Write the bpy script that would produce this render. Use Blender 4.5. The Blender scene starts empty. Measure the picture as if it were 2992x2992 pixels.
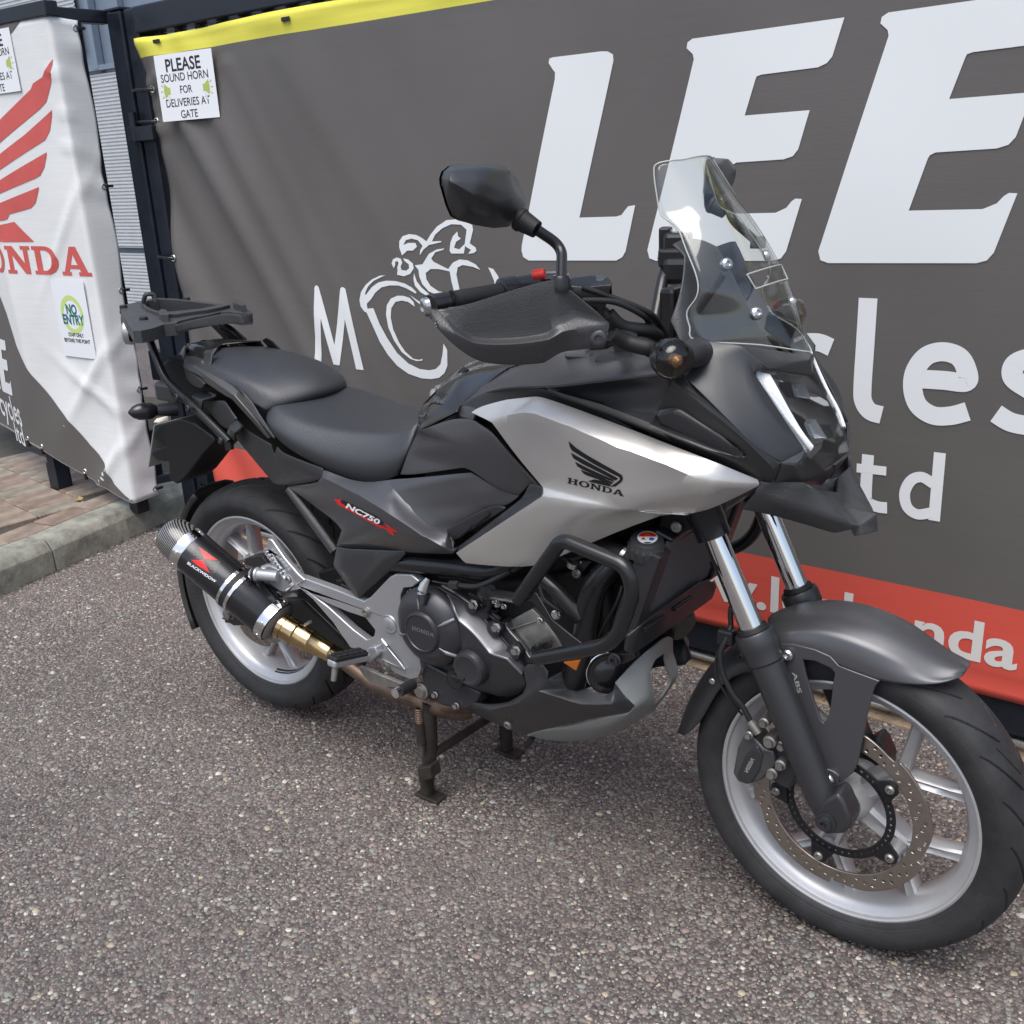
import bpy, bmesh, math, random
import numpy as np
from mathutils import Vector, Matrix, noise
from mathutils.bvhtree import BVHTree
from mathutils.geometry import tessellate_polygon

S = bpy.context.scene
COL = S.collection
R = math.radians
random.seed(7)
rng = np.random.default_rng(7)

# ------------------------------------------------------------------ camera
CAM = Vector((2.02179, -1.59825, 1.40329))
YAW, PITCH, ROLL, FPX, SIDE = 2.22438, 0.33467, -0.04984, 2995.24, 2992.0
Fv = Vector((math.cos(PITCH)*math.cos(YAW), math.cos(PITCH)*math.sin(YAW), -math.sin(PITCH)))
r0 = Vector((math.sin(YAW), -math.cos(YAW), 0)); u0 = r0.cross(Fv)
Rv = r0*math.cos(ROLL)+u0*math.sin(ROLL); Uv = -r0*math.sin(ROLL)+u0*math.cos(ROLL)
cd = bpy.data.cameras.new('camera'); cam = bpy.data.objects.new('camera', cd); COL.objects.link(cam)
cam.matrix_world = Matrix(((Rv.x, Uv.x, -Fv.x, CAM.x), (Rv.y, Uv.y, -Fv.y, CAM.y), (Rv.z, Uv.z, -Fv.z, CAM.z), (0, 0, 0, 1)))
cd.sensor_width = 36; cd.lens = 36*FPX/SIDE; cd.clip_start = .05; cd.clip_end = 500
S.camera = cam

# ------------------------------------------------------------------ sky and light (bright overcast)
SUN_EL, SUN_AZ = 66, 165      # degrees; the sun stands behind the clouds, over the photographer's shoulder
wd = bpy.data.worlds.new('World'); S.world = wd; wd.use_nodes = True
nt = wd.node_tree; nt.nodes.clear()
sky = nt.nodes.new('ShaderNodeTexSky'); sky.sky_type = 'NISHITA'; sky.sun_disc = False
sky.sun_elevation = R(SUN_EL); sky.sun_rotation = R(SUN_AZ); sky.air_density = 1.0; sky.dust_density = 3.0; sky.ozone_density = 1.0
hs = nt.nodes.new('ShaderNodeHueSaturation'); hs.inputs['Saturation'].default_value = .8
bg = nt.nodes.new('ShaderNodeBackground'); bg.inputs['Strength'].default_value = .105
wo = nt.nodes.new('ShaderNodeOutputWorld')
nt.links.new(sky.outputs[0], hs.inputs['Color']); nt.links.new(hs.outputs[0], bg.inputs['Color']); nt.links.new(bg.outputs[0], wo.inputs[0])
sl = bpy.data.lights.new('sun', 'SUN'); sl.energy = 1.5; sl.angle = R(50); sl.color = (1, .985, .96)
so = bpy.data.objects.new('sun', sl); COL.objects.link(so)
az, el = R(SUN_AZ), R(SUN_EL)
sd = Vector((math.sin(az)*math.cos(el), math.cos(az)*math.cos(el), math.sin(el)))
so.rotation_euler = sd.to_track_quat('Z', 'Y').to_euler()
S.view_settings.view_transform = 'Standard'; S.view_settings.look = 'None'
S.view_settings.exposure = .98; S.view_settings.gamma = 1; S.view_settings.use_curve_mapping = False
S.cycles.use_denoising = True
S.cycles.max_bounces = 8; S.cycles.transparent_max_bounces = 12; S.cycles.glossy_bounces = 4
S.cycles.caustics_reflective = False; S.cycles.caustics_refractive = False

# ------------------------------------------------------------------ points: a place on the photograph and a distance give a place in the world
CROPS = dict(c3=(1150,400,.41408),c4=(1800,400,.41408),c5=(1200,1000,.46584),c6=(1900,950,.41408),c7=(450,1400,.41408),c8=(1100,1500,.5176),
 d1=(1950,1500,.67269),d2=(300,800,.5176),d3=(800,600,.46584),A=(2000,1900,.51346),B=(500,1400,.36232),F=(2000,1500,.51346),e1=(1150,1600,.2588),
 e2=(1600,1500,.2588),e3=(1500,1850,.31056),e4=(350,850,.2588),e5=(800,1150,.31056),e6=(1850,700,.28468),r2=(0,700,.51748),l1=(0,0,.41408),
 l6=(0,1200,.36232),w4=(2300,800,.62118),w8=(1500,0,.77226),l5=(0,0,.67295),N=(0,0,1.))
def ray(k, px, py):
    o = CROPS[k]; X, Yp = o[0]+px*o[2], o[1]+py*o[2]
    return Fv + Rv*((X-SIDE/2)/FPX) - Uv*((Yp-SIDE/2)/FPX)
def P(k, px, py, y):
    v = ray(k, px, py); return CAM + v*((y-CAM.y)/v.y)
def PZ(k, px, py, z):
    v = ray(k, px, py); return CAM + v*((z-CAM.z)/v.z)
def PX(k, px, py, xx):
    v = ray(k, px, py); return CAM + v*((xx-CAM.x)/v.x)
def PP(k, px, py, p0, d):
    n = Vector((-d[1], d[0], 0)); v = ray(k, px, py); return CAM + v*(((Vector((p0[0], p0[1], 0))-CAM).dot(n))/v.dot(n))

# ------------------------------------------------------------------ materials
def node(m, t): return m.node_tree.nodes.new('ShaderNode'+t)
def mat(name, col, rough=.5, metal=0, bump=0, bscale=200, var=0, vscale=8, coat=0, spec=.5, trans=0, ior=1.45, rvar=0):
    m = bpy.data.materials.new(name); m.use_nodes = True
    b = m.node_tree.nodes['Principled BSDF']; L = m.node_tree.links
    b.inputs['Base Color'].default_value = (*col, 1); b.inputs['Roughness'].default_value = rough; b.inputs['Metallic'].default_value = metal
    b.inputs['Specular IOR Level'].default_value = spec; b.inputs['Coat Weight'].default_value = coat; b.inputs['Coat Roughness'].default_value = .105
    b.inputs['Transmission Weight'].default_value = trans; b.inputs['IOR'].default_value = ior
    tc = None
    if bump or var or rvar: tc = node(m, 'TexCoord')
    if var or rvar:
        n = node(m, 'TexNoise'); n.inputs['Scale'].default_value = vscale; n.inputs['Detail'].default_value = 6; n.inputs['Roughness'].default_value = .65
        L.new(tc.outputs['Object'], n.inputs['Vector'])
        if var:
            mr = node(m, 'MapRange'); mr.inputs[1].default_value = .3; mr.inputs[2].default_value = .7; mr.inputs[3].default_value = 1-var; mr.inputs[4].default_value = 1+var
            mx = node(m, 'VectorMath'); mx.operation = 'SCALE'; mx.inputs[0].default_value = col
            L.new(n.outputs[0], mr.inputs[0]); L.new(mr.outputs[0], mx.inputs['Scale']); L.new(mx.outputs[0], b.inputs['Base Color'])
        if rvar:
            mr = node(m, 'MapRange'); mr.inputs[1].default_value = .3; mr.inputs[2].default_value = .7; mr.inputs[3].default_value = max(rough-rvar, .02); mr.inputs[4].default_value = rough+rvar
            L.new(n.outputs[0], mr.inputs[0]); L.new(mr.outputs[0], b.inputs['Roughness'])
    if bump:
        n = node(m, 'TexNoise'); n.inputs['Scale'].default_value = bscale; n.inputs['Detail'].default_value = 3
        bp = node(m, 'Bump'); bp.inputs['Strength'].default_value = bump; bp.inputs['Distance'].default_value = .002
        L.new(tc.outputs['Object'], n.inputs['Vector']); L.new(n.outputs[0], bp.inputs['Height']); L.new(bp.outputs[0], b.inputs['Normal'])
    return m

# ------------------------------------------------------------------ objects
def setp(o, label=None, cat=None, group=None, kind=None):
    for k, v in (('label', label), ('category', cat), ('group', group), ('kind', kind)):
        if v: o[k] = v
    return o
def thing(name, loc, label, cat, group=None):
    o = bpy.data.objects.new(name, None); COL.objects.link(o); o.location = loc; o.empty_display_size = .1
    return setp(o, label, cat, group)
def wloc(p):
    v = Vector((0, 0, 0))
    while p: v += p.location; p = p.parent
    return v
def link(name, me, parent=None, m=None):
    """me holds world coordinates; they are made local to the parent."""
    if parent is not None: me.transform(Matrix.Translation(-wloc(parent)))
    o = bpy.data.objects.new(name, me); COL.objects.link(o); o.parent = parent
    if m is not None and not me.materials: me.materials.append(m)
    return o
def smooth(me, ang=35):
    me.polygons.foreach_set('use_smooth', [True]*len(me.polygons))
    if ang: me.set_sharp_from_angle(angle=R(ang))
def mesh(name, vs, fs, m, parent=None, sm=35):
    me = bpy.data.meshes.new(name); me.from_pydata([tuple(v) for v in vs], [], fs); me.update()
    if sm: smooth(me, sm)
    return link(name, me, parent, m)
def from_bm(name, bm, m, parent=None, sm=35, recalc=True):
    if recalc: bmesh.ops.recalc_face_normals(bm, faces=bm.faces)
    me = bpy.data.meshes.new(name); bm.to_mesh(me); bm.free()
    if sm: smooth(me, sm)
    return link(name, me, parent, m)
def bev(o, w=.002, n=2, ang=30):
    b = o.modifiers.new('bevel', 'BEVEL'); b.width = w; b.segments = n; b.limit_method = 'ANGLE'; b.angle_limit = R(ang); return o
def solid(o, t, off=-1):
    s = o.modifiers.new('solidify', 'SOLIDIFY'); s.thickness = t; s.offset = off; return o
def sub(o, n=2):
    s = o.modifiers.new('subdivision', 'SUBSURF'); s.levels = n; s.render_levels = n; return o
def mirror_y(o, name=None):
    """a mirrored twin on the far side of the bike, as a part of its own"""
    c = o.copy(); c.data = o.data.copy(); COL.objects.link(c)
    oy = wloc(o.parent).y if o.parent else 0
    c.data.transform(Matrix.Translation((0, -2*oy, 0)) @ Matrix.Diagonal((1, -1, 1, 1))); c.data.flip_normals()
    return c
def frame(axis, up=(0, 0, 1)):
    w = Vector(axis).normalized(); u = Vector(up).cross(w)
    if u.length < 1e-4: u = Vector((1, 0, 0)).cross(w)
    u.normalize(); return u, w.cross(u), w
def add_box(bm, c, s, rot=None):
    r = bmesh.ops.create_cube(bm, size=1)
    M = Matrix.Translation(c) @ (rot.to_4x4() if rot else Matrix()) @ Matrix.Diagonal((*s, 1))
    bmesh.ops.transform(bm, matrix=M, verts=r['verts']); return r['verts']
def box(name, c, s, m, parent=None, rz=0, bv=.002):
    bm = bmesh.new(); add_box(bm, c, s, Matrix.Rotation(rz, 3, 'Z') if rz else None)
    o = from_bm(name, bm, m, parent, 0)
    if bv: bev(o, bv)
    return o
def add_lathe(bm, c, axis, prof, n=24, up=(0, 0, 1), caps=True, arc=None):
    """prof: (distance along the axis, radius)"""
    u, v, w = frame(axis, up); c = Vector(c); rings = []
    for d, r in prof:
        rings.append([bm.verts.new(c + w*d + (u*math.cos(2*math.pi*i/n)+v*math.sin(2*math.pi*i/n))*r) for i in range(n)])
    for a, b in zip(rings, rings[1:]):
        for i in range(n): bm.faces.new((a[i], a[(i+1) % n], b[(i+1) % n], b[i]))
    if caps: bm.faces.new(rings[0][::-1]); bm.faces.new(rings[-1])
def lathe(name, c, axis, prof, m, parent=None, n=24, caps=True, sm=35, up=(0, 0, 1)):
    bm = bmesh.new(); add_lathe(bm, c, axis, prof, n, up, caps); return from_bm(name, bm, m, parent, sm)
def bolt(name, c, axis, r, m, parent, h=.006, sock=True):
    p = [(0, r*1.0), (h*.6, r), (h, r*.75)]
    if sock: p += [(h, r*.45), (h*.4, r*.42)]
    return lathe(name, c, axis, p, m, parent, 14)
def catmull(pts, n=6, closed=False):
    pts = [Vector(p) for p in pts]; out = []; N = len(pts)
    rng_ = range(N if closed else N-1)
    for i in rng_:
        if closed: a, b, c, d = pts[i-1], pts[i], pts[(i+1) % N], pts[(i+2) % N]
        else: a, b, c, d = pts[max(i-1, 0)], pts[i], pts[i+1], pts[min(i+2, N-1)]
        for k in range(n):
            t = k/n
            out.append(.5*((2*b)+(c-a)*t+(2*a-5*b+4*c-d)*t*t+(3*b-a-3*c+d)*t**3))
    if not closed: out.append(pts[-1])
    return out
def fillet(pts, rad, n=6):
    """polyline with rounded corners"""
    pts = [Vector(p) for p in pts]; out = [pts[0]]
    for i in range(1, len(pts)-1):
        a, b, c = pts[i-1], pts[i], pts[i+1]
        r = min(rad, (a-b).length*.48, (c-b).length*.48)
        p, q = b+(a-b).normalized()*r, b+(c-b).normalized()*r
        for k in range(n+1):
            t = k/n; out.append(p*(1-t)**2+b*2*t*(1-t)+q*t*t)
    out.append(pts[-1]); return out
def add_tube(bm, pts, r, n=12, caps=True, flat=1.0, up=None):
    pts = [Vector(p) for p in pts]; rr = r if isinstance(r, (list, tuple)) else [r]*len(pts)
    T = [(pts[min(i+1, len(pts)-1)]-pts[max(i-1, 0)]).normalized() for i in range(len(pts))]
    u = Vector(up) if up else (Vector((0, 0, 1)) if abs(T[0].z) < .9 else Vector((1, 0, 0)))
    rings = []
    for p, t, q in zip(pts, T, rr):
        u = (u-t*u.dot(t)).normalized(); v = t.cross(u)
        rings.append([bm.verts.new(p+(u*math.cos(2*math.pi*i/n)*flat+v*math.sin(2*math.pi*i/n))*q) for i in range(n)])
    for a, b in zip(rings, rings[1:]):
        for i in range(n): bm.faces.new((a[i], a[(i+1) % n], b[(i+1) % n], b[i]))
    if caps: bm.faces.new(rings[0][::-1]); bm.faces.new(rings[-1])
def tube(name, pts, r, m, parent=None, n=14, flat=1.0, up=None):
    bm = bmesh.new(); add_tube(bm, pts, r, n, True, flat, up); return from_bm(name, bm, m, parent, 40)
def loft(name, secs, m, parent=None, closed=False, caps=False, sm=40):
    bm = bmesh.new(); rows = [[bm.verts.new(p) for p in s] for s in secs]
    for a, b in zip(rows, rows[1:]):
        k = len(a)
        for i in range(k if closed else k-1): bm.faces.new((a[i], a[(i+1) % k], b[(i+1) % k], b[i]))
    if caps: bm.faces.new(rows[0][::-1]); bm.faces.new(rows[-1])
    return from_bm(name, bm, m, parent, sm)
def face_out(bm, c):
    """turn every face away from the inner point c"""
    for f in bm.faces:
        f.normal_update()
        if f.normal.dot(f.calc_center_median()-Vector(c)) < 0: f.normal_flip()
def panel(name, V, F, m, parent, th=.004, bv=.0035, seg=3, sm=30, y=None, lvl=2, cr=20):
    """smooth-cornered body panel: V maps a letter to (crop, px, py, depth) or a world point, F lists faces as strings of letters.
    Outlines and edges sharper than cr degrees stay crisp, the rest is rounded; solid, thickness inwards"""
    bm = bmesh.new(); d = {}
    for k, q in V.items():
        if isinstance(q, Vector): d[k] = bm.verts.new(q)
        else: d[k] = bm.verts.new(P(*q) if len(q) == 4 else q)
    seen = set()
    for f in F:
        f = ''.join(dict.fromkeys(f)); s = frozenset(f)
        if len(f) < 3 or s in seen: continue
        seen.add(s); bm.faces.new([d[k] for k in f])
    for v in [v for v in bm.verts if not v.link_faces]: bm.verts.remove(v)
    bm.normal_update()
    for f in bm.faces:
        if f.normal.dot(CAM-f.calc_center_median()) < 0: f.normal_flip()
    bmesh.ops.triangulate(bm, faces=[f for f in bm.faces if len(f.verts) > 4])
    bm.normal_update(); cl = bm.edges.layers.float.new('crease_edge'); cv = bm.verts.layers.float.new('crease_vert')
    for e in bm.edges:
        if len(e.link_faces) != 2: e[cl] = 1
        else: e[cl] = max(0, min(.92, (math.degrees(e.calc_face_angle(0))-cr*.5)/cr))
    for v in bm.verts:
        if v.is_boundary:
            b = [e for e in v.link_edges if e.is_boundary]
            if len(b) == 2:
                a0, a1 = (b[0].other_vert(v).co-v.co).normalized(), (b[1].other_vert(v).co-v.co).normalized()
                if math.degrees(math.acos(max(-1, min(1, -a0.dot(a1))))) > 38: v[cv] = .9
                else:
                    for e in b: e[cl] = min(e[cl], 1)
    o = from_bm(name, bm, m, parent, 180, recalc=False)
    if lvl: sub(o, lvl)
    solid(o, th)
    if bv: bev(o, min(bv, th*.45), seg, 50)
    return o
def poly(splines, ext=0, bvl=0):
    """flat shape with holes -> mesh in the XY plane (even-odd fill), or a slab 2*ext thick"""
    cu = bpy.data.curves.new('t', 'CURVE'); cu.dimensions = '2D'; cu.fill_mode = 'BOTH'
    for s in splines:
        sp = cu.splines.new('POLY'); sp.points.add(len(s)-1); sp.use_cyclic_u = True
        for q, p in zip(sp.points, s): q.co = (p[0], p[1], 0, 1)
    o = bpy.data.objects.new('t', cu); me = bpy.data.meshes.new_from_object(o)
    bpy.data.objects.remove(o); bpy.data.curves.remove(cu); me.materials.clear()
    if ext:
        bm = bmesh.new(); bm.from_mesh(me); bmesh.ops.remove_doubles(bm, verts=bm.verts, dist=1e-6); bmesh.ops.dissolve_limit(bm, angle_limit=.001, verts=bm.verts, edges=bm.edges) if False else None
        fs = bm.faces[:]; bd = [e for e in bm.edges if e.is_boundary]
        for v in bm.verts: v.co.z = ext
        m2 = {v: bm.verts.new((v.co.x, v.co.y, -ext)) for v in bm.verts[:]}
        for e in bd: bm.faces.new((e.verts[0], e.verts[1], m2[e.verts[1]], m2[e.verts[0]]))
        for f in fs: bm.faces.new([m2[v] for v in f.verts][::-1])
        bmesh.ops.recalc_face_normals(bm, faces=bm.faces); bm.to_mesh(me); bm.free()
    return me
def text(s, size=1, bold=0, sx=1, align='CENTER', shear=0, spacing=1.0):
    cu = bpy.data.curves.new('t', 'FONT'); cu.body = s; cu.size = size; cu.align_x = align; cu.align_y = 'CENTER'; cu.offset = bold; cu.shear = shear; cu.resolution_u = 4; cu.space_character = spacing
    o = bpy.data.objects.new('t', cu); me = bpy.data.meshes.new_from_object(o)
    bpy.data.objects.remove(o); bpy.data.curves.remove(cu); me.materials.clear()
    if sx != 1: me.transform(Matrix.Diagonal((sx, 1, 1, 1)))
    return me
def place(me, o, u, v):
    u, v, o = Vector(u), Vector(v), Vector(o); w = u.cross(v).normalized()
    me.transform(Matrix(((u.x, v.x, w.x, o.x), (u.y, v.y, w.y, o.y), (u.z, v.z, w.z, o.z), (0, 0, 0, 1)))); return me
def join(mes):
    bm = bmesh.new()
    for me in mes: bm.from_mesh(me); bpy.data.meshes.remove(me)
    me = bpy.data.meshes.new('j'); bm.to_mesh(me); bm.free(); return me
def plate(name, outline, y, th, m, parent, holes=(), bvl=.0015, k=None, sm=30):
    """flat plate in a plane of constant depth: front face at y, th thick towards the bike's middle"""
    f = lambda pts: [(q.x, q.z) for q in (P(k, a, b, y) for a, b in pts)]
    me = poly([f(outline)]+[f(h) for h in holes], th/2, bvl)
    place(me, (0, y+th/2, 0), (1, 0, 0), (0, 0, 1)); smooth(me, sm)
    return bev(link(name, me, parent, m), bvl, 3, 50)
def ribbon(pts, w, n=8, taper=None):
    """2-D stroke of even width as one outline"""
    pts = catmull([(p[0], p[1], 0) for p in pts], n) if n else [Vector((p[0], p[1], 0)) for p in pts]
    A, B = [], []
    for i, p in enumerate(pts):
        t = (pts[min(i+1, len(pts)-1)]-pts[max(i-1, 0)]).normalized(); q = Vector((-t.y, t.x, 0))
        h = w/2*(taper(i/(len(pts)-1)) if taper else 1); A.append(p+q*h); B.append(p-q*h)
    return [(p.x, p.y) for p in A+B[::-1]]
def grid_cut(me, step, ax=(0, 1)):
    """cut a flat mesh along a grid so that it can follow a curved sheet"""
    bm = bmesh.new(); bm.from_mesh(me)
    for a in ax:
        lo, hi = min(v.co[a] for v in bm.verts), max(v.co[a] for v in bm.verts); q = math.ceil(lo/step)*step; n = [0, 0, 0]; n[a] = 1
        while q < hi:
            co = [0, 0, 0]; co[a] = q+1e-4
            bmesh.ops.bisect_plane(bm, geom=bm.verts[:]+bm.edges[:]+bm.faces[:], plane_co=co, plane_no=n); q += step
    bm.to_mesh(me); bm.free(); return me
def bvh_of(objs):
    dg = bpy.context.evaluated_depsgraph_get(); V, Fc = [], []
    for o in objs:
        e = o.evaluated_get(dg); me = e.to_mesh(); b = len(V); off = wloc(o)
        V += [v.co+off for v in me.vertices]; Fc += [[b+i for i in p.vertices] for p in me.polygons]; e.to_mesh_clear()
    return BVHTree.FromPolygons(V, Fc)
def stick(me, bvh, d, lift=.0006):
    """lay a flat shape on a surface by pushing each vertex along d until it meets it"""
    d = Vector(d).normalized()
    for v in me.vertices:
        h = bvh.ray_cast(v.co-d*.3, d)
        if h[0] is not None: v.co = h[0]-d*lift
    me.update(); return me
# ------------------------------------------------------------------ print colours and site materials
M = {}
M['white_print'] = mat('white_print', (.74, .76, .77), .45)
M['black_print'] = mat('black_print', (.012, .012, .014), .45)
M['red_print'] = mat('red_print', (.58, .075, .065), .5)
M['navy_paint'] = mat('navy_paint', (.009, .012, .020), .38, var=.35, vscale=14, rvar=.1)
M['black_tie'] = mat('black_tie', (.012, .012, .013), .4)
M['zinc'] = mat('zinc', (.62, .62, .6), .32, 1, var=.15, vscale=30)
M['paper'] = mat('paper', (.78, .80, .84), .22)

def banner_mat(name, stops, base_rough=.48):
    """vinyl sheet printed in bands by height, with a fine weave, long scuffs and grime"""
    m = bpy.data.materials.new(name); m.use_nodes = True; L = m.node_tree.links; b = m.node_tree.nodes['Principled BSDF']
    tc = node(m, 'TexCoord'); sx = node(m, 'SeparateXYZ'); L.new(tc.outputs['Object'], sx.inputs[0])
    col = None
    for z, c in stops:
        if col is None:
            rgb = node(m, 'RGB'); rgb.outputs[0].default_value = (*c, 1); col = rgb.outputs[0]; continue
        gt = node(m, 'Math'); gt.operation = 'GREATER_THAN'; gt.inputs[1].default_value = z; L.new(sx.outputs['Z'], gt.inputs[0])
        mx = node(m, 'Mix'); mx.data_type = 'RGBA'; mx.inputs[7].default_value = (*c, 1); L.new(gt.outputs[0], mx.inputs[0]); L.new(col, mx.inputs[6]); col = mx.outputs[2]
    mp = node(m, 'Mapping'); mp.inputs['Scale'].default_value = (1.5, 1.5, 60); L.new(tc.outputs['Object'], mp.inputs[0])
    n = node(m, 'TexNoise'); n.inputs['Scale'].default_value = 2.2; n.inputs['Detail'].default_value = 8; n.inputs['Roughness'].default_value = .7; L.new(mp.outputs[0], n.inputs[0])
    n2 = node(m, 'TexNoise'); n2.inputs['Scale'].default_value = 3; n2.inputs['Detail'].default_value = 5; L.new(tc.outputs['Object'], n2.inputs[0])
    ad = node(m, 'Math'); ad.operation = 'ADD'; L.new(n.outputs[0], ad.inputs[0]); L.new(n2.outputs[0], ad.inputs[1])
    mr = node(m, 'MapRange'); mr.inputs[1].default_value = .7; mr.inputs[2].default_value = 1.3; mr.inputs[3].default_value = .93; mr.inputs[4].default_value = 1.07; L.new(ad.outputs[0], mr.inputs[0])
    mu = node(m, 'VectorMath'); mu.operation = 'SCALE'; L.new(col, mu.inputs[0]); L.new(mr.outputs[0], mu.inputs['Scale']); L.new(mu.outputs[0], b.inputs['Base Color'])
    b.inputs['Roughness'].default_value = base_rough
    w1 = node(m, 'TexWave'); w1.bands_direction = 'X'; w1.inputs['Scale'].default_value = 120; L.new(tc.outputs['Object'], w1.inputs[0])
    w2 = node(m, 'TexWave'); w2.bands_direction = 'Z'; w2.inputs['Scale'].default_value = 120; L.new(tc.outputs['Object'], w2.inputs[0])
    a2 = node(m, 'Math'); a2.operation = 'ADD'; L.new(w1.outputs[1], a2.inputs[0]); L.new(w2.outputs[1], a2.inputs[1])
    a3 = node(m, 'Math'); a3.operation = 'MULTIPLY_ADD'; a3.inputs[1].default_value = .6; L.new(n.outputs[0], a3.inputs[0]); L.new(a2.outputs[0], a3.inputs[2])
    bp = node(m, 'Bump'); bp.inputs['Strength'].default_value = .12; bp.inputs['Distance'].default_value = .001; L.new(a3.outputs[0], bp.inputs['Height']); L.new(bp.outputs[0], b.inputs['Normal'])
    return m
GREY = (.112, .104, .099); YEL = (.66, .62, .075); RED = (.60, .085, .06)

# ------------------------------------------------------------------ ground
def road_mat():
    m = bpy.data.materials.new('tarmac'); m.use_nodes = True; L = m.node_tree.links; b = m.node_tree.nodes['Principled BSDF']
    tc = node(m, 'TexCoord'); v = node(m, 'TexVoronoi'); v.inputs['Scale'].default_value = 130; L.new(tc.outputs['Object'], v.inputs['Vector'])
    cr = node(m, 'ValToRGB'); e = cr.color_ramp.elements
    e[0].position = 0; e[0].color = (.05, .044, .042, 1); e[1].position = 1; e[1].color = (.15, .14, .13, 1)
    for p, c in ((.3, (.08, .064, .061)), (.6, (.115, .09, .088)), (.85, (.10, .095, .09))): q = e.new(p); q.color = (*c, 1)
    sp = node(m, 'SeparateColor'); L.new(v.outputs['Color'], sp.inputs[0]); L.new(sp.outputs[0], cr.inputs[0])
    n = node(m, 'TexNoise'); n.inputs['Scale'].default_value = 1.6; n.inputs['Detail'].default_value = 6; L.new(tc.outputs['Object'], n.inputs[0])
    mr = node(m, 'MapRange'); mr.inputs[1].default_value = .3; mr.inputs[2].default_value = .7; mr.inputs[3].default_value = .75; mr.inputs[4].default_value = 1.2; L.new(n.outputs[0], mr.inputs[0])
    mu = node(m, 'VectorMath'); mu.operation = 'SCALE'; L.new(cr.outputs[0], mu.inputs[0]); L.new(mr.outputs[0], mu.inputs['Scale']); L.new(mu.outputs[0], b.inputs['Base Color'])
    b.inputs['Roughness'].default_value = .75
    bp = node(m, 'Bump'); bp.inputs['Strength'].default_value = .8; bp.inputs['Distance'].default_value = .004; bp.invert = True; L.new(v.outputs['Distance'], bp.inputs['Height']); L.new(bp.outputs[0], b.inputs['Normal'])
    return m
M['tarmac'] = road_mat()
road = mesh('road', [(-150, -150, 0), (150, -150, 0), (150, 150, 0), (-150, 150, 0)], [(0, 1, 2, 3)], M['tarmac'], sm=0); setp(road, kind='structure')

def chip_mat():
    m = bpy.data.materials.new('stone_chip'); m.use_nodes = True; L = m.node_tree.links; b = m.node_tree.nodes['Principled BSDF']
    g = node(m, 'NewGeometry'); cr = node(m, 'ValToRGB'); cr.color_ramp.interpolation = 'CONSTANT'; e = cr.color_ramp.elements
    cols = [(0.158,0.127,0.116),(0.194,0.161,0.146),(0.135,0.116,0.105),(0.226,0.203,0.178),(0.174,0.147,0.137),(0.214,0.165,0.145),(0.110,0.098,0.090),(0.199,0.191,0.170),(0.152,0.131,0.111),(0.293,0.274,0.229),(0.208,0.174,0.154),(0.188,0.198,0.179),(0.129,0.117,0.108),(0.442,0.427,0.365),(0.166,0.137,0.126),(0.357,0.311,0.218),(0.242,0.193,0.159),(.33,.325,.31)]
    pos = [0,.09,.18,.27,.34,.42,.49,.55,.62,.68,.73,.79,.85,.905,.93,.965,.982,.992]
    e[0].position = 0; e[0].color = (*cols[0], 1); e[1].position = pos[1]; e[1].color = (*cols[1], 1)
    for p, c in zip(pos[2:], cols[2:]): q = e.new(p); q.color = (*c, 1)
    L.new(g.outputs['Random Per Island'], cr.inputs[0])
    tc = node(m, 'TexCoord'); n = node(m, 'TexNoise'); n.inputs['Scale'].default_value = 2.1; n.inputs['Detail'].default_value = 9; n.inputs['Roughness'].default_value = .62; L.new(tc.outputs['Object'], n.inputs[0])
    n3 = node(m, 'TexNoise'); n3.inputs['Scale'].default_value = 400; n3.inputs['Detail'].default_value = 3; L.new(tc.outputs['Object'], n3.inputs[0])
    ad = node(m, 'Math'); ad.operation = 'ADD'; L.new(n.outputs[0], ad.inputs[0]); L.new(n3.outputs[0], ad.inputs[1])
    mr = node(m, 'MapRange'); mr.inputs[1].default_value = .6; mr.inputs[2].default_value = 1.4; mr.inputs[3].default_value = .58; mr.inputs[4].default_value = 1.35; L.new(ad.outputs[0], mr.inputs[0])
    mu = node(m, 'VectorMath'); mu.operation = 'SCALE'; L.new(cr.outputs[0], mu.inputs[0]); L.new(mr.outputs[0], mu.inputs['Scale']); L.new(mu.outputs[0], b.inputs['Base Color'])
    b.inputs['Roughness'].default_value = .62
    return m
M['chip'] = chip_mat()
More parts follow.
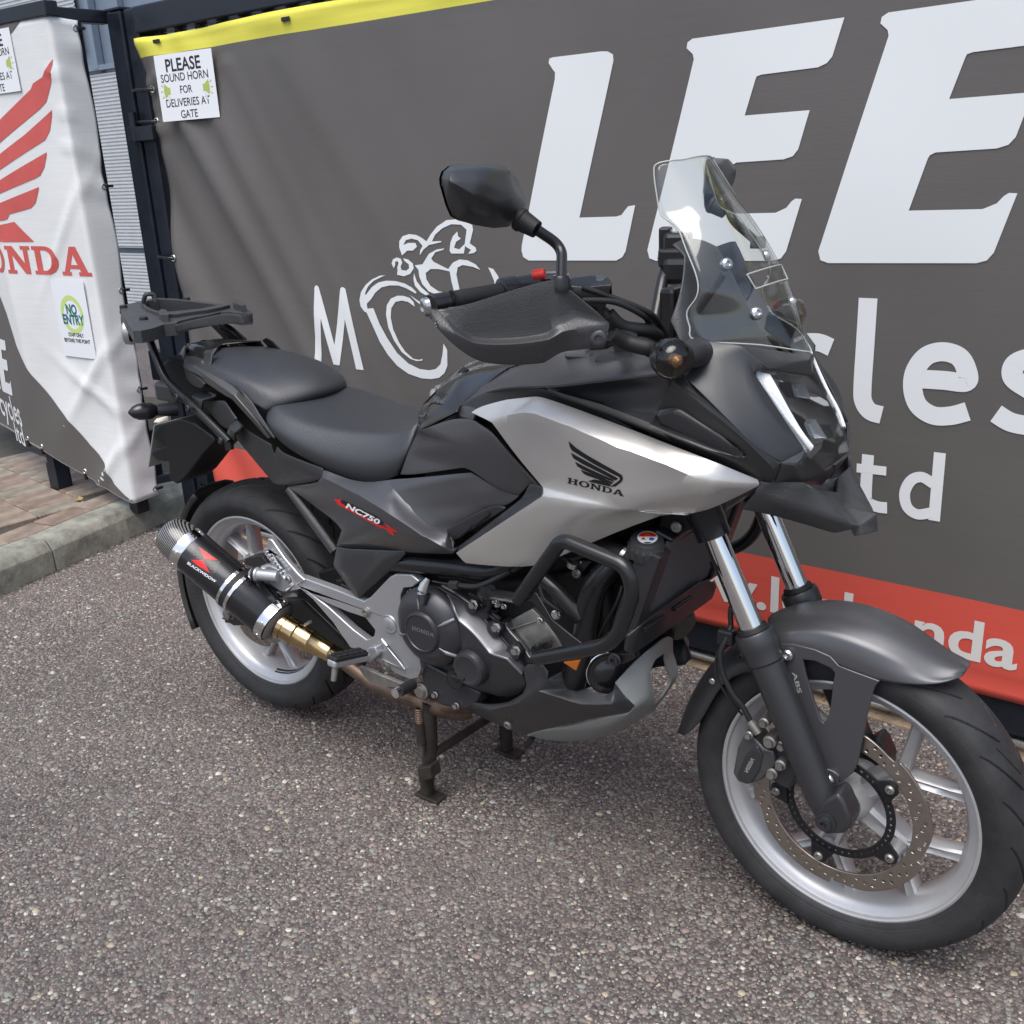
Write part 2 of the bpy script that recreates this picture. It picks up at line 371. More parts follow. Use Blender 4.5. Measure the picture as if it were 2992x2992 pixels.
def chips():
    """stone chippings set in the tarmac: a jittered lattice of low irregular stones over the ground in view"""
    step = .0074; xs = np.arange(-2.0, 2.5, step); ys = np.arange(-1.45, 1.25, step)
    X, Yy = np.meshgrid(xs, ys); X = X.ravel(); Yy = Yy.ravel()
    X = X+rng.uniform(-.6, .6, X.size)*step; Yy = Yy+rng.uniform(-.6, .6, X.size)*step
    D = np.stack([X-CAM.x, Yy-CAM.y, np.full(X.size, -CAM.z)], 1); zc = D@np.array(Fv); px = D@np.array(Rv)/zc*FPX; py = -(D@np.array(Uv))/zc*FPX
    kerb = X < -1.60+.0  # beyond the kerb line there is paving
    kx = -1.625 + .135*(.05-Yy)
    ok = (zc > 0) & (abs(px) < 1640) & (abs(py) < 1640) & (X > kx+.012) & (Yy < 1.15)
    ok &= rng.random(X.size) < .86
    X, Yy = X[ok], Yy[ok]; n = X.size
    r = np.clip(rng.lognormal(np.log(.0040), .36, n), .0020, .0105)
    asp = rng.uniform(.55, 1, n); rot = rng.uniform(0, 2*np.pi, n); h = r*rng.uniform(.14, .40, n)
    a = np.linspace(0, 2*np.pi, 6, endpoint=False)[None]+rng.uniform(-.35, .35, (n, 6))
    rad = r[:, None]*rng.uniform(.78, 1.18, (n, 6))
    V = np.zeros((n, 12, 3))
    for ring, (sc, zz) in enumerate(((1, -.0012), (.66, 1))):
        ux = np.cos(a)*rad*sc; uy = np.sin(a)*rad*sc*asp[:, None]
        V[:, ring*6:ring*6+6, 0] = X[:, None]+ux*np.cos(rot)[:, None]-uy*np.sin(rot)[:, None]
        V[:, ring*6:ring*6+6, 1] = Yy[:, None]+ux*np.sin(rot)[:, None]+uy*np.cos(rot)[:, None]
        V[:, ring*6:ring*6+6, 2] = (-.001 if ring == 0 else h[:, None]*rng.uniform(.75, 1.2, (n, 6)))
    quads = np.array([[i, (i+1) % 6, 6+(i+1) % 6, 6+i] for i in range(6)]); top = np.arange(6, 12)
    loops = np.concatenate([quads.ravel(), top]); base = (np.arange(n)*12)[:, None]
    Lp = (loops[None]+base).ravel(); sizes = np.tile(np.array([4]*6+[6]), n); starts = np.concatenate([[0], np.cumsum(sizes)[:-1]])
    me = bpy.data.meshes.new('gravel_chippings'); me.vertices.add(n*12); me.vertices.foreach_set('co', V.ravel())
    me.loops.add(Lp.size); me.loops.foreach_set('vertex_index', Lp.astype(np.int32)); me.polygons.add(sizes.size)
    me.polygons.foreach_set('loop_start', starts.astype(np.int32)); me.update(calc_edges=True)
    o = link('gravel_chippings', me, None, M['chip']); setp(o, kind='stuff')
chips()

# kerb and paving: the entrance is bounded by a kerb that runs back from the gate post
KA, KB = Vector((-1.528, .02, 0)), Vector((-1.655, .72, 0))    # top front edge of the kerb
kd = (KB-KA).normalized(); kn = Vector((-kd.y, kd.x, 0))       # kn points to the paving (-x)
if kn.x > 0: kn = -kn
M['kerb'] = mat('kerb_concrete', (.235, .235, .20), .85, bump=.9, bscale=90, var=.5, vscale=11)
M['paver'] = mat('paver', (.21, .165, .13), .85, bump=.8, bscale=120, var=.4, vscale=9)
M['paver2'] = mat('paver_grey', (.205, .18, .14), .85, bump=.8, bscale=120, var=.4, vscale=9)
M['joint_sand'] = mat('joint_sand', (.055, .05, .04), .95, bump=.6, bscale=200, var=.3)
kerb = mesh('kerb', [KA-kd*4+kn*.14+Vector((0, 0, -.05)), KB+kd*.6+kn*.14+Vector((0, 0, -.05)), KB+kd*.6+kn*.02+Vector((0, 0, -.05)), KA-kd*4+kn*.02+Vector((0, 0, -.05))], [(0, 1, 2, 3)], M['joint_sand'], sm=0); setp(kerb, kind='structure')
# stones 0.9 m long; one joint is seen at the photograph's left edge
j0 = (PZ('r2', 215, 1690, .12)-KA).dot(kd)
for i in range(-4, 2):
    a = j0+i*.915; b = min(a+.91, (KB-KA).dot(kd)+.42)
    bm = bmesh.new(); pr = [(-.016, -.06), (-.010, .085), (.012, .115), (.022, .12), (.125, .12), (.125, -.06)]   # splayed front arris
    n = 10; rows = []
    for k in range(n+1):
        t = a+(b-a)*k/n
        rows.append([bm.verts.new(KA+kd*t+kn*(d+.0035*noise.noise((t*7, d*30, i)))+Vector((0, 0, z+.003*noise.noise((t*6, z*20, 3+i))))) for d, z in pr])
    for p, q in zip(rows, rows[1:]):
        for e in range(len(pr)): bm.faces.new((p[e], p[(e+1) % 6], q[(e+1) % 6], q[e]))
    bm.faces.new(rows[0]); bm.faces.new(rows[-1][::-1])
    o = from_bm('kerb_stone', bm, M['kerb'], kerb, 40); bev(o, .004)
pav = mesh('paving', [KA-kd*4+kn*.12+Vector((0, 0, .105)), KA-kd*4+kn*3.2+Vector((0, 0, .105)), KB+kd*1.6+kn*3.2+Vector((0, 0, .105)), KB+kd*1.6+kn*.12+Vector((0, 0, .105))], [(0, 1, 2, 3)], M['joint_sand'], sm=0); setp(pav, kind='structure')
# block paving, 0.2 x 0.1 m bricks laid in a stretcher bond turned to the kerb
bme = [None]
def paver(cx, cy, rz, sx, sy, mt):
    bm = bmesh.new(); add_box(bm, (0, 0, 0), (sx, sy, .03))
    bmesh.ops.bevel(bm, geom=bm.edges[:], offset=.004, segments=1, affect='EDGES', profile=.5)
    me = bpy.data.meshes.new('paver'); bm.to_mesh(me); bm.free(); me.materials.append(mt); return me
M['paver3'] = mat('paver_red', (.19, .14, .11), .85, bump=.8, bscale=120, var=.4, vscale=9)
pm = [paver(0, 0, 0, .203, .117, M[k]) for k in ('paver', 'paver2', 'paver3')]; pk = [paver(0, 0, 0, .193, .124, M[k]) for k in ('paver', 'paver2', 'paver3')]
def add_paver(c, ang, pool):
    if pav_n[0] >= 300: return
    o = bpy.data.objects.new('paver', random.choice(pool)); COL.objects.link(o); o.parent = pav
    o.location = (c.x, c.y, .105+random.uniform(-.0015, .002)); o.rotation_euler = (random.uniform(-.006, .006), random.uniform(-.006, .006), ang); pav_n[0] += 1
pav_n = [0]
ang0 = math.atan2(kn.y, kn.x)
cand = []
def seen(c):
    d = c+Vector((0, 0, .12))-CAM; zc = d.dot(Fv); px, py = d.dot(Rv)/zc*FPX+1496, 1496-d.dot(Uv)/zc*FPX
    return zc if -160 < px < 900 and 1180 < py < 1800 and c.y < .80 else None
for q in range(-14, 10):                                 # edge course along the kerb
    c = KA+kd*(q*.2+.04)+kn*.192
    if seen(c): cand.append((seen(c), c, ang0+math.pi/2, pk))
pa, pb_ = R(173), R(83); va, vb = Vector((math.cos(pa), math.sin(pa), 0)), Vector((math.cos(pb_), math.sin(pb_), 0))
for i in range(-6, 26):
    for k in range(-9, 8):
        c = Vector((-1.88, .362, 0))+va*(i*.1215+.06)+vb*(k*.2075+.104)
        if (c-KA).dot(kn) > .30 and seen(c): cand.append((seen(c), c, pb_, pm))
for zc, c, an, pool in sorted(cand, key=lambda t: t[0]): add_paver(c, an, pool)

M['dry_leaf'] = mat('dry_leaf', (.30, .22, .10), .8)
def leaf(q, rz, r):
    V = [q+Vector((math.cos(a+rz)*r*(1 if k % 2 else .62), math.sin(a+rz)*r*(.8 if k % 2 else .45), .004+.006*(k % 3))) for k, a in enumerate(np.linspace(0, 2*math.pi, 9)[:-1])]
    o = mesh('dry_leaf', [q+Vector((0, 0, .004))]+V, [(0, i+1, (i+1) % 8+1) for i in range(8)], M['dry_leaf'], None, 0); solid(o, .0006); return o
setp(leaf(PZ('N', 229, 1463, .123), .4, .026), 'curled dry leaf lying on the block paving beside the fence foot', 'leaf')
bm = bmesh.new()                                         # grit swept against the kerb and the gate
for i in range(1500):
    t = random.uniform(-1.2, .75); q = KA+kd*t-kn*abs(random.gauss(0, .016))+kn*-.012; q.z = .002; r = random.uniform(.0015, .0045)
    vs = [bm.verts.new(q+Vector((random.uniform(-r, r), random.uniform(-r, r), random.uniform(0, r)))) for _ in range(4)]
    for f in ((0, 1, 2), (0, 2, 3), (0, 3, 1), (1, 3, 2)): bm.faces.new([vs[k] for k in f])
setp(from_bm('grit', bm, M['joint_sand'], None, 0, False), kind='stuff')
# ------------------------------------------------------------------ gate, its post and the large banner
GK = -.02265                                     # the gate line runs a touch towards the camera
def GY(xx): return .77+GK*(xx-.8)
gd = Vector((math.cos(math.atan(GK)), math.sin(math.atan(GK)), 0)); gn = Vector((gd.y, -gd.x, 0))   # gn points to the camera
GZ = math.atan(GK)
def G(xx, z, d=0): return Vector((xx, GY(xx), z))+gn*d
def gbox(name, x0, x1, z0, z1, d0, d1, m, par, bv=.003):
    bm = bmesh.new(); vs = [G(a, z, d) for a in (x0, x1) for z in (z0, z1) for d in (d0, d1)]
    w = [bm.verts.new(v) for v in vs]
    for f in ((0, 1, 3, 2), (4, 6, 7, 5), (0, 4, 5, 1), (2, 3, 7, 6), (0, 2, 6, 4), (1, 5, 7, 3)): bm.faces.new([w[i] for i in f])
    o = from_bm(name, bm, m, par, 0)
    if bv: bev(o, bv)
    return o
post = thing('gate_post', G(-1.51, 0, -.05), 'tall navy steel hinge post at the left end of the grey banner', 'post')
gbox('post_tube', -1.565, -1.475, -.02, 1.955, -.10, .0, M['navy_paint'], post, .006)
gbox('post_cap', -1.57, -1.47, 1.957, 1.967, -.104, .004, M['navy_paint'], post)
gbox('hinge_bracket', -1.50, -1.345, 1.515, 1.565, .004, .03, M['navy_paint'], post)
gbox('latch_box', -1.68, -1.567, .60, .72, -.08, -.02, M['navy_paint'], post)
gbox('hinge_bracket', -1.50, -1.40, .27, .31, .004, .03, M['navy_paint'], post)
for z, w in ((1.575, .03), (.315, .02)): lathe('hinge_pin', G(-1.465, z-.06, .02), (0, 0, 1), [(0, .013), (.1, .013)], M['navy_paint'], post, 12)
gate = thing('steel_gate', G(0, 0, -.04), 'navy steel palisade gate standing behind the big grey banner', 'gate')
GX1 = 2.75
gbox('stile', -1.462, -1.385, .03, 1.955, -.085, -.005, M['navy_paint'], gate, .005)
gbox('stile', GX1-.08, GX1, .03, 1.955, -.085, -.005, M['navy_paint'], gate, .005)
gbox('top_beam', -1.383, GX1-.082, 1.868, 1.955, -.085, .012, M['navy_paint'], gate, .006)
gbox('bottom_beam', -1.383, GX1-.082, .062, .19, -.085, -.004, M['navy_paint'], gate, .006)
xx = -1.33
while xx < GX1-.1:
    gbox('bar', xx, xx+.032, .192, 1.866, -.06, -.03, M['navy_paint'], gate, 0); xx += .117
track = thing('gate_track', G(1.2, 0, -.02), 'galvanised steel track rail on the ground under the gate', 'rail')
tube('rail', [G(-1.2, .018, -.058), G(2.7, .018, -.058)], .020, M['zinc'], track, 16)
M['tan_concrete'] = mat('tan_concrete', (.26, .19, .13), .85, bump=.6, bscale=120, var=.4, vscale=14)
gbox('track_bed', -1.2, 2.7, -.02, .005, .0, -.13, M['tan_concrete'], track, 0)
# moss and grit line the foot of the gate
M['moss'] = mat('moss', (.05, .055, .02), .95, bump=1, bscale=300, var=.5, vscale=60)
bm = bmesh.new()
for i in range(2600):
    q = G(random.uniform(-1.1, 2.3), random.uniform(.003, .007), random.choice((-.030, -.088))+random.gauss(0, .008)); r = random.uniform(.002, .006)
    vs = [bm.verts.new(q+Vector((random.uniform(-r, r), random.uniform(-r, r), random.uniform(0, r*.8)))) for _ in range(3)]; bm.faces.new(vs)
setp(from_bm('moss', bm, M['moss'], None, 0, False), kind='stuff')

def gate_wave(u, z):
    """distance the sheet stands proud of the gate: slack folds radiate from the ties on its left edge and die out to the right"""
    f = u+1.39; a = math.exp(-max(f, 0)/.42)
    w = .015*math.sin((z*.75+f*1.0)*9.5+.6)*a+.008*math.sin((z*1.3+f*2.1)*13)*a
    for z0 in (1.70, 1.55, .92, .17): w += .010*math.exp(-((z-z0)/.05)**2-(f/.12)**2)*math.cos((z-z0)*60)
    for u0, s, am in ((-1.22, .62, .018), (-1.05, .60, .016), (-.86, .58, .013), (-.60, .75, .006)):
        ln = (u-u0)-(1.68-z)*s; w += am*math.exp(-(ln/.045)**2)*math.exp(-max(f-.25, 0)/.55)*(1 if z < 1.75 else .25)
    w += .0035*math.sin(u*3.1+z*1.7)+.0028*math.sin(u*5.3-z*4.1)+.0012*math.sin(u*9+z*7+1)*math.sin(z*5)
    w += .006*math.exp(-((z-1.83)/.02)**2)*math.sin(u*8)
    w -= .004*math.exp(-((z-.195)/.012)**2)
    return .012+w
def BG(u, z, lift=0): return G(u, z, gate_wave(u, z)+lift)
def sheet(name, us, zs, fn, m, par, lift=0):
    V = [fn(u, z, lift) for z in zs for u in us]; n = len(us)
    F = [(j*n+i, j*n+i+1, (j+1)*n+i+1, (j+1)*n+i) for j in range(len(zs)-1) for i in range(n-1)]
    return mesh(name, V, F, m, par, 0) if False else mesh(name, V, F, m, par, 60)
bt = thing('gate_banner', G(.6, .1, 0), 'wide dark grey vinyl banner with white lettering, yellow top and red bottom strip', 'banner')
M['gate_banner'] = banner_mat('gate_banner', [(0, RED), (.387-.1, GREY), (1.788-.1, YEL)])
us = list(np.linspace(-1.375, 2.7, 190)); zs = list(np.linspace(.155, 1.855, 90))
def gate_sheet(u, z, lift=0):
    e = -1.315+.006*math.sin(z*9)-.055*max(0, (z-.6)/1.25)-.012*math.exp(-((z-1.72)/.08)**2)*0
    t = (u+1.375)/4.075; uu = e+(2.7-e)*t
    zz = z-(.006*math.sin(u*4)+.010*min(1, max(0, u+.9)))*max(0, (z-1.3)/.55) if z > 1.3 else z
    return BG(uu, zz, lift)
solid(sheet('sheet', us, zs, gate_sheet, M['gate_banner'], bt), .0012)
def print_on(name, me, fn, m, par, step=.05, lift=.0016, kind=None):
    grid_cut(me, step)
    for v in me.vertices: v.co = fn(v.co.x, v.co.y, lift+v.co.z)
    me.update(); smooth(me, 60); o = link(name, me, par, m); return o
# LEE
Ls = [(.402,1.622),(.405,1.632),(.415,1.634),(.56,1.635),(.58,1.633),(.595,1.625),(.596,1.611),(.484,1.239),(.597,1.241),(.613,1.245),(.623,1.256),(.633,1.266),(.654,1.269),(.624,1.154),(.614,1.139),(.595,1.13),(.313,1.125),(.295,1.134),(.29,1.152),(.292,1.167),(.42,1.582),(.421,1.598),(.414,1.606)]
Es = [(.798,1.62),(.8,1.632),(.813,1.639),(1.174,1.645),(1.152,1.571),(1.141,1.559),(1.121,1.552),(.988,1.548),(.977,1.545),(.974,1.538),(.95,1.464),(1.107,1.466),(1.084,1.385),(1.072,1.371),(1.05,1.365),(.932,1.362),(.921,1.357),(.917,1.350),(.886,1.246),(1.035,1.248),(1.061,1.259),(1.073,1.273),(1.082,1.279),(1.098,1.278),(1.065,1.161),(1.053,1.145),(1.033,1.139),(.714,1.132),(.695,1.138),(.689,1.158),(.817,1.595),(.814,1.606)]
print_on('letter', poly([Ls]), BG, M['white_print'], bt); print_on('letter', poly([Es]), BG, M['white_print'], bt)
print_on('letter', poly([[(a+.454, b+.005) for a, b in Es]]), BG, M['white_print'], bt)
# M and the rider emblem that stands for the o
Ms = [(-.624,.760),(-.587,1.017),(-.581,1.025),(-.572,1.025),(-.566,1.019),(-.513,.832),(-.460,1.017),(-.454,1.024),(-.445,1.024),(-.436,1.02),(-.384,.758),(-.42,.758),(-.452,.92),(-.496,.765),(-.528,.765),(-.568,.917),(-.593,.760)]
print_on('letter', poly([Ms]), BG, M['white_print'], bt)
def D3(pts): return [(q.x, q.z) for q in (PP('d3', a, b, (0, GY(0)), gd) for a, b in pts)]
emb = [
 [(725,434),(690,437),(640,460),(600,495),(570,540),(560,590),(568,630),(590,660),(606,668),(640,740),(690,850),(740,930),(800,1000),(870,1050),(950,1078),(1010,1083),(1060,1075),(1095,1045),(1113,1000),(1113,900),(1090,860),(1083,930),(1070,990),(1040,1020),(1000,1028),(940,1020),(870,985),(800,920),(740,830),(690,740),(650,640),(612,643),(608,612),(635,585),(660,545),(700,510),(750,498),(810,498),(860,515),(905,540),(915,548),(925,540),(895,510),(850,485),(790,470),(730,468),(680,480),(640,508),(600,560),(597,545),(615,505),(650,470),(700,445)],
 [(912,630),(870,600),(830,592),(790,600),(763,640),(760,700),(775,770),(810,850),(850,910),(900,955),(935,962),(960,957),(955,968),(920,970),(880,955),(830,915),(780,840),(745,760),(730,680),(735,620),(760,580),(800,562),(840,562),(880,575),(905,600)],
 [(805,405),(800,430),(845,440),(885,425),(906,390),(900,360),(870,335),(840,328),(850,345),(875,365),(878,390),(860,405),(830,400),(825,380),(835,355),(825,330),(800,322),(775,335),(766,360),(780,390),(790,370),(790,350),(805,345),(812,360),(803,385)],
 [(833,310),(815,260),(815,220),(835,190),(875,177),(920,182),(955,200),(985,222),(1010,180),(1050,130),(1110,90),(1190,82),(1270,120),(1275,150),(1255,235),(1290,260),(1297,280),(1280,295),(1245,300),(1262,275),(1240,262),(1222,250),(1235,150),(1200,118),(1140,115),(1085,140),(1040,180),(1020,222),(1080,220),(1075,228),(1000,245),(965,275),(943,310),(945,280),(960,250),(930,215),(890,205),(855,215),(840,245),(870,232),(915,232),(925,255),(900,280),(865,280)],
 [(1178,160),(1182,190),(1200,205),(1170,225),(1158,262),(1190,272),(1222,240),(1225,260),(1218,298),(1140,298),(1130,280),(1135,230),(1150,190)],
 [(912,372),(960,365),(1000,300),(1050,272),(1098,266),(1090,275),(1040,290),(1015,330),(1030,350),(1120,395),(1150,355),(1190,335),(1240,340),(1290,365),(1320,400),(1270,380),(1210,370),(1180,385),(1172,430),(1190,520),(1160,550),(1140,470),(1130,410),(1060,395),(1010,395),(980,420),(985,460),(1010,500),(1060,535),(1130,545),(1060,560),(1000,535),(960,490),(940,440),(935,400)],
 [(908,420),(925,470),(955,510),(1000,550),(1030,575),(1000,570),(950,540),(915,500),(905,460)],
 [(1368,385),(1400,395),(1430,440),(1447,500),(1445,525),(1410,525),(1405,470),(1385,420)],
 [(880,555),(930,590),(985,622),(1000,630),(960,628),(915,590)],
]
for e in emb: print_on('emblem_stroke', poly([D3(e)]), BG, M['white_print'], bt)
# "cycles" and "ltd" in a rounded monoline face
def strokes(name, lst, w, z=0):
    for s in lst:
        n_ = 10; r_ = ribbon(s, w, n_); k = len(r_)//2; me = bpy.data.meshes.new('t')
        me.from_pydata([(a, b, 0) for a, b in r_], [], [(i, i+1, 2*k-2-i, 2*k-1-i) for i in range(k-1)]); print_on(name, me, BG, M['white_print'], bt, .05, .0016+z)
W_ = .042
strokes('letter', [[(1.185,.945),(1.150,.955),(1.100,.945),(1.068,.905),(1.066,.855),(1.095,.812),(1.150,.802),(1.185,.812)]], W_)
strokes('letter', [[(1.264,1.062),(1.264,.96),(1.264,.86),(1.268,.825),(1.285,.803),(1.312,.797)]], W_)
strokes('letter', [[(1.375,.888),(1.44,.890),(1.489,.891),(1.486,.920),(1.468,.945),(1.434,.953),(1.400,.940),(1.379,.905),(1.377,.865),(1.392,.828),(1.425,.809),(1.462,.812),(1.498,.826)]], W_)
strokes('letter', [[(1.665,.940),(1.625,.955),(1.585,.940),(1.582,.910),(1.615,.888),(1.655,.868),(1.664,.838),(1.635,.812),(1.59,.812),(1.556,.828)]], W_)
strokes('letter', [[(1.02,.955),(.975,.80),(.955,.745),(.92,.74)], [(.915,.955),(.975,.805)]], W_)
strokes('letter', [[(.865,.945),(.83,.955),(.78,.945),(.748,.905),(.746,.855),(.775,.812),(.83,.802),(.865,.812)], [(.66,.955),(.66,.80)], [(.66,.90),(.69,.945),(.73,.953)]], W_)
strokes('letter', [[(1.212,.718),(1.212,.60),(1.216,.580),(1.235,.572)]], .028)
strokes('letter', [[(1.287,.698),(1.288,.60),(1.295,.580),(1.318,.573),(1.340,.574)]], .028); strokes('letter', [[(1.262,.662),(1.332,.664)]], .022, .0002)
strokes('letter', [[(1.448,.725),(1.449,.562)]], .026); strokes('letter', [[(1.44,.650),(1.413,.662),(1.390,.650),(1.378,.618),(1.386,.585),(1.410,.571),(1.44,.580)]], .025, .0002)
# web address on the red strip
tm = text('www.leehonda', .155, .0035); xs_ = [v.co.x for v in tm.vertices]; k = (1.668-.66)/(max(xs_)-min(xs_))*1.0
tm.transform(Matrix.Translation((1.660, .281, 0)) @ Matrix.Diagonal((k, .91, 1, 1)) @ Matrix.Translation((-max(xs_), 0, 0)))
M['address_print'] = mat('address_print', (.66, .64, .62), .5)
print_on('address_lettering', tm, BG, M['address_print'], bt)
# eyelets and cable ties
def eyelet(par, c, n, r=.011):
    bm = bmesh.new(); u, v, w = frame(n)
    pts = [Vector(c)+(u*math.cos(a)+v*math.sin(a))*r for a in np.linspace(0, 2*math.pi, 15)[:-1]]; pts.append(pts[0])
    add_tube(bm, pts, .0028, 6, False); return from_bm('eyelet', bm, M['zinc'], par)
for px, py in ((1100, 630), (1115, 857), (1265, 1817)):
    q = PP('l1', px, py, (0, GY(0)), gd); c = BG(q.x, q.z, .002); eyelet(bt, c, gn)
    tube('cable_tie', catmull([c+Vector((.002, 0, -.002)), c+gn*.012+Vector((-.03, 0, .001)), G(-1.455, q.z+.003, .012), G(-1.463, q.z+.003, -.05)], 5), .0028, M['black_tie'], bt, 6, 2.0)
q = PP('r2', 1210, 1412, (0, GY(0)), gd); c = BG(q.x, q.z, .002); eyelet(bt, c, gn); tube('cable_tie', [c, c+gn*.01+Vector((-.04, 0, .004)), G(-1.42, q.z+.006, .008), G(-1.463, q.z+.006, -.05)], .0028, M['black_tie'], bt, 6, 2.0)
for px, py in ((1140, 293), (2065, 138), (1330*2.3/1, -500)):
    q = PP('l1', px, py, (0, GY(0)), gd)
    if q.z < 1.9: gbox('cable_tie', q.x-.018, q.x+.018, q.z-.006, q.z+.006, gate_wave(q.x, q.z)+.001, gate_wave(q.x, q.z)+.006, M['black_tie'], bt, .001)

# ------------------------------------------------------------------ printed notices
M['ink'] = mat('ink', (.018, .018, .022), .4); M['horn_green'] = mat('horn_green', (.42, .50, .12), .4); M['teal_ink'] = mat('teal_ink', (.012, .14, .23), .4); M['lime_ink'] = mat('lime_ink', (.52, .68, .22), .4)
M['tape'] = mat('tape', (.70, .72, .74), .25)
def horn_notice(fn, u0, z0, label, wd=.284, ht=.212):
    t = thing('horn_notice', fn(u0, z0, 0), label, 'notice')
    cA, cB, cO = fn(u0, z0, .004), fn(u0+wd, z0, .004), fn(u0+wd/2, z0, .004); ux_ = (cB-cA).normalized(); nx_ = Vector((ux_.y, -ux_.x, 0)); nx_ = nx_ if nx_.y < 0 else -nx_
    cM = (cA+cB)/2; cM += nx_*(.0025+max((fn(u0+a_, z0+b_, 0)-cM).dot(nx_) for a_ in np.linspace(0, wd, 9) for b_ in np.linspace(-ht/2, ht/2, 9)))
    cu = lambda u, z, l=0: cM+ux_*u+Vector((0, 0, z))+nx_*(.0015*math.cos(u*8)+.01*max(0, -z-.09)+l)
    V = [(a, b) for b in np.linspace(-ht/2, ht/2, 13) for a in np.linspace(-wd/2, wd/2, 25)]
    me = bpy.data.meshes.new('sheet'); me.from_pydata([cu(a, b) for a, b in V], [], [(j*25+i, j*25+i+1, (j+1)*25+i+1, (j+1)*25+i) for j in range(12) for i in range(24)])
    solid(link('paper_sheet', me, t, M['paper']), .001)
    lay = [('PLEASE', .056, .068, .0012, 1.0), ('SOUND HORN', .036, .030, .0003, .98), ('FOR', .034, -.010, .0003, .95), ('DELIVERIES AT', .036, -.050, .0003, .95), ('GATE', .036, -.088, .0003, .95)]
    for s, sz, z, b, sx in lay:
        tm = text(s, sz, b, sx); tm.transform(Matrix.Translation((-.003, z, 0))); o = print_on('printed_line', tm, lambda u, zz, l=0: cu(u, zz, l), M['ink'], t, .06, .0004)
    for sgn in (-1, 1):
        cx = sgn*.092; f = lambda pts: [(cx+sgn*a*.9, -.010+b*.9) for a, b in pts]
        print_on('megaphone', poly([f([(-.012, -.012), (-.012, .012), (.0, .014), (.020, .028), (.024, .0), (.020, -.026), (.0, -.012)])]), cu, M['horn_green'], t, .06, .0004)
        print_on('megaphone_grip', poly([f([(-.006, -.015), (.002, -.015), (.008, -.040), (-.002, -.042)])]), cu, M['tape'], t, .06, .0005)
        for a in (.5, .0, -.5): print_on('sound_line', poly([f(ribbon([(.028*math.cos(a)+.002, .034*math.sin(a)), (.042*math.cos(a), .05*math.sin(a))], .004, 0))]), cu, M['horn_green'], t, .06, .0004)
    return t
horn_notice(BG, -1.238, 1.676, 'white paper notice asking to sound horn, taped on the grey gate banner')

# ------------------------------------------------------------------ side fence wrapped in a second banner
C1, C2 = Vector((-1.590, .616, 0)), Vector((-2.170, .601, 0)); CA = Vector((-1.583, .716, 0)); CC = Vector((-3.6, .965, 0))
dB = (C2-C1).normalized(); dA = (CA-C1).normalized(); dC = (CC-C2).normalized(); nB = Vector((dB.y, -dB.x, 0)); nB = nB if nB.y < 0 else -nB
lenA, lenB, lenC = (CA-C1).length, (C2-C1).length, (CC-C2).length
nA = Vector((dA.y, -dA.x, 0)); nA = nA if nA.x > 0 else -nA; nC = Vector((dC.y, -dC.x, 0)); nC = nC if nC.y < 0 else -nC
def side_z(s):
    """bottom edge of the wrapped sheet along its run; s=0 at the corner, positive to the left"""
    return (.150+.05*max(0, -s)*2) if s < 0 else .148+(.145)*min(s/lenB, 1)**1.0
def side_wave(s, z):
    w = .0025*math.sin(s*9+z*3)+.0015*math.sin(z*11-s*5)
    for z0 in (1.86, 1.38, .62, .18):
        w += .006*math.exp(-((s+.09)/.06)**2)*math.exp(-((z-z0)/.10)**2)*math.cos((z-z0-.3*s)*45)
    for z1, sl, am in ((1.30, 1.05, .008), (.72, .9, .012), (.56, -.5, .010), (.34, .9, .014)):
        l = (z-z1)+sl*(s-.05); w += am*math.exp(-(l/.028)**2)*math.exp(-((s-.12)/.20)**2)
    w += .011*math.exp(-((z-.42)/.22)**2)*math.sin(s*14+z*6)*math.exp(-((s-.25)/.35)**2)
    for z2 in (1.75, 1.62, 1.5): w += .006*math.exp(-((z-z2-.2*s)/.012)**2)*math.exp(-((s-.01)/.05)**2)
    return w
def BS(s, z, lift=0):
    w = side_wave(s, z)+.012+lift
    if s < 0: q = C1+dA*(-s)+nA*w
    elif s < lenB: q = C1+dB*s+nB*w
    else: q = C2+dC*(s-lenB)+nC*w
    r = .025                                                        # rounded corner
    if abs(s) < r: q = C1+(dA*max(-s, 0)+dB*max(s, 0))+(nA*(.5-.5*s/r)+nB*(.5+.5*s/r)).normalized()*w
    if abs(s-lenB) < r: t = (s-lenB)/r; q = q.lerp(C2+(nB*(.5-.5*t)+nC*(.5+.5*t)).normalized()*w+(dB*min(s-lenB, 0)+dC*max(s-lenB, 0)), .8)
    return Vector((q.x, q.y, z))
sb = thing('side_banner', (C1.x, C1.y, .15), 'white vinyl banner with red wing emblem and grey corner wrapped round the side fence', 'banner')
M['side_banner'] = banner_mat('side_banner', [(0, (.72, .73, .73))], .5)
ss = sorted(set([round(v, 4) for v in np.concatenate([np.linspace(-lenA, .3, 50), np.linspace(.3, lenB+.1, 34), np.linspace(lenB+.1, lenB+lenC, 16)])]))
n = len(ss); V, Fc = [], []
for j in range(80):
    t = j/79
    for s in ss:
        zb = side_z(s); top = 1.935 if s > .02 else 1.935-.01*(.02-s)/.12
        V.append(BS(s-(0 if s > -lenA+.02 else .006*math.sin(t*25)), zb+(top-zb)*t))
for j in range(79):
    for i in range(n-1): Fc.append((j*n+i, (j+1)*n+i, (j+1)*n+i+1, j*n+i+1))
solid(mesh('sheet', V, Fc, M['side_banner'], sb, 60), .0012)
M['grey_print'] = banner_mat('grey_print', [(0, GREY)]); M['wing_red'] = mat('wing_red', (.56, .10, .09), .5, var=.08)
def sB(k, a, b): q = PP(k, a, b, C1, dB); return ((q-C1).dot(dB), q.z)
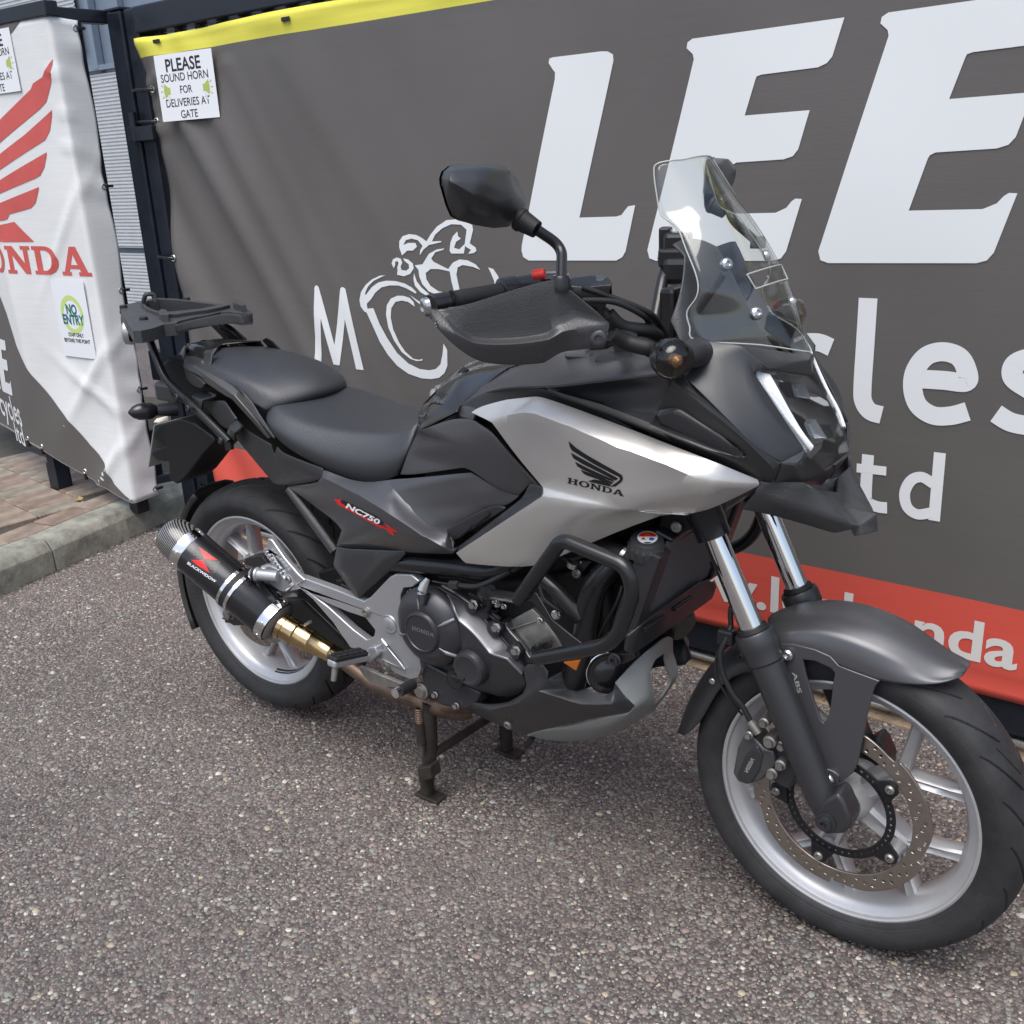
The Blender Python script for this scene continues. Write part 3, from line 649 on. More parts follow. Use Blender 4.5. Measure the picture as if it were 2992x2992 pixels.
def edge_curve():
    pts = [sB('N', a, b) for a, b in ((394, 1462), (345, 1410), (318, 1358), (296, 1330), (268, 1300), (240, 1260), (205, 1215), (150, 1152), (100, 1095), (40, 1010), (0, 920))]
    return pts
ec = edge_curve(); s1 = ec[-1][0]
grey = ec+[(s1+.35, ec[-1][1]+.45), (lenB+lenC-.02, ec[-1][1]+.9), (lenB+lenC-.02, .305)]+[(lenB+.02, .305)]+[(s, side_z(s)+.006) for s in np.linspace(lenB-.02, .01, 8)]
print_on('grey_field', poly([grey]), BS, M['grey_print'], sb, .03, .0014)
c = [sB('l1', a, b) for a, b in ((-300, 240), (0, 155), (195, 118), (185, 135), (160, 170), (112, 235), (-300, 560))]
print_on('grey_field', poly([c]), BS, M['grey_print'], sb, .03, .0014)
wing = [[(387,418),(385,520),(380,590),(365,650),(345,720),(300,770),(0,1030),(-500,1460),(-500,1260),(0,870),(240,630),(255,590),(320,545),(340,500)],
 [(386,775),(382,830),(370,920),(340,985),(290,1020),(0,1215),(-500,1540),(-500,1400),(0,1108),(200,950)],
 [(350,1073),(348,1110),(335,1180),(310,1235),(280,1255),(0,1375),(-500,1600),(-500,1520),(0,1285)],
 [(300,1318),(290,1370),(275,1430),(245,1465),(200,1480),(90,1510),(75,1545),(40,1555),(0,1560),(-500,1700),(-500,1640),(0,1440)],
 [(125,1563),(180,1620),(262,1704),(0,1706),(-400,1708),(-300,1640),(0,1590)]]
for w in wing: print_on('wing_feather', poly([[sB('l1', a, b) for a, b in w]]), BS, M['wing_red'], sb, .03, .0014)
# slab-serif word below the wing
def serif(ch, h=1.0):
    R_ = lambda x0, y0, x1, y1: [(x0, y0), (x1, y0), (x1, y1), (x0, y1)]
    if ch == 'H': return [R_(.0, 0, .38, .13)[0:1]+[(.38, 0), (.38, .13), (.29, .13), (.29, .43), (.61, .43), (.61, .13), (.52, .13), (.52, 0), (.90, 0), (.90, .13), (.81, .13), (.81, .87), (.90, .87), (.90, 1), (.52, 1), (.52, .87), (.61, .87), (.61, .57), (.29, .57), (.29, .87), (.38, .87), (.38, 1), (0, 1), (0, .87), (.09, .87), (.09, .13), (0, .13)]], .98
    if ch == 'O':
        o = [(.46+.46*math.cos(a), .5+.52*math.sin(a)) for a in np.linspace(0, 2*math.pi, 33)[:-1]]; i = [(.46+.24*math.cos(a), .5+.37*math.sin(a)) for a in np.linspace(0, 2*math.pi, 29)[:-1]]; return [o, i], 1.0
    if ch == 'N': return [[(0, 0), (.34, 0), (.34, .13), (.25, .13), (.25, .68), (.66, 0), (.84, 0), (.84, .87), (.93, .87), (.93, 1), (.59, 1), (.59, .87), (.68, .87), (.68, .38), (.29, 1), (0, 1), (0, .87), (.09, .87), (.09, .13), (0, .13)]], 1.0
    if ch == 'D':
        o = [(0, 0), (.42, 0)]+[(.42+.46*math.sin(a), .5-.5*math.cos(a)) for a in np.linspace(.1, math.pi-.1, 16)]+[(.42, 1), (0, 1), (0, .87), (.09, .87), (.09, .13), (0, .13)]
        i = [(.29, .14), (.40, .14)]+[(.40+.27*math.sin(a), .5-.36*math.cos(a)) for a in np.linspace(.1, math.pi-.1, 14)]+[(.40, .86), (.29, .86)]; return [o, i], .96
    if ch == 'A': return [[(-.02, 0), (.30, 0), (.30, .13), (.23, .13), (.27, .24), (.60, .24), (.64, .13), (.56, .13), (.56, 0), (.96, 0), (.96, .13), (.88, .13), (.58, 1), (.36, 1), (.07, .13), (-.02, .13)], [(.315, .37), (.435, .74), (.555, .37)]], .96
def serif_word(word, wd, ht):
    out, x = [], 0
    for ch in word:
        sp, a = serif(ch); out.append([[(x+p[0], p[1]) for p in s] for s in sp]); x += a
    k = wd/(x-.03); return [[[(p[0]*k, p[1]*ht) for p in s] for s in L] for L in out]
tl, br = sB('l1', 470, 1757), sB('r2', 545, 207); bl0 = sB('r2', 60, 200)
hgt = .108; wid = .93
for L in serif_word('HONDA', wid, hgt):
    print_on('emblem_letter', poly([[(.012+wid-p[0], br[1]+p[1]) for p in s] for s in L]), BS, M['wing_red'], sb, .03, .0014)
def text_side(s, size, u, z, wd=None, bold=0, sx=1):
    tm = text(s, size, bold, 1, 'RIGHT'); xs_ = [v.co.x for v in tm.vertices]; k = wd/(max(xs_)-min(xs_)) if wd else sx
    tm.transform(Matrix.Translation((u, z, 0)) @ Matrix.Diagonal((-k, 1, 1, 1))); tm.flip_normals(); return tm
def sC(k, a, b): q = PP(k, a, b, C2, dC); return (lenB+(q-C2).dot(dC), q.z)
a = sC('r2', 95, 885); b = sC('r2', 50, 615); print('LEE side', a, b)
E2_ = [(x_-1.07, z_-1.139) for x_, z_ in Es]; kk = (b[1]-a[1])/.5*1.15
for j in range(3):
    pts = Es if j < 2 else Ls; x1 = 1.07 if j < 2 else .62
    print_on('letter', poly([[(a[0]-(x_-x1)*kk*1.0+j*.42*kk, a[1]+(z_-1.135)*kk) for x_, z_ in pts]]), BS, M['white_print'], sb, .04, .0030)
a = sC('r2', 160, 1085); print_on('lettering', text_side('Motorcycles', .17, a[0], a[1]+.075, .8, .002), BS, M['white_print'], sb, .04, .0030)
a = sC('r2', 172, 1180); print_on('lettering', text_side('ltd', .13, a[0], a[1]+.05, .16, .001), BS, M['white_print'], sb, .04, .0030)
# notices on the side banner
horn_notice(lambda s, z, l=0: BS(.226-(s-(.226-.284))+(.0), z, l) if False else BS(.51-(s-.226), z, l), .226, 1.815, 'white paper notice about the horn, cut by the photo edge, on the side banner')
t = thing('no_entry_notice', BS(.17, .88), 'white sheet with lime ring reading no entry on the side banner', 'notice')
nO = BS(.165, .882, .007); ne = lambda u, z, l=0: nO-dB*u+Vector((0, 0, z))+nB*(.0012*math.cos(u*9+z*5)+l)
V = [(a_, b_) for b_ in np.linspace(-.15, .15, 8) for a_ in np.linspace(-.108, .108, 6)]
me = bpy.data.meshes.new('sheet'); me.from_pydata([ne(a_, b_) for a_, b_ in V], [], [(j*6+i, j*6+i+1, (j+1)*6+i+1, (j+1)*6+i) for j in range(7) for i in range(5)])
solid(link('paper_sheet', me, t, M['paper']), .0008)
ring = [(.074*math.cos(a_), .018+.074*math.sin(a_)) for a_ in np.linspace(0, 2*math.pi, 41)[:-1]]; hol = [(.056*math.cos(a_), .018+.056*math.sin(a_)) for a_ in np.linspace(0, 2*math.pi, 37)[:-1]]
print_on('ring', poly([ring, hol]), ne, M['lime_ink'], t, .06, .0006)
print_on('slash', poly([ribbon([(-.042, .062), (.044, -.028)], .017, 0)]), ne, M['lime_ink'], t, .06, .0005)
for s, sz, z, bd, mm in (('NO', .052, .036, .0018, 'teal_ink'), ('ENTRY', .052, -.004, .0018, 'teal_ink'), ('STAFF ONLY', .021, -.062, .0004, 'ink'), ('BEYOND THIS POINT', .021, -.085, .0004, 'ink')):
    tm = text(s, sz, bd, .86); tm.transform(Matrix.Translation((0, z, 0))); print_on('printed_line', tm, ne, M[mm], t, .06, .0009)

# fence frame behind the side banner
fe = thing('side_fence', (C1.x, C1.y, .105), 'navy steel fence carrying the white banner beside the gate', 'fence')
def seg(name, a, b, w, h, z, m=M['navy_paint'], par=None, bv=.004):
    d = (b-a); ang = math.atan2(d.y, d.x); c = (a+b)/2
    return box(name, (c.x, c.y, z), (d.length, w, h), m, par or fe, ang, bv)
iB, iA, iC = -nB*.034, -nA*.03, -nC*.034
for q in (C1+iB+iA, C2+iB): box('post', (q.x+.0, q.y, 1.02), (.055, .055, 1.85), M['navy_paint'], fe)
q = C2+iB*1.2+Vector((-.01, 0, 0)); box('post_foot', (q.x, q.y, .17), (.068, .068, .13), M['navy_paint'], fe)
seg('top_rail', C1+iB+nB*.03-dB*.02, C2+iB+nB*.03, .05, .05, 1.958); seg('top_rail', C2+iC, CC+iC, .05, .05, 1.958)
seg('top_rail', C1+iA+dA*.03, CA+dA*.13+iA, .05, .045, 1.945)
seg('bottom_rail', C1+iB, C2+iB, .04, .04, .42); seg('bottom_rail', CA+iA-dA*.05, Vector((-1.57, .80, 0)), .035, .035, .215)
e_ = CA+dA*.006+iA*.3; box('end_bar', (e_.x, e_.y, 1.07), (.022, .016, 1.72), M['navy_paint'], fe)
e_ = CA+dA*.035+iA; box('end_bar', (e_.x, e_.y, .32), (.035, .03, .20), M['navy_paint'], fe)
for z in (1.90, 1.365, .985, .60, .185):
    c_ = BS(-lenA+.012, z, .001); eyelet(sb, c_, nA, .010)
    box('cable_tie', tuple(c_+dA*.018+nA*.004), (.008, .030, .010), M['black_tie'], sb, math.atan2(nA.y, nA.x), .001)
for s in (.30, .60, .8): c_ = BS(s, side_z(s)+.02, .001); eyelet(sb, c_, nB if s < lenB else nC, .010); box('cable_tie', (c_.x, c_.y+.0, c_.z-.022), (.014, .012, .028), M['black_tie'], sb, 0, .002)

# ------------------------------------------------------------------ unit behind: ribbed cladding above a grey-blue band
bd = thing('clad_building', (-9, 5.2, 0), 'pale ribbed metal clad building glimpsed behind the fence', 'building')
M['clad'] = mat('cladding', (.60, .62, .64), .45, .3, var=.06); M['clad_blue'] = mat('cladding_blue', (.20, .25, .32), .45, .2, var=.06)
def ribbed(name, x0, x1, z0, z1, pitch, y, m):
    n = int((z1-z0)/pitch); V, Fc = [], []
    for i in range(n):
        z = z0+i*pitch
        for dz, dy in ((0, 0), (.45*pitch, 0), (.55*pitch, -.010), (.95*pitch, -.010)): V += [(x0, y+dy, z+dz), (x1, y+dy, z+dz)]
    for i in range(len(V)//2-1): Fc.append((2*i, 2*i+1, 2*i+3, 2*i+2))
    return mesh(name, V, Fc, m, bd, 0)
box('wall', (-9, 5.45, 1.9), (9, .4, 4.2), M['clad_blue'], bd, 0, 0)
ribbed('ribbed_panel', -8.62, -7.2, .64, 2.42, .036, 5.2, M['clad']); ribbed('ribbed_panel', -9.6, -7.2, -.1, .60, .036, 5.2, M['clad'])
ribbed('ribbed_panel', -13.4, -8.55, 2.62, 4.0, .036, 5.2, M['clad']); ribbed('ribbed_panel', -13.4, -9.7, -.1, 2.42, .036, 5.2, M['clad'])
box('flashing', (-8.5, 5.19, 2.46), (2.6, .05, .05), M['clad_blue'], bd); box('mullion', (-8.30, 5.2, 3.0), (.07, .08, 1.1), M['clad_blue'], bd); box('mullion', (-7.8, 5.2, 3.0), (.04, .06, 1.1), M['clad_blue'], bd)
# ------------------------------------------------------------------ motorcycle: materials
M['matte'] = mat('matte_plastic', (.024, .025, .028), .38, bump=.08, bscale=900, rvar=.05, vscale=6, spec=.8)
M['matte2'] = mat('matte_plastic_worn', (.034, .035, .038), .44, spec=.8, bump=.35, bscale=380, rvar=.10, vscale=9)
M['graphite'] = mat('graphite_paint', (.105, .105, .112), .36, .6, rvar=.04)
M['gloss'] = mat('gloss_dark_paint', (.022, .021, .021), .16, .2, coat=.6)
M['silver'] = mat('silver_paint', (.60, .585, .56), .36, .65, bump=.03, bscale=2500)
M['seat_vinyl'] = mat('seat_vinyl', (.026, .028, .033), .42, spec=.9, bump=.5, bscale=520)
M['rubber'] = mat('tyre_rubber', (.024, .024, .0255), .66, bump=.15, bscale=260, var=.4, vscale=15)
M['soft_rubber'] = mat('soft_rubber', (.012, .012, .013), .6, bump=.2, bscale=400)
M['wheel_silver'] = mat('wheel_silver', (.54, .54, .55), .42, .6, var=.06, vscale=20)
M['cast_silver'] = mat('cast_silver', (.46, .47, .49), .36, .7, bump=.05, bscale=1200)
M['raw_alloy'] = mat('raw_alloy', (.30, .29, .27), .42, .8, var=.25, vscale=25)
M['engine_dark'] = mat('engine_dark', (.060, .060, .066), .38, .6, bump=.06, bscale=1500)
M['engine_grey'] = mat('engine_grey', (.27, .27, .29), .38, .7, bump=.06, bscale=1500)
M['frame_black'] = mat('frame_black', (.012, .012, .0135), .30, coat=.2, rvar=.06, vscale=12)
M['deep_black'] = mat('deep_black', (.006, .006, .007), .6)
M['caliper_grey'] = mat('caliper_grey', (.10, .10, .105), .42, .6)
M['chrome'] = mat('chrome', (.78, .78, .78), .07, 1)
M['bright_bolt'] = mat('bright_bolt', (.62, .62, .61), .22, 1)
M['steel_disc'] = mat('brake_steel', (.34, .305, .265), .30, .9, var=.12, vscale=40)
M['titanium'] = mat('titanium_gold', (.50, .36, .19), .17, 1, var=.22, vscale=14, rvar=.06)
M['rust_pipe'] = mat('rusty_pipe', (.15, .105, .08), .50, .8, var=.45, vscale=22, rvar=.15)
M['stand_steel'] = mat('stand_steel', (.040, .034, .029), .6, .4, var=.5, vscale=24, bump=.4, bscale=200)
M['can_black'] = mat('silencer_black', (.013, .013, .015), .26, coat=.3, rvar=.03)
M['grey_nose'] = mat('grey_plastic', (.30, .315, .305), .5, bump=.1, bscale=900)
M['amber'] = mat('amber_reflector', (.55, .14, .012), .25, coat=.5)
M['red_plastic'] = mat('red_plastic', (.60, .035, .03), .35)
M['decal_black'] = mat('decal_black', (.010, .010, .012), .35)
M['decal_red'] = mat('decal_red', (.62, .018, .015), .3); M['decal_white'] = mat('decal_white', (.80, .80, .80), .35)
M['decal_grey'] = mat('decal_grey', (.30, .30, .30), .4)
def carbon():
    m = mat('carbon_weave', (.02, .02, .021), .22, coat=.6); L = m.node_tree.links; b = m.node_tree.nodes['Principled BSDF']
    tc = node(m, 'TexCoord'); w = node(m, 'TexWave'); w.bands_direction = 'DIAGONAL'; w.inputs['Scale'].default_value = 75; w.inputs['Distortion'].default_value = .3
    L.new(tc.outputs['Object'], w.inputs[0]); cr = node(m, 'ValToRGB'); cr.color_ramp.elements[0].position = .42; cr.color_ramp.elements[0].color = (.008, .008, .009, 1); cr.color_ramp.elements[1].position = .58; cr.color_ramp.elements[1].color = (.17, .165, .16, 1)
    L.new(w.outputs[1], cr.inputs[0]); L.new(cr.outputs[0], b.inputs['Base Color']); return m
M['carbon'] = carbon()
def clear(name, col, rough=.045, tint=.0):
    m = bpy.data.materials.new(name); m.use_nodes = True; t = m.node_tree; L = t.links; t.nodes.remove(t.nodes['Principled BSDF'])
    tr = node(m, 'BsdfTransparent'); tr.inputs[0].default_value = (*col, 1); gl = node(m, 'BsdfGlossy'); gl.inputs['Roughness'].default_value = rough
    lw = node(m, 'LayerWeight'); pw = node(m, 'Math'); pw.operation = 'POWER'; pw.inputs[1].default_value = 4.2; L.new(lw.outputs['Facing'], pw.inputs[0])
    fr = node(m, 'Math'); fr.operation = 'MULTIPLY_ADD'; fr.inputs[1].default_value = .48; fr.inputs[2].default_value = .06; L.new(pw.outputs[0], fr.inputs[0]); mx = node(m, 'MixShader'); L.new(fr.outputs[0], mx.inputs[0]); L.new(tr.outputs[0], mx.inputs[1]); L.new(gl.outputs[0], mx.inputs[2])
    L.new(mx.outputs[0], t.nodes['Material Output'].inputs[0]); return m
M['screen'] = clear('clear_screen', (.93, .94, .93)); M['lens'] = clear('clear_lens', (.92, .93, .94)); M['smoke_lens'] = clear('smoke_lens', (.80, .76, .68))
M['screen_edge'] = mat('screen_edge', (.42, .44, .42), .2)

bike = thing('motorcycle', (.75, 0, 0), 'silver and graphite adventure motorcycle parked on its centre stand in front of the gate', 'motorcycle')
MX = Vector

def seat_loft(name, st, m, par, lvl=3, caps=True, crs=.35):
    """st: list of stations, each the near-side half section from edge to middle; mirrored about the bike's centre plane"""
    secs = []
    for s in st:
        h = [Vector(p) for p in s]; secs.append(h+[Vector((p.x, -p.y, p.z)) for p in h[::-1] if abs(p.y) > 1e-5])
    o = loft(name, secs, m, par, caps=caps, sm=180)
    k = len(secs[0]); ca_ = o.data.attributes.new('crease_edge', 'FLOAT', 'EDGE')
    for e in o.data.edges:
        if {v % k for v in e.vertices} in ({2}, {k-3}): ca_.data[e.index].value = crs
    if lvl: sub(o, lvl)
    return o
def decal(name, me, k, target, m, par, lift=.0007):
    """me lies in the crop's pixel plane (y up is -py); laid on the target surface"""
    if isinstance(target, BVHTree): bv_ = target
    else: bv_ = bvh_of(target if isinstance(target, list) else [target])
    bad = []
    for v in me.vertices:
        d = ray(k, v.co.x, -v.co.y).normalized(); h = bv_.ray_cast(CAM, d)
        if h[0] is None: bad.append(v.index); h = (CAM+d*2.2,)
        v.co = h[0]-d*(lift+v.co.z*0)
    if bad:
        bm = bmesh.new(); bm.from_mesh(me); bm.verts.ensure_lookup_table(); bmesh.ops.delete(bm, geom=[bm.verts[i] for i in bad], context='VERTS'); bm.to_mesh(me); bm.free()
    me.update(); return link(name, me, par, m)
def px_poly(outs, step=12):
    return grid_cut(poly([[(a, -b) for a, b in o] for o in outs]), step)
def px_map(me, o, ux, vy, step=12):
    """unit-plane mesh -> crop pixels: o + x*ux + y*vy"""
    for v in me.vertices:
        x_, y_ = v.co.x, v.co.y; v.co = (o[0]+x_*ux[0]+y_*vy[0], -(o[1]+x_*ux[1]+y_*vy[1]), 0)
    return grid_cut(me, step)

# ------------------------------------------------------------------ wheels
def tyre_mesh(name, ctl, groove, m, par, c, Rm, nt=1800, n=14):
    pr = catmull([(a, b, 0) for a, b in ctl], n); npf = len(pr); th = np.arange(nt)*2*np.pi/nt
    yy = np.array([p.x for p in pr]); rr = np.array([p.y for p in pr]); s = np.arange(npf)
    T, Yg = np.meshgrid(th, yy, indexing='ij'); Rr = np.repeat(rr[None], nt, 0)
    Rr = Rr-groove(T, Yg, Rr)
    V = np.stack([Rr*np.cos(T), Yg, Rr*np.sin(T)], -1).reshape(-1, 3)
    i = np.arange(nt)[:, None]; j = np.arange(npf-1)[None]; a = i*npf+j; b = ((i+1) % nt)*npf+j
    Q = np.stack([a, b, b+1, a+1], -1).reshape(-1, 4)
    me = bpy.data.meshes.new(name); me.vertices.add(len(V)); me.vertices.foreach_set('co', V.ravel()); me.loops.add(Q.size); me.loops.foreach_set('vertex_index', Q.ravel().astype(np.int32))
    me.polygons.add(len(Q)); me.polygons.foreach_set('loop_start', (np.arange(len(Q))*4).astype(np.int32)); me.update(calc_edges=True); me.flip_normals()
    me.transform(Matrix.Translation(c) @ Rm); smooth(me, 40); return link(name, me, par, m)
def slits(cnt, y0, y1, slope, w, depth, phase=0, curve=0, rlim=.268):
    def f(T, Yg, Rr):
        out = np.zeros_like(T)
        for sg in (-1, 1):
            y = Yg*sg; t = (y-y0)/(y1-y0); c = phase+(.5*2*np.pi/cnt if sg > 0 else 0)+slope*t+curve*t*t
            d = (T-c)*cnt/(2*np.pi); d = abs(d-np.round(d))*2*np.pi/cnt*Rr
            ins = np.clip(t*5, 0, 1)*np.clip((1-t)*5, 0, 1)
            wid_ = w*(.35+.65*np.minimum(ins*1.4, 1)); out = np.maximum(out, depth*np.clip((wid_*.5-d)/.0011+.5, 0, 1)*(ins > .02)*(Rr > rlim))
        return out
    return f
def side_rings(T, Yg, Rr):
    o = np.zeros_like(T)
    for r0, w, d in ((.242, .0016, -.0012), (.2475, .0010, -.0008), (.268, .0012, -.0008), (.2625, .0008, -.0006)): o += d*np.exp(-((Rr-r0)/w)**2)
    o -= .0011*(np.abs(Rr-.2555) < .0045)*(np.sin(T*41)*np.sin(T*97+1)*np.sin(T*7) > .16)          # moulded marks on the sidewall
    o -= .0012*(np.abs(Rr-.2640) < .007)*(np.cos(T*24) > .9975)
    return o
def make_wheel(name, c, rz, rim_w, tyre_ctl, groove, arm0, brk_y, split, hub_w, label):
    Rm = Matrix.Rotation(rz, 4, 'Z'); c = Vector(c); ax = Rm @ Vector((0, 1, 0)); up = (0, 0, 1)
    bm = bmesh.new(); w = rim_w
    pr = [(-w, .2330), (-w-.0012, .2295), (-w+.0005, .2262), (-w+.0055, .2245), (-w+.009, .2195), (-w+.013, .2120), (-w+.022, .2065), (-w*.3, .2005), (0, .1985)]
    pr = pr+[(-a, b) for a, b in pr[:-1][::-1]]; pr += [(w-.004, .2315), (0, .2075), (-w+.004, .2315)]; pr.append(pr[0])
    add_lathe(bm, c, ax, pr, 120, up, False)
    # hub
    add_lathe(bm, c, ax, [(-hub_w, .026), (-hub_w, .036), (-hub_w*.72, .043), (-.02, .047), (.02, .047), (hub_w*.72, .043), (hub_w, .036), (hub_w, .026)], 40, up, True)
    def bar(a0, r0_, a1, r1_, w0, w1, t0, t1, grv=.0):
        p0 = Vector((math.cos(a0)*r0_, 0, math.sin(a0)*r0_)); p1 = Vector((math.cos(a1)*r1_, 0, math.sin(a1)*r1_)); d = (p1-p0).normalized(); q = Vector((-d.z, 0, d.x))
        rows = []
        for k in range(5):
            t = k/4; p = p0.lerp(p1, t); flare = 1+.5*max(0, (t-.75)*4)**2*(.5)
            ww = (w0+(w1-w0)*t)*flare; tt = t0+(t1-t0)*t; g = grv*math.sin(math.pi*min(1, t*1.1))
            sec = [(-ww, 0), (-ww*.86, -tt*.75), (-ww*.55, -tt), (0, -tt+g), (ww*.55, -tt), (ww*.86, -tt*.75), (ww, 0), (ww*.86, tt*.75), (ww*.55, tt), (0, tt-g), (-ww*.55, tt), (-ww*.86, tt*.75)]
            rows.append([bm.verts.new(c+(Rm @ (p+q*a+Vector((0, b, 0))))) for a, b in sec])
        for A_, B_ in zip(rows, rows[1:]):
            for i in range(12): bm.faces.new((A_[i], A_[(i+1) % 12], B_[(i+1) % 12], B_[i]))
        bm.faces.new(rows[0]); bm.faces.new(rows[-1][::-1])
    for k in range(5):
        a = arm0-k*2*math.pi/5
        bar(a, .040, a, .126, .024, .019, .030, .022, .007)
        for sg in (-1, 1): bar(a+sg*R(2), .112, a+sg*split, .2035, .0125, .0115, .020, .017, .008)
        if brk_y is not None:
            q = c+Rm @ Vector((math.cos(a+R(2))*.113, -.03, math.sin(a+R(2))*.113)); add_lathe(bm, q, -ax, [(0, .015), (.028, .011)], 14)
    rim = from_bm(name, bm, M['wheel_silver'], bike, 35); rim['label'] = label
    tyre_mesh('tyre', tyre_ctl, lambda T, Yg, Rr: groove(T, Yg, Rr)+side_rings(T, Yg, Rr), M['rubber'], rim, c, Rm)
    return rim, c, Rm, ax
gfa, gfb = slits(22, .013, .056, .20, .0062, .0055, .1, .10, .262), slits(11, .004, .030, .16, .0055, .0045, .1+.36, .05, .27)
gra, grb = slits(21, .018, .075, .17, .0085, .006, .05, .12, .268), slits(21, .006, .040, .14, .007, .005, .05+.17, .06, .27)
FC = (1.535, 0, .300); RC = (0, 0, .340); ST = -R(2.2)
front, fc, fR, fax = make_wheel('front_wheel', FC, ST, .0485, [(-.0465, .2315), (-.054, .239), (-.0595, .255), (-.0590, .270), (-.0515, .284), (-.036, .2935), (-.018, .2985), (0, .300), (.018, .2985), (.036, .2935), (.0515, .284), (.0590, .270), (.0595, .255), (.054, .239), (.0465, .2315)], lambda *a: np.maximum(gfa(*a), gfb(*a)), R(38.5), .065, R(19.5), .052, 'silver cast front wheel with brake disc')
rear, rc, rR, rax = make_wheel('rear_wheel', RC, 0, .0625, [(-.0605, .2315), (-.069, .240), (-.0785, .258), (-.0795, .272), (-.073, .288), (-.054, .303), (-.028, .3095), (0, .312), (.028, .3095), (.054, .303), (.073, .288), (.0795, .272), (.0785, .258), (.069, .240), (.0605, .2315)], lambda *a: np.maximum(gra(*a), grb(*a)), R(123), None, R(16), .06, 'silver cast rear wheel with dark sticker on its rim')
def disc(par, c, Rm, y, ro, ri, lobes, rings, th=.0045, m='steel_disc', name='brake_disc', ph=0):
    """drilled plate on a polar grid; cells inside a hole are left out"""
    nr = max(6, int((ro-ri)/.0014)); na = int(2*math.pi*(ro+ri)/2/.0015); keep = set()
    holes = []
    for rr_, cnt, hr, phs in rings:
        for k in range(cnt):
            a = 2*math.pi*k/cnt+phs; holes.append((rr_*math.cos(a), rr_*math.sin(a), hr))
    H = np.array(holes); V = np.zeros((na, nr+1, 3)); A_ = np.arange(na)*2*np.pi/na
    f = (lobes*(A_-ph)/(2*np.pi)) % 1 if lobes else np.full(na, .9)
    dd = np.where(f < .10, -.0075, np.where(f < .32, -.0075*(1-(f-.10)/.22), 0)) if lobes else np.zeros(na)
    for j in range(nr+1):
        r_ = ri+(ro+dd-ri)*j/nr; V[:, j, 0] = r_*np.cos(A_); V[:, j, 2] = r_*np.sin(A_)
    cx = (V[:, :-1]+V[:, 1:]+np.roll(V, -1, 0)[:, :-1]+np.roll(V, -1, 0)[:, 1:])/4
    ok = np.ones((na, nr), bool)
    for hx, hz, hr in H: ok &= (cx[..., 0]-hx)**2+(cx[..., 2]-hz)**2 > hr*hr
    ii, jj = np.nonzero(ok); a = ii*(nr+1)+jj; b = ((ii+1) % na)*(nr+1)+jj
    me = bpy.data.meshes.new(name); me.from_pydata(V.reshape(-1, 3).tolist(), [], np.stack([a, a+1, b+1, b], -1).tolist()); me.validate()
    me.transform(Matrix.Translation(Vector(c)) @ Rm @ Matrix.Translation((0, y, 0))); smooth(me, 30)
    o = link(name, me, par, M[m]); solid(o, th, 0); return o
disc(front, fc, fR, -.064, .1605, .1285, 5, [(.1365, 25, .0030, 0), (.1445, 25, .0030, .09), (.1505, 25, .0030, .18)], ph=R(-20))
disc(front, fc, fR, -.0615, .099, .0835, 0, [(.0912, 48, .0026, 0)], .003, 'deep_black', 'sensor_ring')
for k in range(5):
    a = R(40)-k*R(72); q = fc+fR @ Vector((math.cos(a)*.1135, -.066, math.sin(a)*.1135)); e_ = fR @ Vector((math.cos(a), 0, math.sin(a))); tn = fR @ Vector((-math.sin(a), 0, math.cos(a)))
    bm = bmesh.new(); w0 = [q-e_*.020+tn*.022, q-e_*.020-tn*.022, q+e_*.008-tn*.012, q+e_*.013, q+e_*.008+tn*.012]
    a0 = [bm.verts.new(p+fax*.003) for p in w0]; b0 = [bm.verts.new(p-fax*.003) for p in w0]
    bm.faces.new(a0); bm.faces.new(b0[::-1])
    for i in range(5): bm.faces.new((a0[i], b0[i], b0[(i+1) % 5], a0[(i+1) % 5]))
    bev(from_bm('disc_carrier', bm, M['deep_black'], front, 0), .001)
    bolt('disc_bolt', q-fax*.003, -fax, .0082, M['raw_alloy'], front, .006)
lathe('hub_spacer', fc-fax*.051, -fax, [(0, .034), (.012, .032), (.016, .024), (.030, .022)], M['engine_dark'], front, 28)
disc(rear, rc, rR, -.070, .120, .085, 5, [(.094, 20, .0032, 0), (.103, 20, .0032, .12), (.111, 20, .0032, .2)], name='brake_disc')
# sticker on the rear rim
st_ = []
bm = bmesh.new(); rows = []
for i in range(13):
    a = R(-88)+R(36)*i/12; rows.append([bm.verts.new(rc+Vector((math.cos(a)*r_, y_, math.sin(a)*r_))) for r_, y_ in ((.2090, -.0460), (.2035, -.033))])
for A_, B_ in zip(rows, rows[1:]): bm.faces.new((A_[0], A_[1], B_[1], B_[0]))
from_bm('rim_sticker', bm, M['decal_black'], rear, 0)

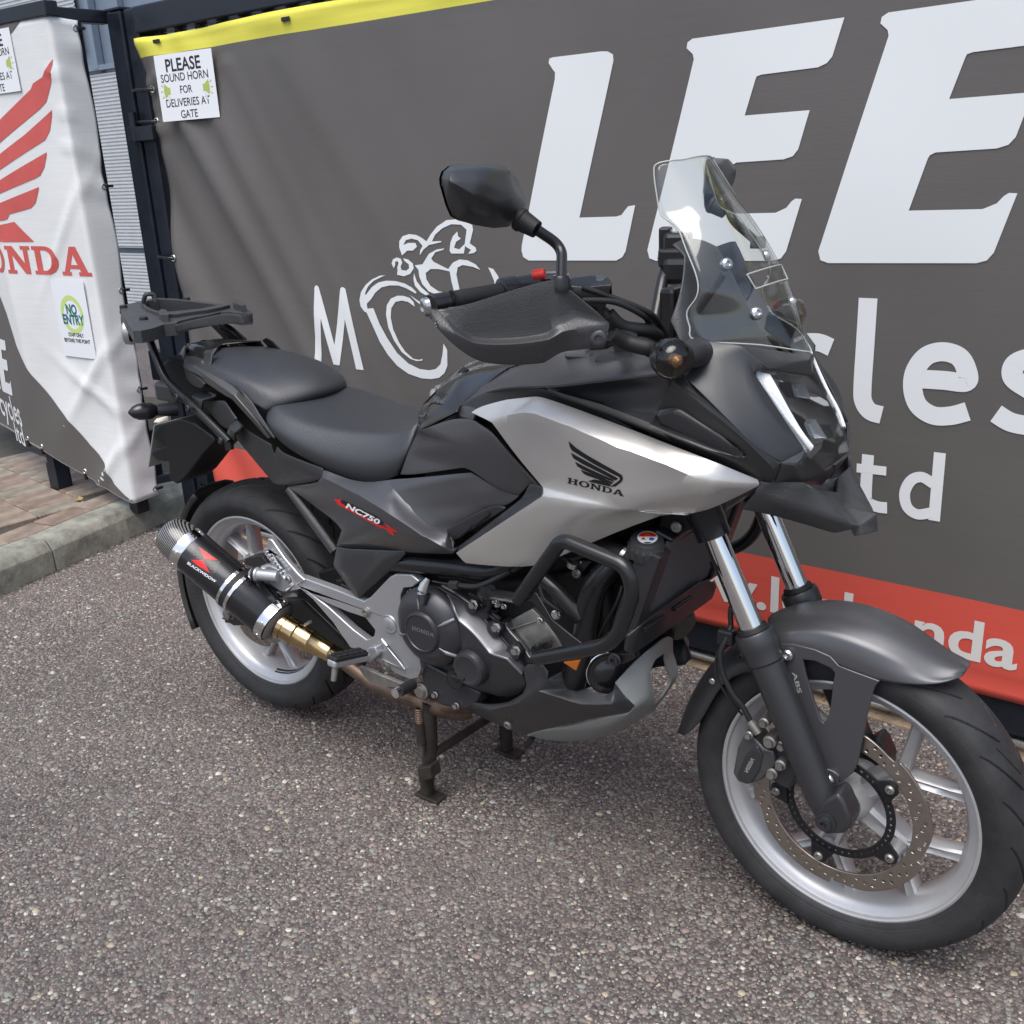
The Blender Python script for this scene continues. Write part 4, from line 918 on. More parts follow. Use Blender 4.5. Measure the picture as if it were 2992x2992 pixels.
# ------------------------------------------------------------------ fork, front mudguard, brake
lug_r = []
def fork(side):
    y = -.100*side
    top, ax0 = Vector((1.238, y, .915)), Vector((1.386, y, .605)); d = (ax0-top).normalized()
    end = Vector((1.517, y, .318))
    tube('fork_tube', [top, ax0+d*.03], .0205, M['chrome'], bike, 28)
    q0 = Vector((1.291, y, .803))
    lathe('fork_clamp', q0-d*.055, d, [(0, .033), (.006, .035), (.03, .035), (.034, .032), (.060, .031), (.062, .030), (.085, .0295), (.087, .0225)], M['frame_black'], bike, 28)
    L_ = (end-ax0).length
    leg = lathe('fork_leg', ax0, d, [(-.014, .0225), (-.014, .0325), (-.010, .0345), (.012, .0345), (.020, .0325), (.040, .0325), (.044, .0295), (.16, .0285), (.24, .0275), (L_-.05, .0265), (L_-.02, .027), (L_+.012, .024), (L_+.022, .016)], M['matte'], bike, 32)
    lathe('dust_seal', ax0, d, [(-.022, .0215), (-.022, .026), (-.015, .028)], M['soft_rubber'], leg, 28)
    ac = Vector((1.527, y, .300))
    if side > 0: lug = plate('axle_lug', [(742, 912), (790, 860), (868, 815), (902, 860), (946, 962), (942, 1018), (905, 1046), (795, 1050), (765, 1000)], -.126, .050, M['matte'], leg, (), .006, 'A')
    else: mirror_y(lug_r[0]).parent = leg
    lug_r.append(lug if side > 0 else None)
    if side > 0:
        lathe('axle_nut', P('A', 803, 978, -.127), (0, -1, 0), [(0, .018), (.003, .018), (.0035, .0125), (.010, .0125), (.0105, .006), (.006, .0055)], M['engine_dark'], leg, 6*3)
fork(1); fork(-1)
box('lower_yoke', (1.275, 0, .832), (.075, .17, .045), M['frame_black'], bike, 0, .01)
tube('steering_stem', [Vector((1.235, 0, .80)), Vector((1.13, 0, 1.04))], .026, M['frame_black'], bike)
# mudguard: sections follow the tyre; traced ridge, crease and lower edge on the near side
def mud(st, name, m, th=.003):
    secs = []
    for low, crs, rid in st:
        a, b, c_ = P('F', *low), P('F', *crs), P('F', *rid)
        h = [a, a.lerp(b, .5)+Vector((0, -.004, .0)), b, b.lerp(c_, .45)+(c_-Vector((1.535, 0, .3))).normalized()*.010, Vector((c_.x, 0, c_.z))]
        secs.append(h+[Vector((p.x, -p.y, p.z)) for p in h[:-1][::-1]])
    return secs
gst = [((520, 830, -.076), (500, 700, -.068), (470, 585, 0)), ((545, 745, -.077), (560, 672, -.068), (560, 552, 0)), ((700, 770, -.079), (700, 662, -.070), (700, 528, 0)),
       ((880, 870, -.080), (850, 690, -.071), (860, 522, 0)), ((960, 905, -.080), (1000, 742, -.071), (1000, 548, 0)), ((1110, 955, -.079), (1150, 805, -.068), (1170, 600, 0)),
       ((1270, 975, -.074), (1290, 880, -.060), (1330, 695, 0)), ((1420, 976, -.060), (1440, 945, -.048), (1480, 812, 0)), ((1525, 955, -.042), (1545, 925, -.034), (1570, 860, 0)), ((1585, 925, -.022), (1592, 912, -.016), (1603, 888, 0))]
fen = loft('front_mudguard', mud(gst, 'm', None), M['graphite'], bike, sm=180); solid(fen, .003); sub(fen, 2)
fen.modifiers.move(1, 0)
ca_ = fen.data.attributes.new('crease_edge', 'FLOAT', 'EDGE')
for e in fen.data.edges:
    if {v % 9 for v in e.vertices} in ({2}, {6}) : ca_.data[e.index].value = .75
rear_st = [((420, 905, -.072), (455, 800, -.062), (450, 640, 0)), ((330, 900, -.072), (350, 790, -.062), (330, 690, 0)), ((215, 960, -.072), (215, 862, -.062), (186, 806, 0)), ((140, 1095, -.070), (112, 1000, -.060), (86, 936, 0)), ((80, 1208, -.068), (45, 1128, -.058), (6, 1092, 0)), ((-2, 1266, -.060), (-18, 1252, -.050), (-32, 1256, 0))]
mf = loft('mudguard_flap', mud(rear_st, 'm', None), M['matte'], fen, sm=180); solid(mf, .003); sub(mf, 1); mf.modifiers.move(1, 0)
# brace with the window, bolted to the fork leg
br = plate('mudguard_brace', [(540, 742), (620, 745), (740, 775), (830, 815), (880, 870), (960, 900), (1110, 955), (1085, 985), (1072, 1020), (1040, 1150), (985, 1363+60), (955, 1363+120), (880, 1363+170), (790, 1363+85), (720, 1330), (695, 1280), (600, 950)], -.0815, .006, M['graphite'], fen, [[(672, 832), (740, 840), (830, 880), (855, 910), (845, 960), (830, 1100), (815, 1170), (790, 1195), (770, 1170), (740, 1080), (690, 920)]], .0015, 'F')
bolt('brace_bolt', P('F', 588, 803, -.083), (0, -1, 0), .0105, M['bright_bolt'], fen, .008); bolt('brace_bolt', P('A', 820, 733, -.089), (0, -1, 0), .0105, M['bright_bolt'], fen, .008)
plate('brace_foot', [(775, 665), (850, 690), (880, 715), (878, 745), (840, 770), (800, 745)], -.085, .012, M['graphite'], fen, (), .0012, 'A')
brt = px_map(text('ABS', 1, .02, .9, 'LEFT', 0), (622, 905), (22, 78), (34, -4)); decal('abs_lettering', brt, 'F', br, M['decal_grey'], fen)
bolt('flap_rivet', P('A', 158, 175, -.0745), (0, -1, 0), .006, M['bright_bolt'], fen, .003, False)
bolt('flap_bolt', P('F', 325, 815, -.074), (0, -1, 0), .008, M['engine_dark'], fen, .005)
# caliper
cal = plate('brake_caliper', [(275, 700), (300, 560), (340, 480), (400, 500), (450, 560), (505, 575), (520, 650), (440, 740), (360, 765), (300, 745)], -.098, .045, M['caliper_grey'], bike, (), .004, 'A')
plate('caliper_cover', [(298, 715), (345, 600), (410, 545), (445, 600), (425, 690), (380, 760), (330, 750)], -.1015, .006, M['matte'], cal, (), .003, 'A')
tx = px_map(text('NISSIN', 1, .02, 1, 'CENTER'), (368, 655), (13, -26), (30, 12)); 
decal('caliper_lettering', tx, 'A', cal.children[0], M['decal_grey'], cal)
bm = bmesh.new()
for a, b, r_, h_ in ((485, 520, .014, .02), (455, 410, .011, .02), (545, 655, .012, .018), (485, 715, .013, .01), (545, 555, .011, .012), (370, 480, .009, .02)): add_lathe(bm, P('A', a, b, -.105)+Vector((0, .03, 0)), (0, -1, 0), [(0, r_*.85), (h_+.012, r_*.85), (h_+.014, r_*.6), (h_+.020, r_*.55)], 12)
from_bm('caliper_bolt', bm, M['raw_alloy'], cal)
plate('caliper_bracket', [(450, 560), (520, 470), (600, 580), (640, 700), (600, 790), (540, 770), (470, 720)], -.088, .02, M['engine_dark'], cal, (), .003, 'A')
hose = [P('F', 265, 640, -.095), P('F', 245, 700, -.105), P('F', 205, 790, -.115), P('F', 215, 900, -.118), P('F', 270, 1020, -.118), P('A', 330, 320, -.115), P('A', 380, 410, -.112), P('A', 430, 470, -.11)]
tube('brake_hose', catmull(hose, 6), .0052, M['soft_rubber'], bike, 10)
tube('sensor_wire', catmull([P('F', 250, 690, -.1), P('F', 185, 800, -.112), P('F', 185, 930, -.114), P('F', 245, 1040, -.112), P('A', 330, 370, -.105)], 6), .0022, M['soft_rubber'], bike, 8)
tube('hose_collar', [P('A', 370, 400, -.112), P('A', 420, 470, -.111)], .008, M['raw_alloy'], bike, 10)
box('hose_clamp', P('F', 240, 700, -.1), (.03, .02, .03), M['frame_black'], bike, 0, .005)
tube('brake_pipe', catmull([P('F', 265, 640, -.09), P('F', 262, 560, -.085), P('F', 280, 470, -.075), P('F', 240, 330, -.07), P('e2', 1850, 560, -.06)], 6), .0048, M['soft_rubber'], bike, 10)
# ------------------------------------------------------------------ dark core that the panels hang on (frame, storage box, airbox)
def core(name, prof, hw, m, bv=.01):
    """prof: (x, z) outline, extruded to a half width"""
    me = poly([prof], hw); place(me, (0, 0, 0), (1, 0, 0), (0, 0, 1)); smooth(me, 30); return bev(link(name, me, bike, m), bv, 3, 40)
core('storage_box', [(.66, .70), (.70, .90), (.80, .955), (1.0, .985), (1.20, 1.02), (1.30, 1.0), (1.34, .92), (1.24, .84), (1.10, .78), (.92, .70)], .135, M['deep_black'])
core('inner_frame', [(.16, .70), (.10, .80), (.30, .80), (.64, .76), (.95, .74), (1.08, .80), (1.20, .84), (1.16, .74), (1.0, .64), (.90, .60), (.56, .54), (.52, .42), (.46, .42), (.46, .60), (.36, .66)], .075, M['deep_black'])
core('engine_block', [(.56, .36), (.56, .56), (.70, .60), (.86, .60), (1.02, .66), (1.10, .64), (1.10, .52), (1.0, .45), (.94, .34), (.80, .30), (.66, .30)], .115, M['deep_black'])
# silver side fairing
sv = dict(a=('c5',380,440,-.192), b=('c5',430,402,-.190), c=('c5',600,360,-.190), d=('c5',795,337,-.190), e=('c5',880,360,-.191), f=('c5',1100,438,-.195), g=('c5',1400,552,-.20), h=('c5',1660,655,-.198), i=('c5',1932,760,-.185), J=('c6',760,1090,-.145), K=('c6',772,1130,-.145),
 j=('c5',510,502,-.206), k=('c5',600,458,-.222), l=('c5',690,436,-.230), m=('c5',765,440,-.234), n=('c5',1000,525,-.240), o=('c5',1300,650,-.240), p=('c5',1600,772,-.230), q=('c5',1890,890,-.203),
 D=('c5',650,700,-.216), r=('c5',832,912,-.216), s=('c5',1330,1045,-.225), t=('c5',832,962,-.228), u=('c5',285,1322,-.196), v=('c5',340,1386,-.192), w=('c5',740,1425,-.186), x=('c5',900,1360,-.186), y=('c5',1340,1167,-.190), z=('c5',1640,1063,-.186), A=('c6',300,1326,-.172), B=('c6',385,1310,-.166), C=('c6',512,1263,-.158),
 M=('c5',1080,1090,-.222), N=('c5',640,1180,-.212))
side = panel('side_fairing', sv, ['abcdlkj', 'defnm', 'dml', 'fgon', 'ghpo', 'hiqp', 'iJKq', 'jklmnD', 'Dnor', 'rosQ'.replace('Q', ''), 'opqs', 'rst', 'tsMN', 'tNvu', 'NMyxwv', 'MszyM'[:-1], 'szA', 'sqABCK'.replace('AB', 'BA')[::1] if False else 'sqKCBA'], M['silver'], bike, .004, .006, 4, 40)
mirror_y(side)
# black inlay strip along the rear edge of the silver panel
inl = panel('fairing_inlay', dict(a=('c5',832,905,-.214), b=('c5',745,880,-.195), c=('c5',700,975,-.195), d=('c5',285,1290,-.19), e=('c5',300,1330,-.195), g=('c5',822,968,-.226), h=('c5',780,950,-.206)), ['abch', 'ahg', 'hcdeg'], M['matte'], bike, .004, .003, 2)
# black body behind the silver panel: storage box side below the lid
bs = dict(a=('c5',0,660,-.135), b=('c5',45,540,-.150), c=('c5',75,548,-.155), d=('c5',290,462,-.170), e=('c5',400,495,-.186), f=('c5',500,560,-.200), g=('c5',640,730,-.205), h=('c5',800,905,-.205), i=('c5',745,885,-.196), j=('c5',680,960,-.185), k=('c5',540,925,-.182), l=('c5',395,806,-.180), m=('c5',330,785,-.178), n=('c5',0,835,-.150), o=('e5',1190,760,-.138), p=('e5',1260,560,-.136), q=('e5',1340,390,-.138), r=('e5',1370,310,-.145), s=('c5',300,640,-.186))
sb_ = panel('storage_side', bs, ['rbcdsq', 'defs'[0:4], 'sfgs'[:-1], 'sghijkl', 'qspp'[:3], 'pslmno'], M['graphite'], bike, .004, .004, 3, 50)
mirror_y(sb_)
# lower side cover with the grey shoulder and the recessed dark field
lc = dict(a=('e5',462,712,-.158), b=('e5',690,800,-.160), c=('e5',870,842,-.158), d=('e5',1060,815,-.150), e=('e5',1190,800,-.150), f=('c5',0,855,-.155), g=('c5',380,815,-.172), h=('c5',545,925,-.174), i=('c5',680,962,-.184), j=('c5',600,1035,-.180), k=('c5',490,1028,-.172), l=('c5',225,1180,-.176), m=('c5',270,1250,-.188), n=('e5',1690,1475,-.192), o=('e5',1640,1300,-.190), p=('e5',1440,1240,-.180), q=('e5',1250,1060,-.172), r=('e5',1110,890,-.162),
 s=('e5',480,790,-.172), t=('e5',800,960,-.198), u=('e5',1100,1130,-.216), v=('e5',1400,1330,-.222), w=('e5',1600,1450,-.214), x=('e5',1690,1510,-.194), y=('e5',1250,1500,-.180), z=('e5',980,1455,-.172), A=('e5',690,1455,-.164), B=('e5',590,1430,-.160), C=('e5',640,1280,-.172), D=('e5',570,1200,-.160), E=('e5',270,970,-.150), F=('e5',130,880,-.146), G=('e5',415,840,-.160), H=('e5',1720,1440,-.194))
cov = panel('side_cover', lc, ['asb', 'stcb', 'tcdr', 'turd'[0:3], 'uqr', 'uvpq', 'vwop', 'wno', 'wxHn', 'rdefg', 'rghq', 'qhikp'[0:2]+'jkp', 'hij', 'pkl', 'plo', 'olmn', 'FEsG', 'Gas', 'EDCs', 'Cuts', 'CBAu', 'Azvu', 'zyv', 'yxwv'], M['graphite'], bike, .004, .004, 3, 40)
mirror_y(cov)
vent = panel('vent_insert', dict(a=('c5',222,1178,-.193), b=('c5',480,1030,-.197), c=('c5',560,1030,-.196), d=('c5',600,1042,-.195), e=('c5',268,1248,-.190)), ['abcde'], M['matte'], bike, .005, .002, 2)
for q0, q1 in (((300, 1222), (380, 1160)), ((400, 1150), (492, 1080))):
    tube('vent_slot', [P('c5', *q0, -.1965), P('c5', *q1, -.1985)], .0035, M['deep_black'], vent, 8)
# NC750X badge
bd_ = lambda pts: [pts]
decal('badge', px_poly([[(565, 990), (600, 1040), (1010, 1262), (1035, 1215), (960, 1150), (660, 1005)]]), 'e5', cov, M['decal_black'], cov)
decal('badge_stripe', px_poly([[(565, 990), (605, 1045), (800, 1150), (1005, 1268), (1040, 1255), (1020, 1240), (980, 1235), (640, 1035), (625, 1015), (640, 998)]]), 'e5', cov, M['decal_red'], cov, .0011)
decal('badge_letter', px_poly([[(1030, 1255), (1075, 1268), (1040, 1217), (1080, 1240), (1110, 1268), (1180, 1302), (1120, 1298), (1135, 1338), (1090, 1320), (1065, 1282), (1000, 1258)]]), 'e5', cov, M['decal_red'], cov, .0014)
tm = px_map(text('NC750', 1, .035, 1.0, 'LEFT', .15), (676, 1050), (107*.98, 56*.98), (18, -62)); decal('badge_lettering', tm, 'e5', cov, M['decal_white'], cov, .0016)
# small plastic cover under the side cover
tc_ = panel('frame_cover', dict(a=('e5',690,1465,-.176), b=('e5',1000,1472,-.182), c=('e5',1215,1482,-.182), d=('e5',1240,1510,-.180), e=('e5',1120,1650,-.178), f=('e5',800,1925,-.17), g=('e5',770,1915,-.165), h=('e5',620,1720,-.160), i=('e5',555,1610,-.158), j=('e5',590,1440,-.165), k=('e5',1035,1540,-.188), l=('e5',770,1860,-.178), m=('e5',605,1625,-.172)), ['ablm'[0:2]+'klm', 'bcdk', 'kdefl', 'jami', 'mlfghi'], M['matte'], bike, .004, .003, 2, 25); mirror_y(tc_)
gap = panel('cowl_gasket', dict(a=('c5',312,398,-.150), b=('c5',420,322,-.163), c=('c5',570,280,-.172), d=('c5',850,270,-.180), e=('c5',1100,400,-.182), f=('c5',1400,545,-.186), g=('c5',1100,470,-.178), h=('c5',800,360,-.176), i=('c5',600,375,-.174), j=('c5',420,430,-.170), k=('c5',390,510,-.166), l=('c5',300,470,-.156)), ['abjkl', 'bcij', 'cdhi', 'degh', 'efg'], M['matte'], bike, .003, .002, 2, 30); mirror_y(gap)
# upper cowl: top band, its shoulder and the big recessed flank down to the headlamp
uc = dict(a=('c5',305,400,-.148), b=('c5',300,455,-.158), c=('c5',390,494,-.172), d=('c5',425,328,-.160), e=('c5',560,288,-.178), f=('c5',700,272,-.186), g=('c5',845,278,-.191), h=('c5',345,372,-.146), i=('c5',470,255,-.122), j=('c5',612,152,-.095), k=('c5',650,215,-.128), l=('c5',900,186,-.134), m=('c5',1200,150,-.140), n=('c5',1490,120,-.146), o=('c5',1120,246,-.196), p=('c5',1400,212,-.199), q=('c5',1590,190,-.194), r=('c5',1640,150,-.160),
 s=Vector((.93, 0, 1.05)), t=Vector((1.00, 0, 1.062)), u=Vector((1.12, 0, 1.072)), v=Vector((1.22, 0, 1.09)))
cow = panel('tank_cowl', uc, ['abcd', 'adh'[0:3], 'hdei', 'iefk'[0:4], 'ikj', 'kfgl', 'lgom', 'mopn', 'npqr', 'jklts'[0:1]+'klts', 'lmut', 'mnvu'], M['graphite'], bike, .004, .004, 3, 30)
mirror_y(cow)
fl = dict(a=('c5',845,282,-.190), b=('c5',1120,248,-.195), c=('c5',1400,214,-.198), d=('c5',1590,192,-.193), e=('c6',235,355,-.178), f=('c6',480,600,-.182), g=('c6',740,850,-.168), h=('c6',925,972,-.142), i=('c6',870,1112,-.140), j=('c6',872,1010,-.164),
 k=('c6',600,745,-.212), l=('c6',330,530,-.214), m=('c6',160,388,-.210), n=('c5',1640,330,-.190), o=('c5',1540,275,-.186), p=('c5',1280,285,-.180), q=('c5',1000,325,-.178), r=('c5',1200,420,-.180), s=('c5',1540,445,-.184), t=('c6',40,640,-.190), u=('c6',75,690,-.194), v=('c6',640,938,-.182), w=('c6',690,925,-.178), x=('c6',615,855,-.184), y=('c6',765,1022,-.163), z=('c6',400,880,-.200),
 A=('c5',880,300,-.192), B=('c5',890,335,-.186), C=('c5',1100,415,-.190), D=('c5',1400,528,-.194), E=('c5',1660,632,-.193), F=('c6',0,775,-.182), G=('c6',400,928,-.172), H=('c6',762,1085,-.144), I=('c5',1200,390,-.213), J=('c5',1500,505,-.221), K=('c6',0,700,-.223), L=('c6',330,480,-.174))
flank = panel('front_cowl', fl, ['aqA'[0:3], 'abpq', 'bcop', 'cdmno'[0:5], 'dem', 'eLflm'[0:5], 'fgkl', 'ghjk', 'hij', 'AqrI'[0:4], 'qpsr'[0:4], 'pons'[0:4], 'ntsn'[:3], 'nmt', 'mlt', 'lkxt'[0:4], 'xkjwx'[:4], 'wjy', 'AICB', 'IJDC', 'JKFE'[0:4], 'JED', 'rsJI', 'stuKJ', 'uvzK'[0:4], 'vwyz', 'Kz GF'.replace(' ', ''), 'zyHG', 'yjiH'], M['matte'], bike, .004, .005, 3, 35)
mirror_y(flank)
pad = panel('cowl_pad', dict(a=('c6',40,635,-.203), b=('c6',62,600,-.203), c=('c6',190,578,-.202), d=('c6',225,592,-.202), e=('c6',520,792,-.192), f=('c6',605,862,-.186), g=('c6',655,905,-.181), h=('c6',645,938,-.182), i=('c6',600,935,-.184), j=('c6',75,690,-.207), k=('c6',75,635,-.210), l=('c6',195,600,-.208), m=('c6',585,860,-.190)), ['abck', 'ckl', 'cdl', 'delm'[0:2]+'ml', 'efghim', 'klmij', 'akj'], M['matte'], flank, .004, .003, 3, 30)
# nose flank between cowl ridge and headlamp
ns = dict(a=('c6',235,355,-.182), b=('c6',200,250,-.165), c=('c6',300,120,-.145), d=('c6',330,98,-.140), e=('c6',640,140,-.118), f=('c6',700,260,-.116), g=('c6',735,335,-.112), h=('c6',760,380,-.116), i=('c6',1092,880,-.098), j=('c6',1050,905,-.108), k=('c6',925,970,-.138), l=('c6',740,850,-.172), m=('c6',480,600,-.182), n=('c6',420,200,-.150), o=('c6',700,420,-.135), p=('c6',880,690,-.135), q=('c6',805,300,-.105))
nose = panel('nose_cowl', ns, ['abnm'[0:4], 'bcdn', 'denn'[:3], 'nefo'[0:4], 'fgho', 'eqgf'[0:4], 'nopm', 'ohip'[0:4], 'pijk', 'pklm'[0:4]], M['matte'], bike, .004, .006, 3, 45)
mirror_y(nose)
# brow above the headlamp, across both sides
bw = dict(a=('c6',640,142,-.117), b=('c6',820,302,-.104), c=('c6',1000,345,-.045), d=('c6',1145,357,.0), e=('c6',1125,245,.0), f=('c6',1085,208,.015), g=('c6',880,175,-.028), h=('c6',1000,262,-.045))
brow = panel('headlamp_brow', bw, ['abhg', 'bch', 'cdeh', 'ghef'], M['matte'], bike, .004, .004, 3, 30); mirror_y(brow)
# beak below the lamp
bk = dict(a=('c6',772,1100,-.140), b=('c6',870,1118,-.135), c=('c6',1085,1122,-.105), d=('c6',1180,1170,-.075), e=('c6',1430,1410,-.048), f=('c6',1500,1480,-.036), g=('c6',1440,1490,-.036), h=('c6',1300,1470,-.055), i=('c6',860,1335,-.115), j=('c6',640,1300,-.140), k=('c6',740,1185,-.145), l=('c6',920,1255,-.130), m=('c6',1420,1440,-.046), n=('c6',1600,1425,.0), o=('c6',1605,1455,.0), p=('c6',1480,1415,-.035), q=('c6',1600,1330,.0), r=('c6',1300,1262,-.035), s=('c6',1375,1285,.0), t=('c6',1200,1165,-.04), u=('c6',1330,1180,.0))
beak = panel('beak', bk, ['abk', 'bclk'[0:4], 'cdel', 'emhil'[0:5], 'klij', 'emp'[0:3], 'pmgfo'[0:1]+'mgfon', 'pnq'[0:3], 'epqsr', 'dert', 'rsut'[0:4]], M['matte2'], bike, .004, .004, 3, 30); mirror_y(beak)
panel('beak_floor', dict(a=('c6',1090,1120,.0), b=('c6',1200,1190,.0), c=('c6',1330,1250,.02), d=('c6',1390,1200,.045), e=('c6',1330,1060,.05), f=('c6',1210,1100,.03)), ['abcdef'], M['matte'], bike, .004, .002, 2)
chin = panel('lamp_chin', dict(a=('c6',1095,885,-.096), b=('c6',1060,970,-.100), c=('c6',1085,1110,-.085), d=('c6',1120,1130,-.06), e=('c6',1210,1132,-.02), f=('c6',1300,1030,.0), g=('c6',1395,925,.03), h=('c6',1235,1035,-.055), i=('c6',1110,925,-.095), j=('c6',930,975,-.135), k=('c6',1020,990,-.118), l=('c6',880,1110,-.135)), ['aibb'[:3], 'ihedcb'[0:6], 'hgfe', 'jbkk'[:3], 'kbc', 'jkcl'], M['matte'], bike, .004, .003, 2, 30); mirror_y(chin)

# ------------------------------------------------------------------ headlamp: clear cover over reflectors, chrome light bar
hl = bpy.data.objects.new('headlamp', None); COL.objects.link(hl); hl.parent = bike; hl.location = (1.44-.75, 0, 1.0)
def hp(px, py, y): return P('c6', px, py, y)
cv = dict(a=('c6',745,340,-.106), b=('c6',772,306,-.103), c=('c6',960,335,-.05), d=('c6',1148,300,.03), e=('c6',1220,420,.06), f=('c6',1330,600,.078), g=('c6',1400,790,.080), h=('c6',1415,890,.070), i=('c6',1395,940,.05), j=('c6',1238,1032,-.056), k=('c6',1110,900,-.094), l=('c6',900,620,-.108), m=('c6',1060,420,-.035), n=('c6',1200,640,-.012), o=('c6',1320,900,.0))
lens = panel('lens', cv, ['abcml'[0:5], 'cdem', 'efnm', 'lmnk', 'fgon'[0:4], 'ghio', 'knoj', 'jokk'[:3], 'oij'], M['lens'], hl, .002, 0, 2, 60, cr=140)
# housing behind the cover
hsn = dict(a=('c6',800,330,-.080), d=('c6',1140,320,.03), f=('c6',1290,620,.065), i=('c6',1370,930,.05), j=('c6',1225,1000,-.045), k=('c6',1100,880,-.075), l=('c6',890,600,-.088))
M['lamp_shell'] = mat('lamp_shell', (.22, .235, .26), .25, .2)
def inward(v, s=.035): return P(*v)+Vector((-.8, 0, -.3)).normalized()*s
mesh('housing', [inward(hsn[k], .065) for k in 'adfijkl'], [(0, 1, 2, 6), (6, 2, 3, 5), (5, 3, 4)], M['lamp_shell'], hl, 0)
M['reflector'] = mat('lamp_reflector', (.85, .86, .88), .22, .6, bump=.8, bscale=120)
# light bar along the near edge
lb = [('c6',768,316,-.099), ('c6',862,338,-.090), ('c6',915,430,-.086), ('c6',1010,610,-.083), ('c6',1100,760,-.080), ('c6',1175,850,-.07), ('c6',1150,890,-.08), ('c6',1070,770,-.092), ('c6',960,640,-.098), ('c6',850,480,-.104), ('c6',750,355,-.105)]
V_ = {chr(97+i): v for i, v in enumerate(lb)}
M['light_bar'] = mat('light_bar', (.86, .88, .90), .25, .0, bump=.6, bscale=260)
bar_ = panel('light_bar', V_, ['abcjk'[0:5], 'cdij', 'dehi', 'efgh'], M['light_bar'], hl, .006, .003, 2, 40)
bar_.location += Vector((-.004, .002, -.002)); bar2 = mirror_y(bar_)
for a, b, c_, dd in (((1010, 415), (1095, 415), (1130, 520), (1040, 510)), ((1100, 665), (1165, 665), (1245, 795), (1160, 800))):
    q = [P('c6', *p, .012) for p in (a, b, c_, dd)]; mid = sum(q, Vector())/4+Vector((-.03, .012, -.01)); m2 = [mid.lerp(p, .6) for p in q]
    mesh('reflector', q+m2, [(0, 1, 5, 4), (1, 2, 6, 5), (2, 3, 7, 6), (3, 0, 4, 7), (4, 5, 6, 7)], M['reflector'], hl, 0)
    mm = [p.lerp(sum(q, Vector())/4, .12)+Vector((.002, 0, 0)) for p in q]
for q_ in (((905, 400), (990, 400), (1020, 520), (960, 510)), ((1190, 700), (1290, 700), (1300, 790), (1255, 800))):
    q = [P('c6', *p, .014) for p in q_]; mesh('lamp_bezel', q, [(0, 1, 2, 3)], M['matte2'], hl, 0)

# ------------------------------------------------------------------ tank lid, seats
lid = panel('storage_lid', dict(a=('c5',48,530,-.148), b=('c5',45,450,-.120), c=('c5',75,390,-.085), d=('c5',75,545,-.155), e=('c5',290,435,-.168), f=('c5',312,390,-.150), g=('c5',605,155,-.106), h=('c5',90,470,-.150), i=('c5',210,385,-.152), j=('c5',310,382,-.152), k=Vector((.60, 0, .945)), l=Vector((.70, 0, 1.010)), m=Vector((.84, 0, 1.045)), n=Vector((.94, 0, 1.052)), o=('c5',170,290,-.085), p=('c5',340,180,-.075)), ['abhd', 'dhie'[0:4], 'eijf'[0:4], 'bchh'[:3], 'choi'[0:4], 'coolk'[0:2]+'lk', 'oipf'[0:1]+'pi', 'ipfj'[0:3]+'j', 'pgf', 'opml', 'pgnm'], M['gloss'], bike, .004, .006, 4, 50)
mirror_y(lid)
latch = panel('lid_latch', dict(a=('c5',250,225,-.03), b=('c5',330,150,-.03), c=('c5',355,165,-.05), d=('c5',275,240,-.05)), ['abcd'], M['deep_black'], bike, .012, .002, 2)
rs = [
 [(.185, -.120, .862), (.185, -.138, .880), (.185, -.105, .905), (.19, -.05, .912), (.19, 0, .914)],
 [P('e5', 20, 425, -.150), (.262, -.166, .862), (.262, -.132, .890), (.262, -.06, .897), (.262, 0, .898)],
 [P('e5', 200, 562, -.156), (.335, -.170, .838), (.335, -.134, .874), (.335, -.06, .878), (.335, 0, .878)],
 [P('e5', 460, 700, -.152), (.415, -.168, .818), (.415, -.127, .866), (.415, -.06, .868), (.415, 0, .867)],
 [P('e5', 690, 798, -.148), (.495, -.158, .810), (.495, -.118, .866), (.495, -.055, .866), (.495, 0, .865)],
 [P('e5', 880, 838, -.142), (.560, -.150, .815), (.560, -.110, .870), (.560, -.05, .870), (.560, 0, .869)],
 [P('e5', 1060, 815, -.136), (.610, -.142, .830), (.607, -.104, .882), (.607, -.05, .882), (.607, 0, .881)],
 [P('e5', 1185, 760, -.130), (.642, -.134, .850), (.636, -.10, .900), (.632, -.05, .905), (.63, 0, .906)],
 [P('e5', 1190, 755, -.118), (.650, -.122, .852), (.645, -.09, .895), (.64, -.045, .900), (.64, 0, .900)]]
seat = seat_loft('rider_seat', rs, M['seat_vinyl'], bike)
ps = [
 [(-.150, -.055, .945), (-.150, -.060, .955), (-.148, -.05, .968), (-.148, -.03, .974), (-.148, 0, .976)],
 [(-.120, -.100, .940), (-.120, -.108, .955), (-.118, -.088, .977), (-.118, -.045, .983), (-.118, 0, .985)],
 [P('d2', 640, 560, -.118), (-.045, -.130, .940), (-.045, -.104, .978), (-.045, -.05, .986), (-.045, 0, .988)],
 [P('d2', 720, 620, -.126), (.045, -.136, .922), (.045, -.118, .966), (.045, -.055, .980), (.045, 0, .983)],
 [P('d2', 800, 660, -.126), (.115, -.140, .910), (.115, -.122, .955), (.115, -.06, .970), (.115, 0, .973)],
 [P('d2', 850, 715, -.132), (.165, -.140, .900), (.170, -.122, .942), (.175, -.06, .960), (.178, 0, .964)],
 [P('d2', 885, 735, -.126), (.195, -.136, .890), (.215, -.116, .925), (.230, -.055, .946), (.235, 0, .952)],
 [P('d2', 900, 738, -.126), (.208, -.136, .886), (.240, -.105, .906), (.268, -.05, .922), (.275, 0, .928)],
 [(.200, -.120, .868), (.212, -.122, .872), (.246, -.095, .884), (.275, -.045, .892), (.282, 0, .895)]]
pil = seat_loft('pillion_seat', ps, M['seat_vinyl'], bike)

